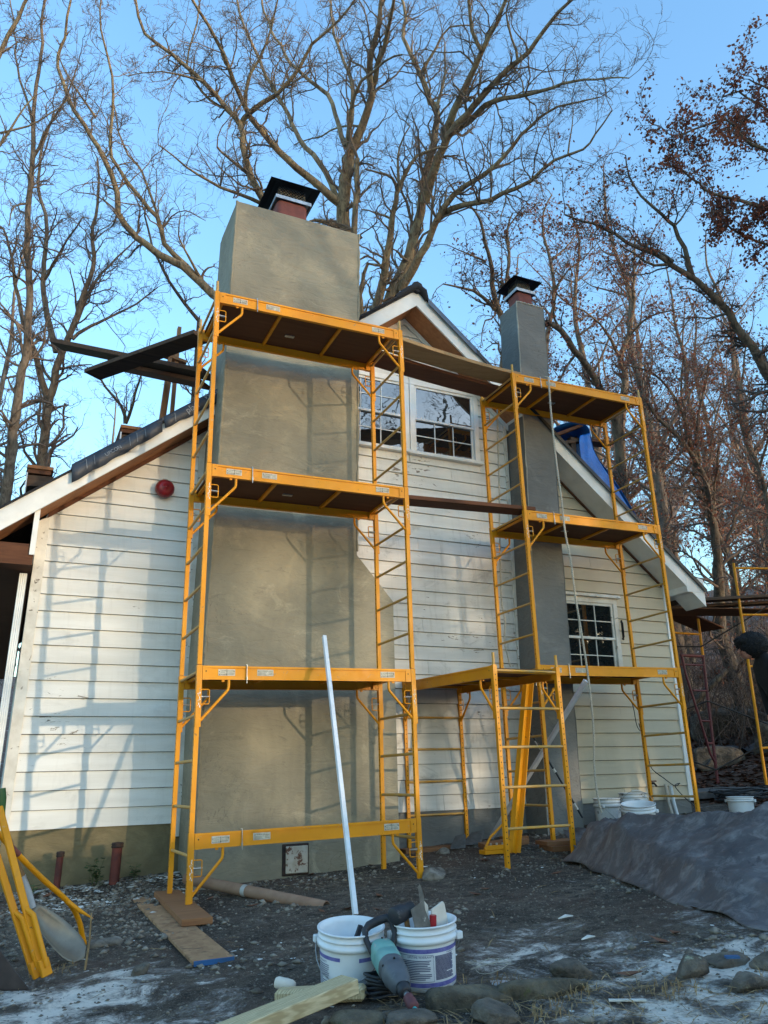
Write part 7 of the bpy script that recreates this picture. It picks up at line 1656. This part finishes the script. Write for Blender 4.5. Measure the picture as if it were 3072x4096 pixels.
traced('M1', 'bare_tree', 'tall bare tree rising right behind the big chimney', 'bark_tan', 'twig_tan', 0.17, 1.5, 6, 4, 0.0036, 11, GM, n4=1, toground=(6.6, 20.5), skip=0.3)
traced('M1c', 'bare_tree', 'bare tree stem passing left of the big chimney cap', 'bark_tan', 'twig_tan', 0.17, 1.35, 6, 4, 0.0036, 12, GM, n4=1, toground=(5.2, 18.6), skip=0.25)
traced('L3', 'bare_tree', 'bare tree with long bending limbs left of the big chimney', 'bark_tan', 'twig_tan', 0.17, 1.2, 6, 4, 0.0036, 13, GM, n4=1, toground=(4.7, 18.0), skip=0.15)
traced('M2', 'bare_tree', 'big bare tree with forking trunks behind the gable peak', 'bark_tan', 'twig_tan', 0.17, 1.6, 6, 4, 0.0036, 14, GM, n4=1, toground=(8.0, 19.0), skip=0.2)
traced('M3', 'bare_tree', 'short gnarled trunk between the big chimney and the gable', 'bark_tan', 'twig_tan', 0.3, 0.9, 5, 4, 0.0045, 15, GM, toground=(7.4, 18.6))
traced('L4', 'bare_tree', 'thin bare tree seen through the staging planks', 'bark_dark', 'twig_brown', 0.24, 1.2, 5, 4, 0.005, 16, GM, toground=(3.6, 20.0))
traced('L1', 'bare_tree', 'tall straight bare tree at the left edge', 'bark_brown', 'twig_brown', 0.17, 1.3, 6, 4, 0.0036, 17, GM, n4=1, toground=(-1.0, 15.0), skip=0.3)
traced('L0', 'bare_tree', 'pale bare branches entering at the upper left corner', 'bark_tan', 'twig_tan', 0.2, 1.0, 5, 4, 0.0035, 18, GM, toground=(-2.4, 10.0))
traced('L2', 'bare_tree', 'forked bare tree behind the roof brackets at left', 'bark_brown', 'twig_brown', 0.17, 1.5, 6, 4, 0.0036, 19, GM, n4=1, toground=(0.8, 18.5), skip=0.25)
GR = 'trees on the right with clinging leaves'
traced('R3', 'oak_tree', 'slender oak with few brown leaves right behind the slim chimney', 'bark_brown', 'twig_brown', 0.22, 1.5, 6, 4, 0.0055, 21, GR, 1800, 0.075, 0.10, toground=(12.5, 17.5))
traced('R3b', 'oak_tree', 'oak with crooked limbs left of the slim chimney', 'bark_brown', 'twig_brown', 0.22, 1.5, 6, 4, 0.0055, 22, GR, 900, 0.075, 0.10, toground=(10.5, 18.0))
traced('R4', 'oak_tree', 'leaning dark trunk above the right scaffold tower', 'bark_dark', 'twig_dark', 0.26, 1.2, 6, 4, 0.005, 23, GR, 1200, 0.07, 0.10, toground=(12.6, 13.5))
traced('R5', 'oak_tree', 'upright oak with clustered brown leaves above the right tower', 'bark_brown', 'twig_brown', 0.22, 1.5, 6, 4, 0.0055, 24, GR, 3000, 0.075, 0.12, toground=(14.6, 16.0))
traced('R1', 'oak_tree', 'long trunk leaning in from the right edge across the sky', 'bark_dark', 'twig_dark', 0.17, 1.1, 7, 4, 0.004, 25, GR, 1900, 0.055, 0.08, toground=(13.6, 7.0), n4=1, skip=0.35)
traced('R2', 'oak_tree', 'oak thick with reddish brown leaves at the upper right', 'bark_dark', 'twig_dark', 0.14, 1.15, 7, 4, 0.004, 26, GR, 13000, 0.06, 0.05, toground=(13.2, 6.0), skip=0.25)
traced('R6', 'oak_tree', 'forked oak standing behind the right eave', 'bark_dark', 'twig_brown', 0.18, 1.4, 7, 4, 0.005, 27, GR, 3800, 0.065, 0.12, n4=1, toground=(15.0, 13.0))
traced('R8', 'oak_tree', 'second oak trunk crossing behind the forked one at right', 'bark_dark', 'twig_brown', 0.22, 1.6, 6, 4, 0.006, 28, GR, 2000, 0.08, 0.12, toground=(18.6, 15.6))
traced('R7', 'oak_tree', 'thin pale barked tree close to the right edge', 'bark_brown', 'twig_brown', 0.17, 1.2, 7, 4, 0.005, 29, GR, 1800, 0.06, 0.10, n4=1, toground=(14.4, 11.0))

# woodland trees made from a few kinds, each placed on its own
def wild(seed, h, r0, nl, leaves, bk, tw, lsz=0.085):
    r = np.random.default_rng(seed); n = 12; zz = np.linspace(0, h, n); x = np.cumsum(r.normal(size=n)*0.10*h/14); y = np.cumsum(r.normal(size=n)*0.10*h/14)
    trunk = resample(np.stack([x-x[0], y-y[0], zz-0.3, r0*(1-0.9*(zz/h))+0.006], 1), 0.5); limbs = [trunk]
    for q in range(nl):
        t = 0.28+0.68*r.random(); k = int(t*(len(trunk)-1)); p = trunk[k]; a = r.random()*6.28; L = h*0.30*(1.15-t)*(0.6+0.8*r.random()); el = 0.5+0.5*r.random()
        d = np.array([math.cos(a)*math.cos(el), math.sin(a)*math.cos(el), math.sin(el)]); pts = [tuple(p[:3])+(p[3]*0.5,)]
        for s in range(4): d = unit(d+r.normal(size=3)*0.18+np.array([0, 0, 0.08])); q_ = np.array(pts[-1][:3])+d*L/4; pts.append((*q_, p[3]*0.5*(1-0.2*(s+1))+0.004))
        limbs.append(resample(pts, 0.4))
    parts, tips = twiggery(r, limbs, 0.42, 1.5, 5, 3, 0.006)
    tm = npmesh('trunk', *tubes(trunk[None, :, :3], trunk[None, :, 3], 8), True)
    V, F = join([tubes(a[None, :, :3], a[None, :, 3], 5) for a in limbs[1:]]+parts); cm = npmesh('crown', V, F); lm = None
    if leaves: lm = npmesh('leaves', *leafcloud(r, tips, leaves, lsz, 0.12))
    return tm, cm, lm, bk, tw
KINDS = [wild(101, 15, 0.17, 16, 0, 'bark_brown', 'twig_brown'), wild(102, 17, 0.20, 18, 450, 'bark_dark', 'twig_brown'), wild(103, 12, 0.10, 14, 260, 'bark_dark', 'twig_dark'), wild(104, 18, 0.23, 20, 600, 'bark_brown', 'twig_brown'), wild(105, 8, 0.05, 12, 140, 'bark_brown', 'twig_brown')]
def plant(k, x, y, sc, rot, label, group):
    tm, cm, lm, bk, tw = KINDS[k]; e = empty('woodland_tree', (x, y, G(x, y)), label, 'tree', group, rot); e.scale = (sc, sc, sc*1.05)
    linkmesh('trunk', tm, bk, e, local=True); linkmesh('crown', cm, tw, e, local=True)
    if lm is not None: o = linkmesh('leaves', lm, 'oak_leaf', e, local=True); o['kind'] = 'stuff'
    return e
r = random.Random(12); spots = []
def okspot(x, y, d):
    return all((x-a)**2+(y-b)**2 > d*d for a, b in spots)
tries = 0; nplaced = 0
while nplaced < 42 and tries < 6000:                         # the wood right of and behind the house
    tries += 1; az = math.radians(r.uniform(27, 55)); d = 15.5+34*r.random()**0.8; x, y = d*math.sin(az), d*math.cos(az)
    if (x < 11.5 and y < 20) or not okspot(x, y, 1.5): continue
    spots.append((x, y)); k = r.choice([0, 1, 2, 3, 4, 4, 2, 1]); plant(k, x, y, 0.72+0.4*r.random(), r.random()*6.28, 'woodland tree among many on the leafy slope at right', 'woodland trees on the right slope'); nplaced += 1
for q in range(14):                                          # thinner trees to the left behind the house
    for t_ in range(60):
        az = math.radians(r.uniform(-6, 22)); d = 22+26*r.random(); x, y = d*math.sin(az), d*math.cos(az)
        if okspot(x, y, 2.0): break
    spots.append((x, y)); plant(r.choice([0, 0, 2, 4]), x, y, 0.75+0.3*r.random(), r.random()*6.28, 'slender bare tree in the distance left behind the house', 'distant bare trees at left')
# low scrub on the slope
def brush(seed):
    r_ = np.random.default_rng(seed); limbs = []
    for q in range(9):
        a = r_.random()*6.28; p = np.array([r_.normal()*0.25, r_.normal()*0.25, -0.05]); d = np.array([math.cos(a)*0.5, math.sin(a)*0.5, 1.0]); pts = [(*p, 0.012)]
        for s in range(4): d = unit(d+r_.normal(size=3)*0.2); p = p+d*0.5; pts.append((*p, 0.010-0.0018*s))
        limbs.append(resample(pts, 0.3))
    parts, tips = twiggery(r_, limbs, 0.28, 0.7, 4, 3, 0.004, skip=0.05); V, F = join([tubes(a[None, :, :3], a[None, :, 3], 5) for a in limbs]+parts); return npmesh('stems', V, F)
BR = [brush(201), brush(202)]
for q in range(22):
    az = math.radians(r.uniform(42, 58)); d = 14.8+14*r.random(); x, y = d*math.sin(az), d*math.cos(az)
    if x < 11.2: continue
    e = empty('bare_shrub', (x, y, G(x, y)), 'bare twiggy shrub among others on the leafy slope', 'shrub', 'bare shrubs on the slope', r.random()*6); s = 0.6+0.7*r.random(); e.scale = (s, s, s); linkmesh('stems', BR[q % 2], 'twig_dark', e, local=True)
# fallen logs on the slope
for q, (x, y, L, a, lb) in enumerate(((13.0, 13.6, 3.6, 0.5, 'fallen mossy log lying across the leafy slope'), (12.2, 12.4, 2.4, -0.5, 'thin fallen trunk leaning down the slope'))):
    d = Vector((math.cos(a), math.sin(a), 0)); p = [Vector((x, y, 0))+d*L*(t-0.5) for t in (0, 0.33, 0.66, 1)]
    MB().tube([(v.x, v.y, G(v.x, v.y)+0.12+(0.5*i_ if q else 0)) for i_, v in enumerate(p)], [0.16-0.06*q, 0.15-0.06*q, 0.13-0.06*q, 0.10-0.05*q], 10).build('fallen_log', 'bark_dark', None, 0, lb, 'log', 'fallen logs on the slope')
# evergreens: one at the left edge, an unseen row added to shade the house
def conifer(seed, h, w):
    r_ = np.random.default_rng(seed); V = []; F = []; o = 0; n = int(h*26)
    tr = resample([(0, 0, -0.3, h*0.018), (0.05, 0, h*0.5, h*0.011), (0, 0.03, h, 0.01)], 0.6); tm = npmesh('trunk', *tubes(tr[None, :, :3], tr[None, :, 3], 8), True)
    t = r_.random(n)**0.8; zz = h*(0.10+0.88*t); L = w*(1-t)**0.75*(0.6+0.5*r_.random(n))+0.12; az = r_.random(n)*6.28
    D = np.stack([np.cos(az), np.sin(az), -0.15-0.15*r_.random(n)], 1); P0 = np.stack([np.zeros(n), np.zeros(n), zz], 1)
    A, RA = grow(r_, P0, unit(D), L, np.full(n, 0.012), 4, 0.08, 0.04)
    Pn, Dn, _ = pick(r_, A, RA, 64, 0.12); m_ = len(Pn); side = unit(np.cross(Dn, np.array([0, 0, 1.0]))+r_.normal(size=(m_, 3))*0.45)*np.where(r_.random(m_) < 0.5, 1, -1)[:, None]
    d = unit(side+Dn*0.8+np.array([0, 0, -0.25])); wv = unit(np.cross(d, r_.normal(size=(m_, 3)))); l = (0.16+0.16*r_.random(m_))[:, None]
    Vn = np.stack([Pn, Pn+d*l*0.6+wv*0.034, Pn+d*l, Pn+d*l*0.6-wv*0.034], 1).reshape(-1, 3); Fn = np.arange(m_*4).reshape(-1, 4)
    V, F = join([tubes(A, RA, 3), (Vn, Fn)]); return tm, npmesh('crown', V, F)
CF = [conifer(301, 9, 2.2), conifer(302, 15, 3.2)]
def fir(k, x, y, s, rot, lb, gp):
    e = empty('evergreen_tree', (x, y, G(x, y)), lb, 'tree', gp, rot); e.scale = (s, s, s); linkmesh('trunk', CF[k][0], 'bark_dark', e, local=True); linkmesh('crown', CF[k][1], 'needles', e, local=True)
fir(0, -1.9, 13.5, 0.62, 0.3, 'dark evergreen at the left edge behind the eave', 'evergreens')
SD = Vector((SUN.x, SUN.y)).normalized()
def towards_sun(x0, dist): return x0+SD.x*dist, YW+SD.y*dist
for q, (x0, d_, s) in enumerate(((7.2, 24, 0.95), (8.5, 24.6, 1.0), (9.8, 24, 1.0), (11.2, 25, 1.0), (7.0, 30, 1.1), (8.2, 30.5, 1.1), (9.4, 30, 1.15), (10.7, 31, 1.1), (12.5, 27, 1.1))):
    x, y = towards_sun(x0, d_); fir(1, x, y, s, q*1.3, 'unseen evergreen added behind the photographer to shade the right wall', 'evergreens added to shade the right wall')
for q, (x0, d_, k, s) in enumerate(((-0.6, 36, 0, 1.0), (2.7, 40, 2, 1.1), (4.6, 33, 0, 1.0), (-3.5, 30, 3, 1.0), (1.2, 52, 2, 1.2), (-8, 26, 1, 1.0), (4.4, 46, 3, 1.0), (-12, 34, 3, 1.0), (-6, 44, 0, 1.2))):
    x, y = towards_sun(x0, d_); plant(k, x, y, s, q*0.9, 'bare tree behind the photographer towards the low sun', 'trees towards the sun')
for q, (x, y, k, s) in enumerate(((15.5, -9.5, 0, 1.2), (19.5, -13, 1, 1.3), (12.5, -14, 0, 1.5))):
    plant(k, x, y, s, q*1.7, 'tall tree behind the photographer mirrored in the upstairs windows', 'tall trees behind the photographer')
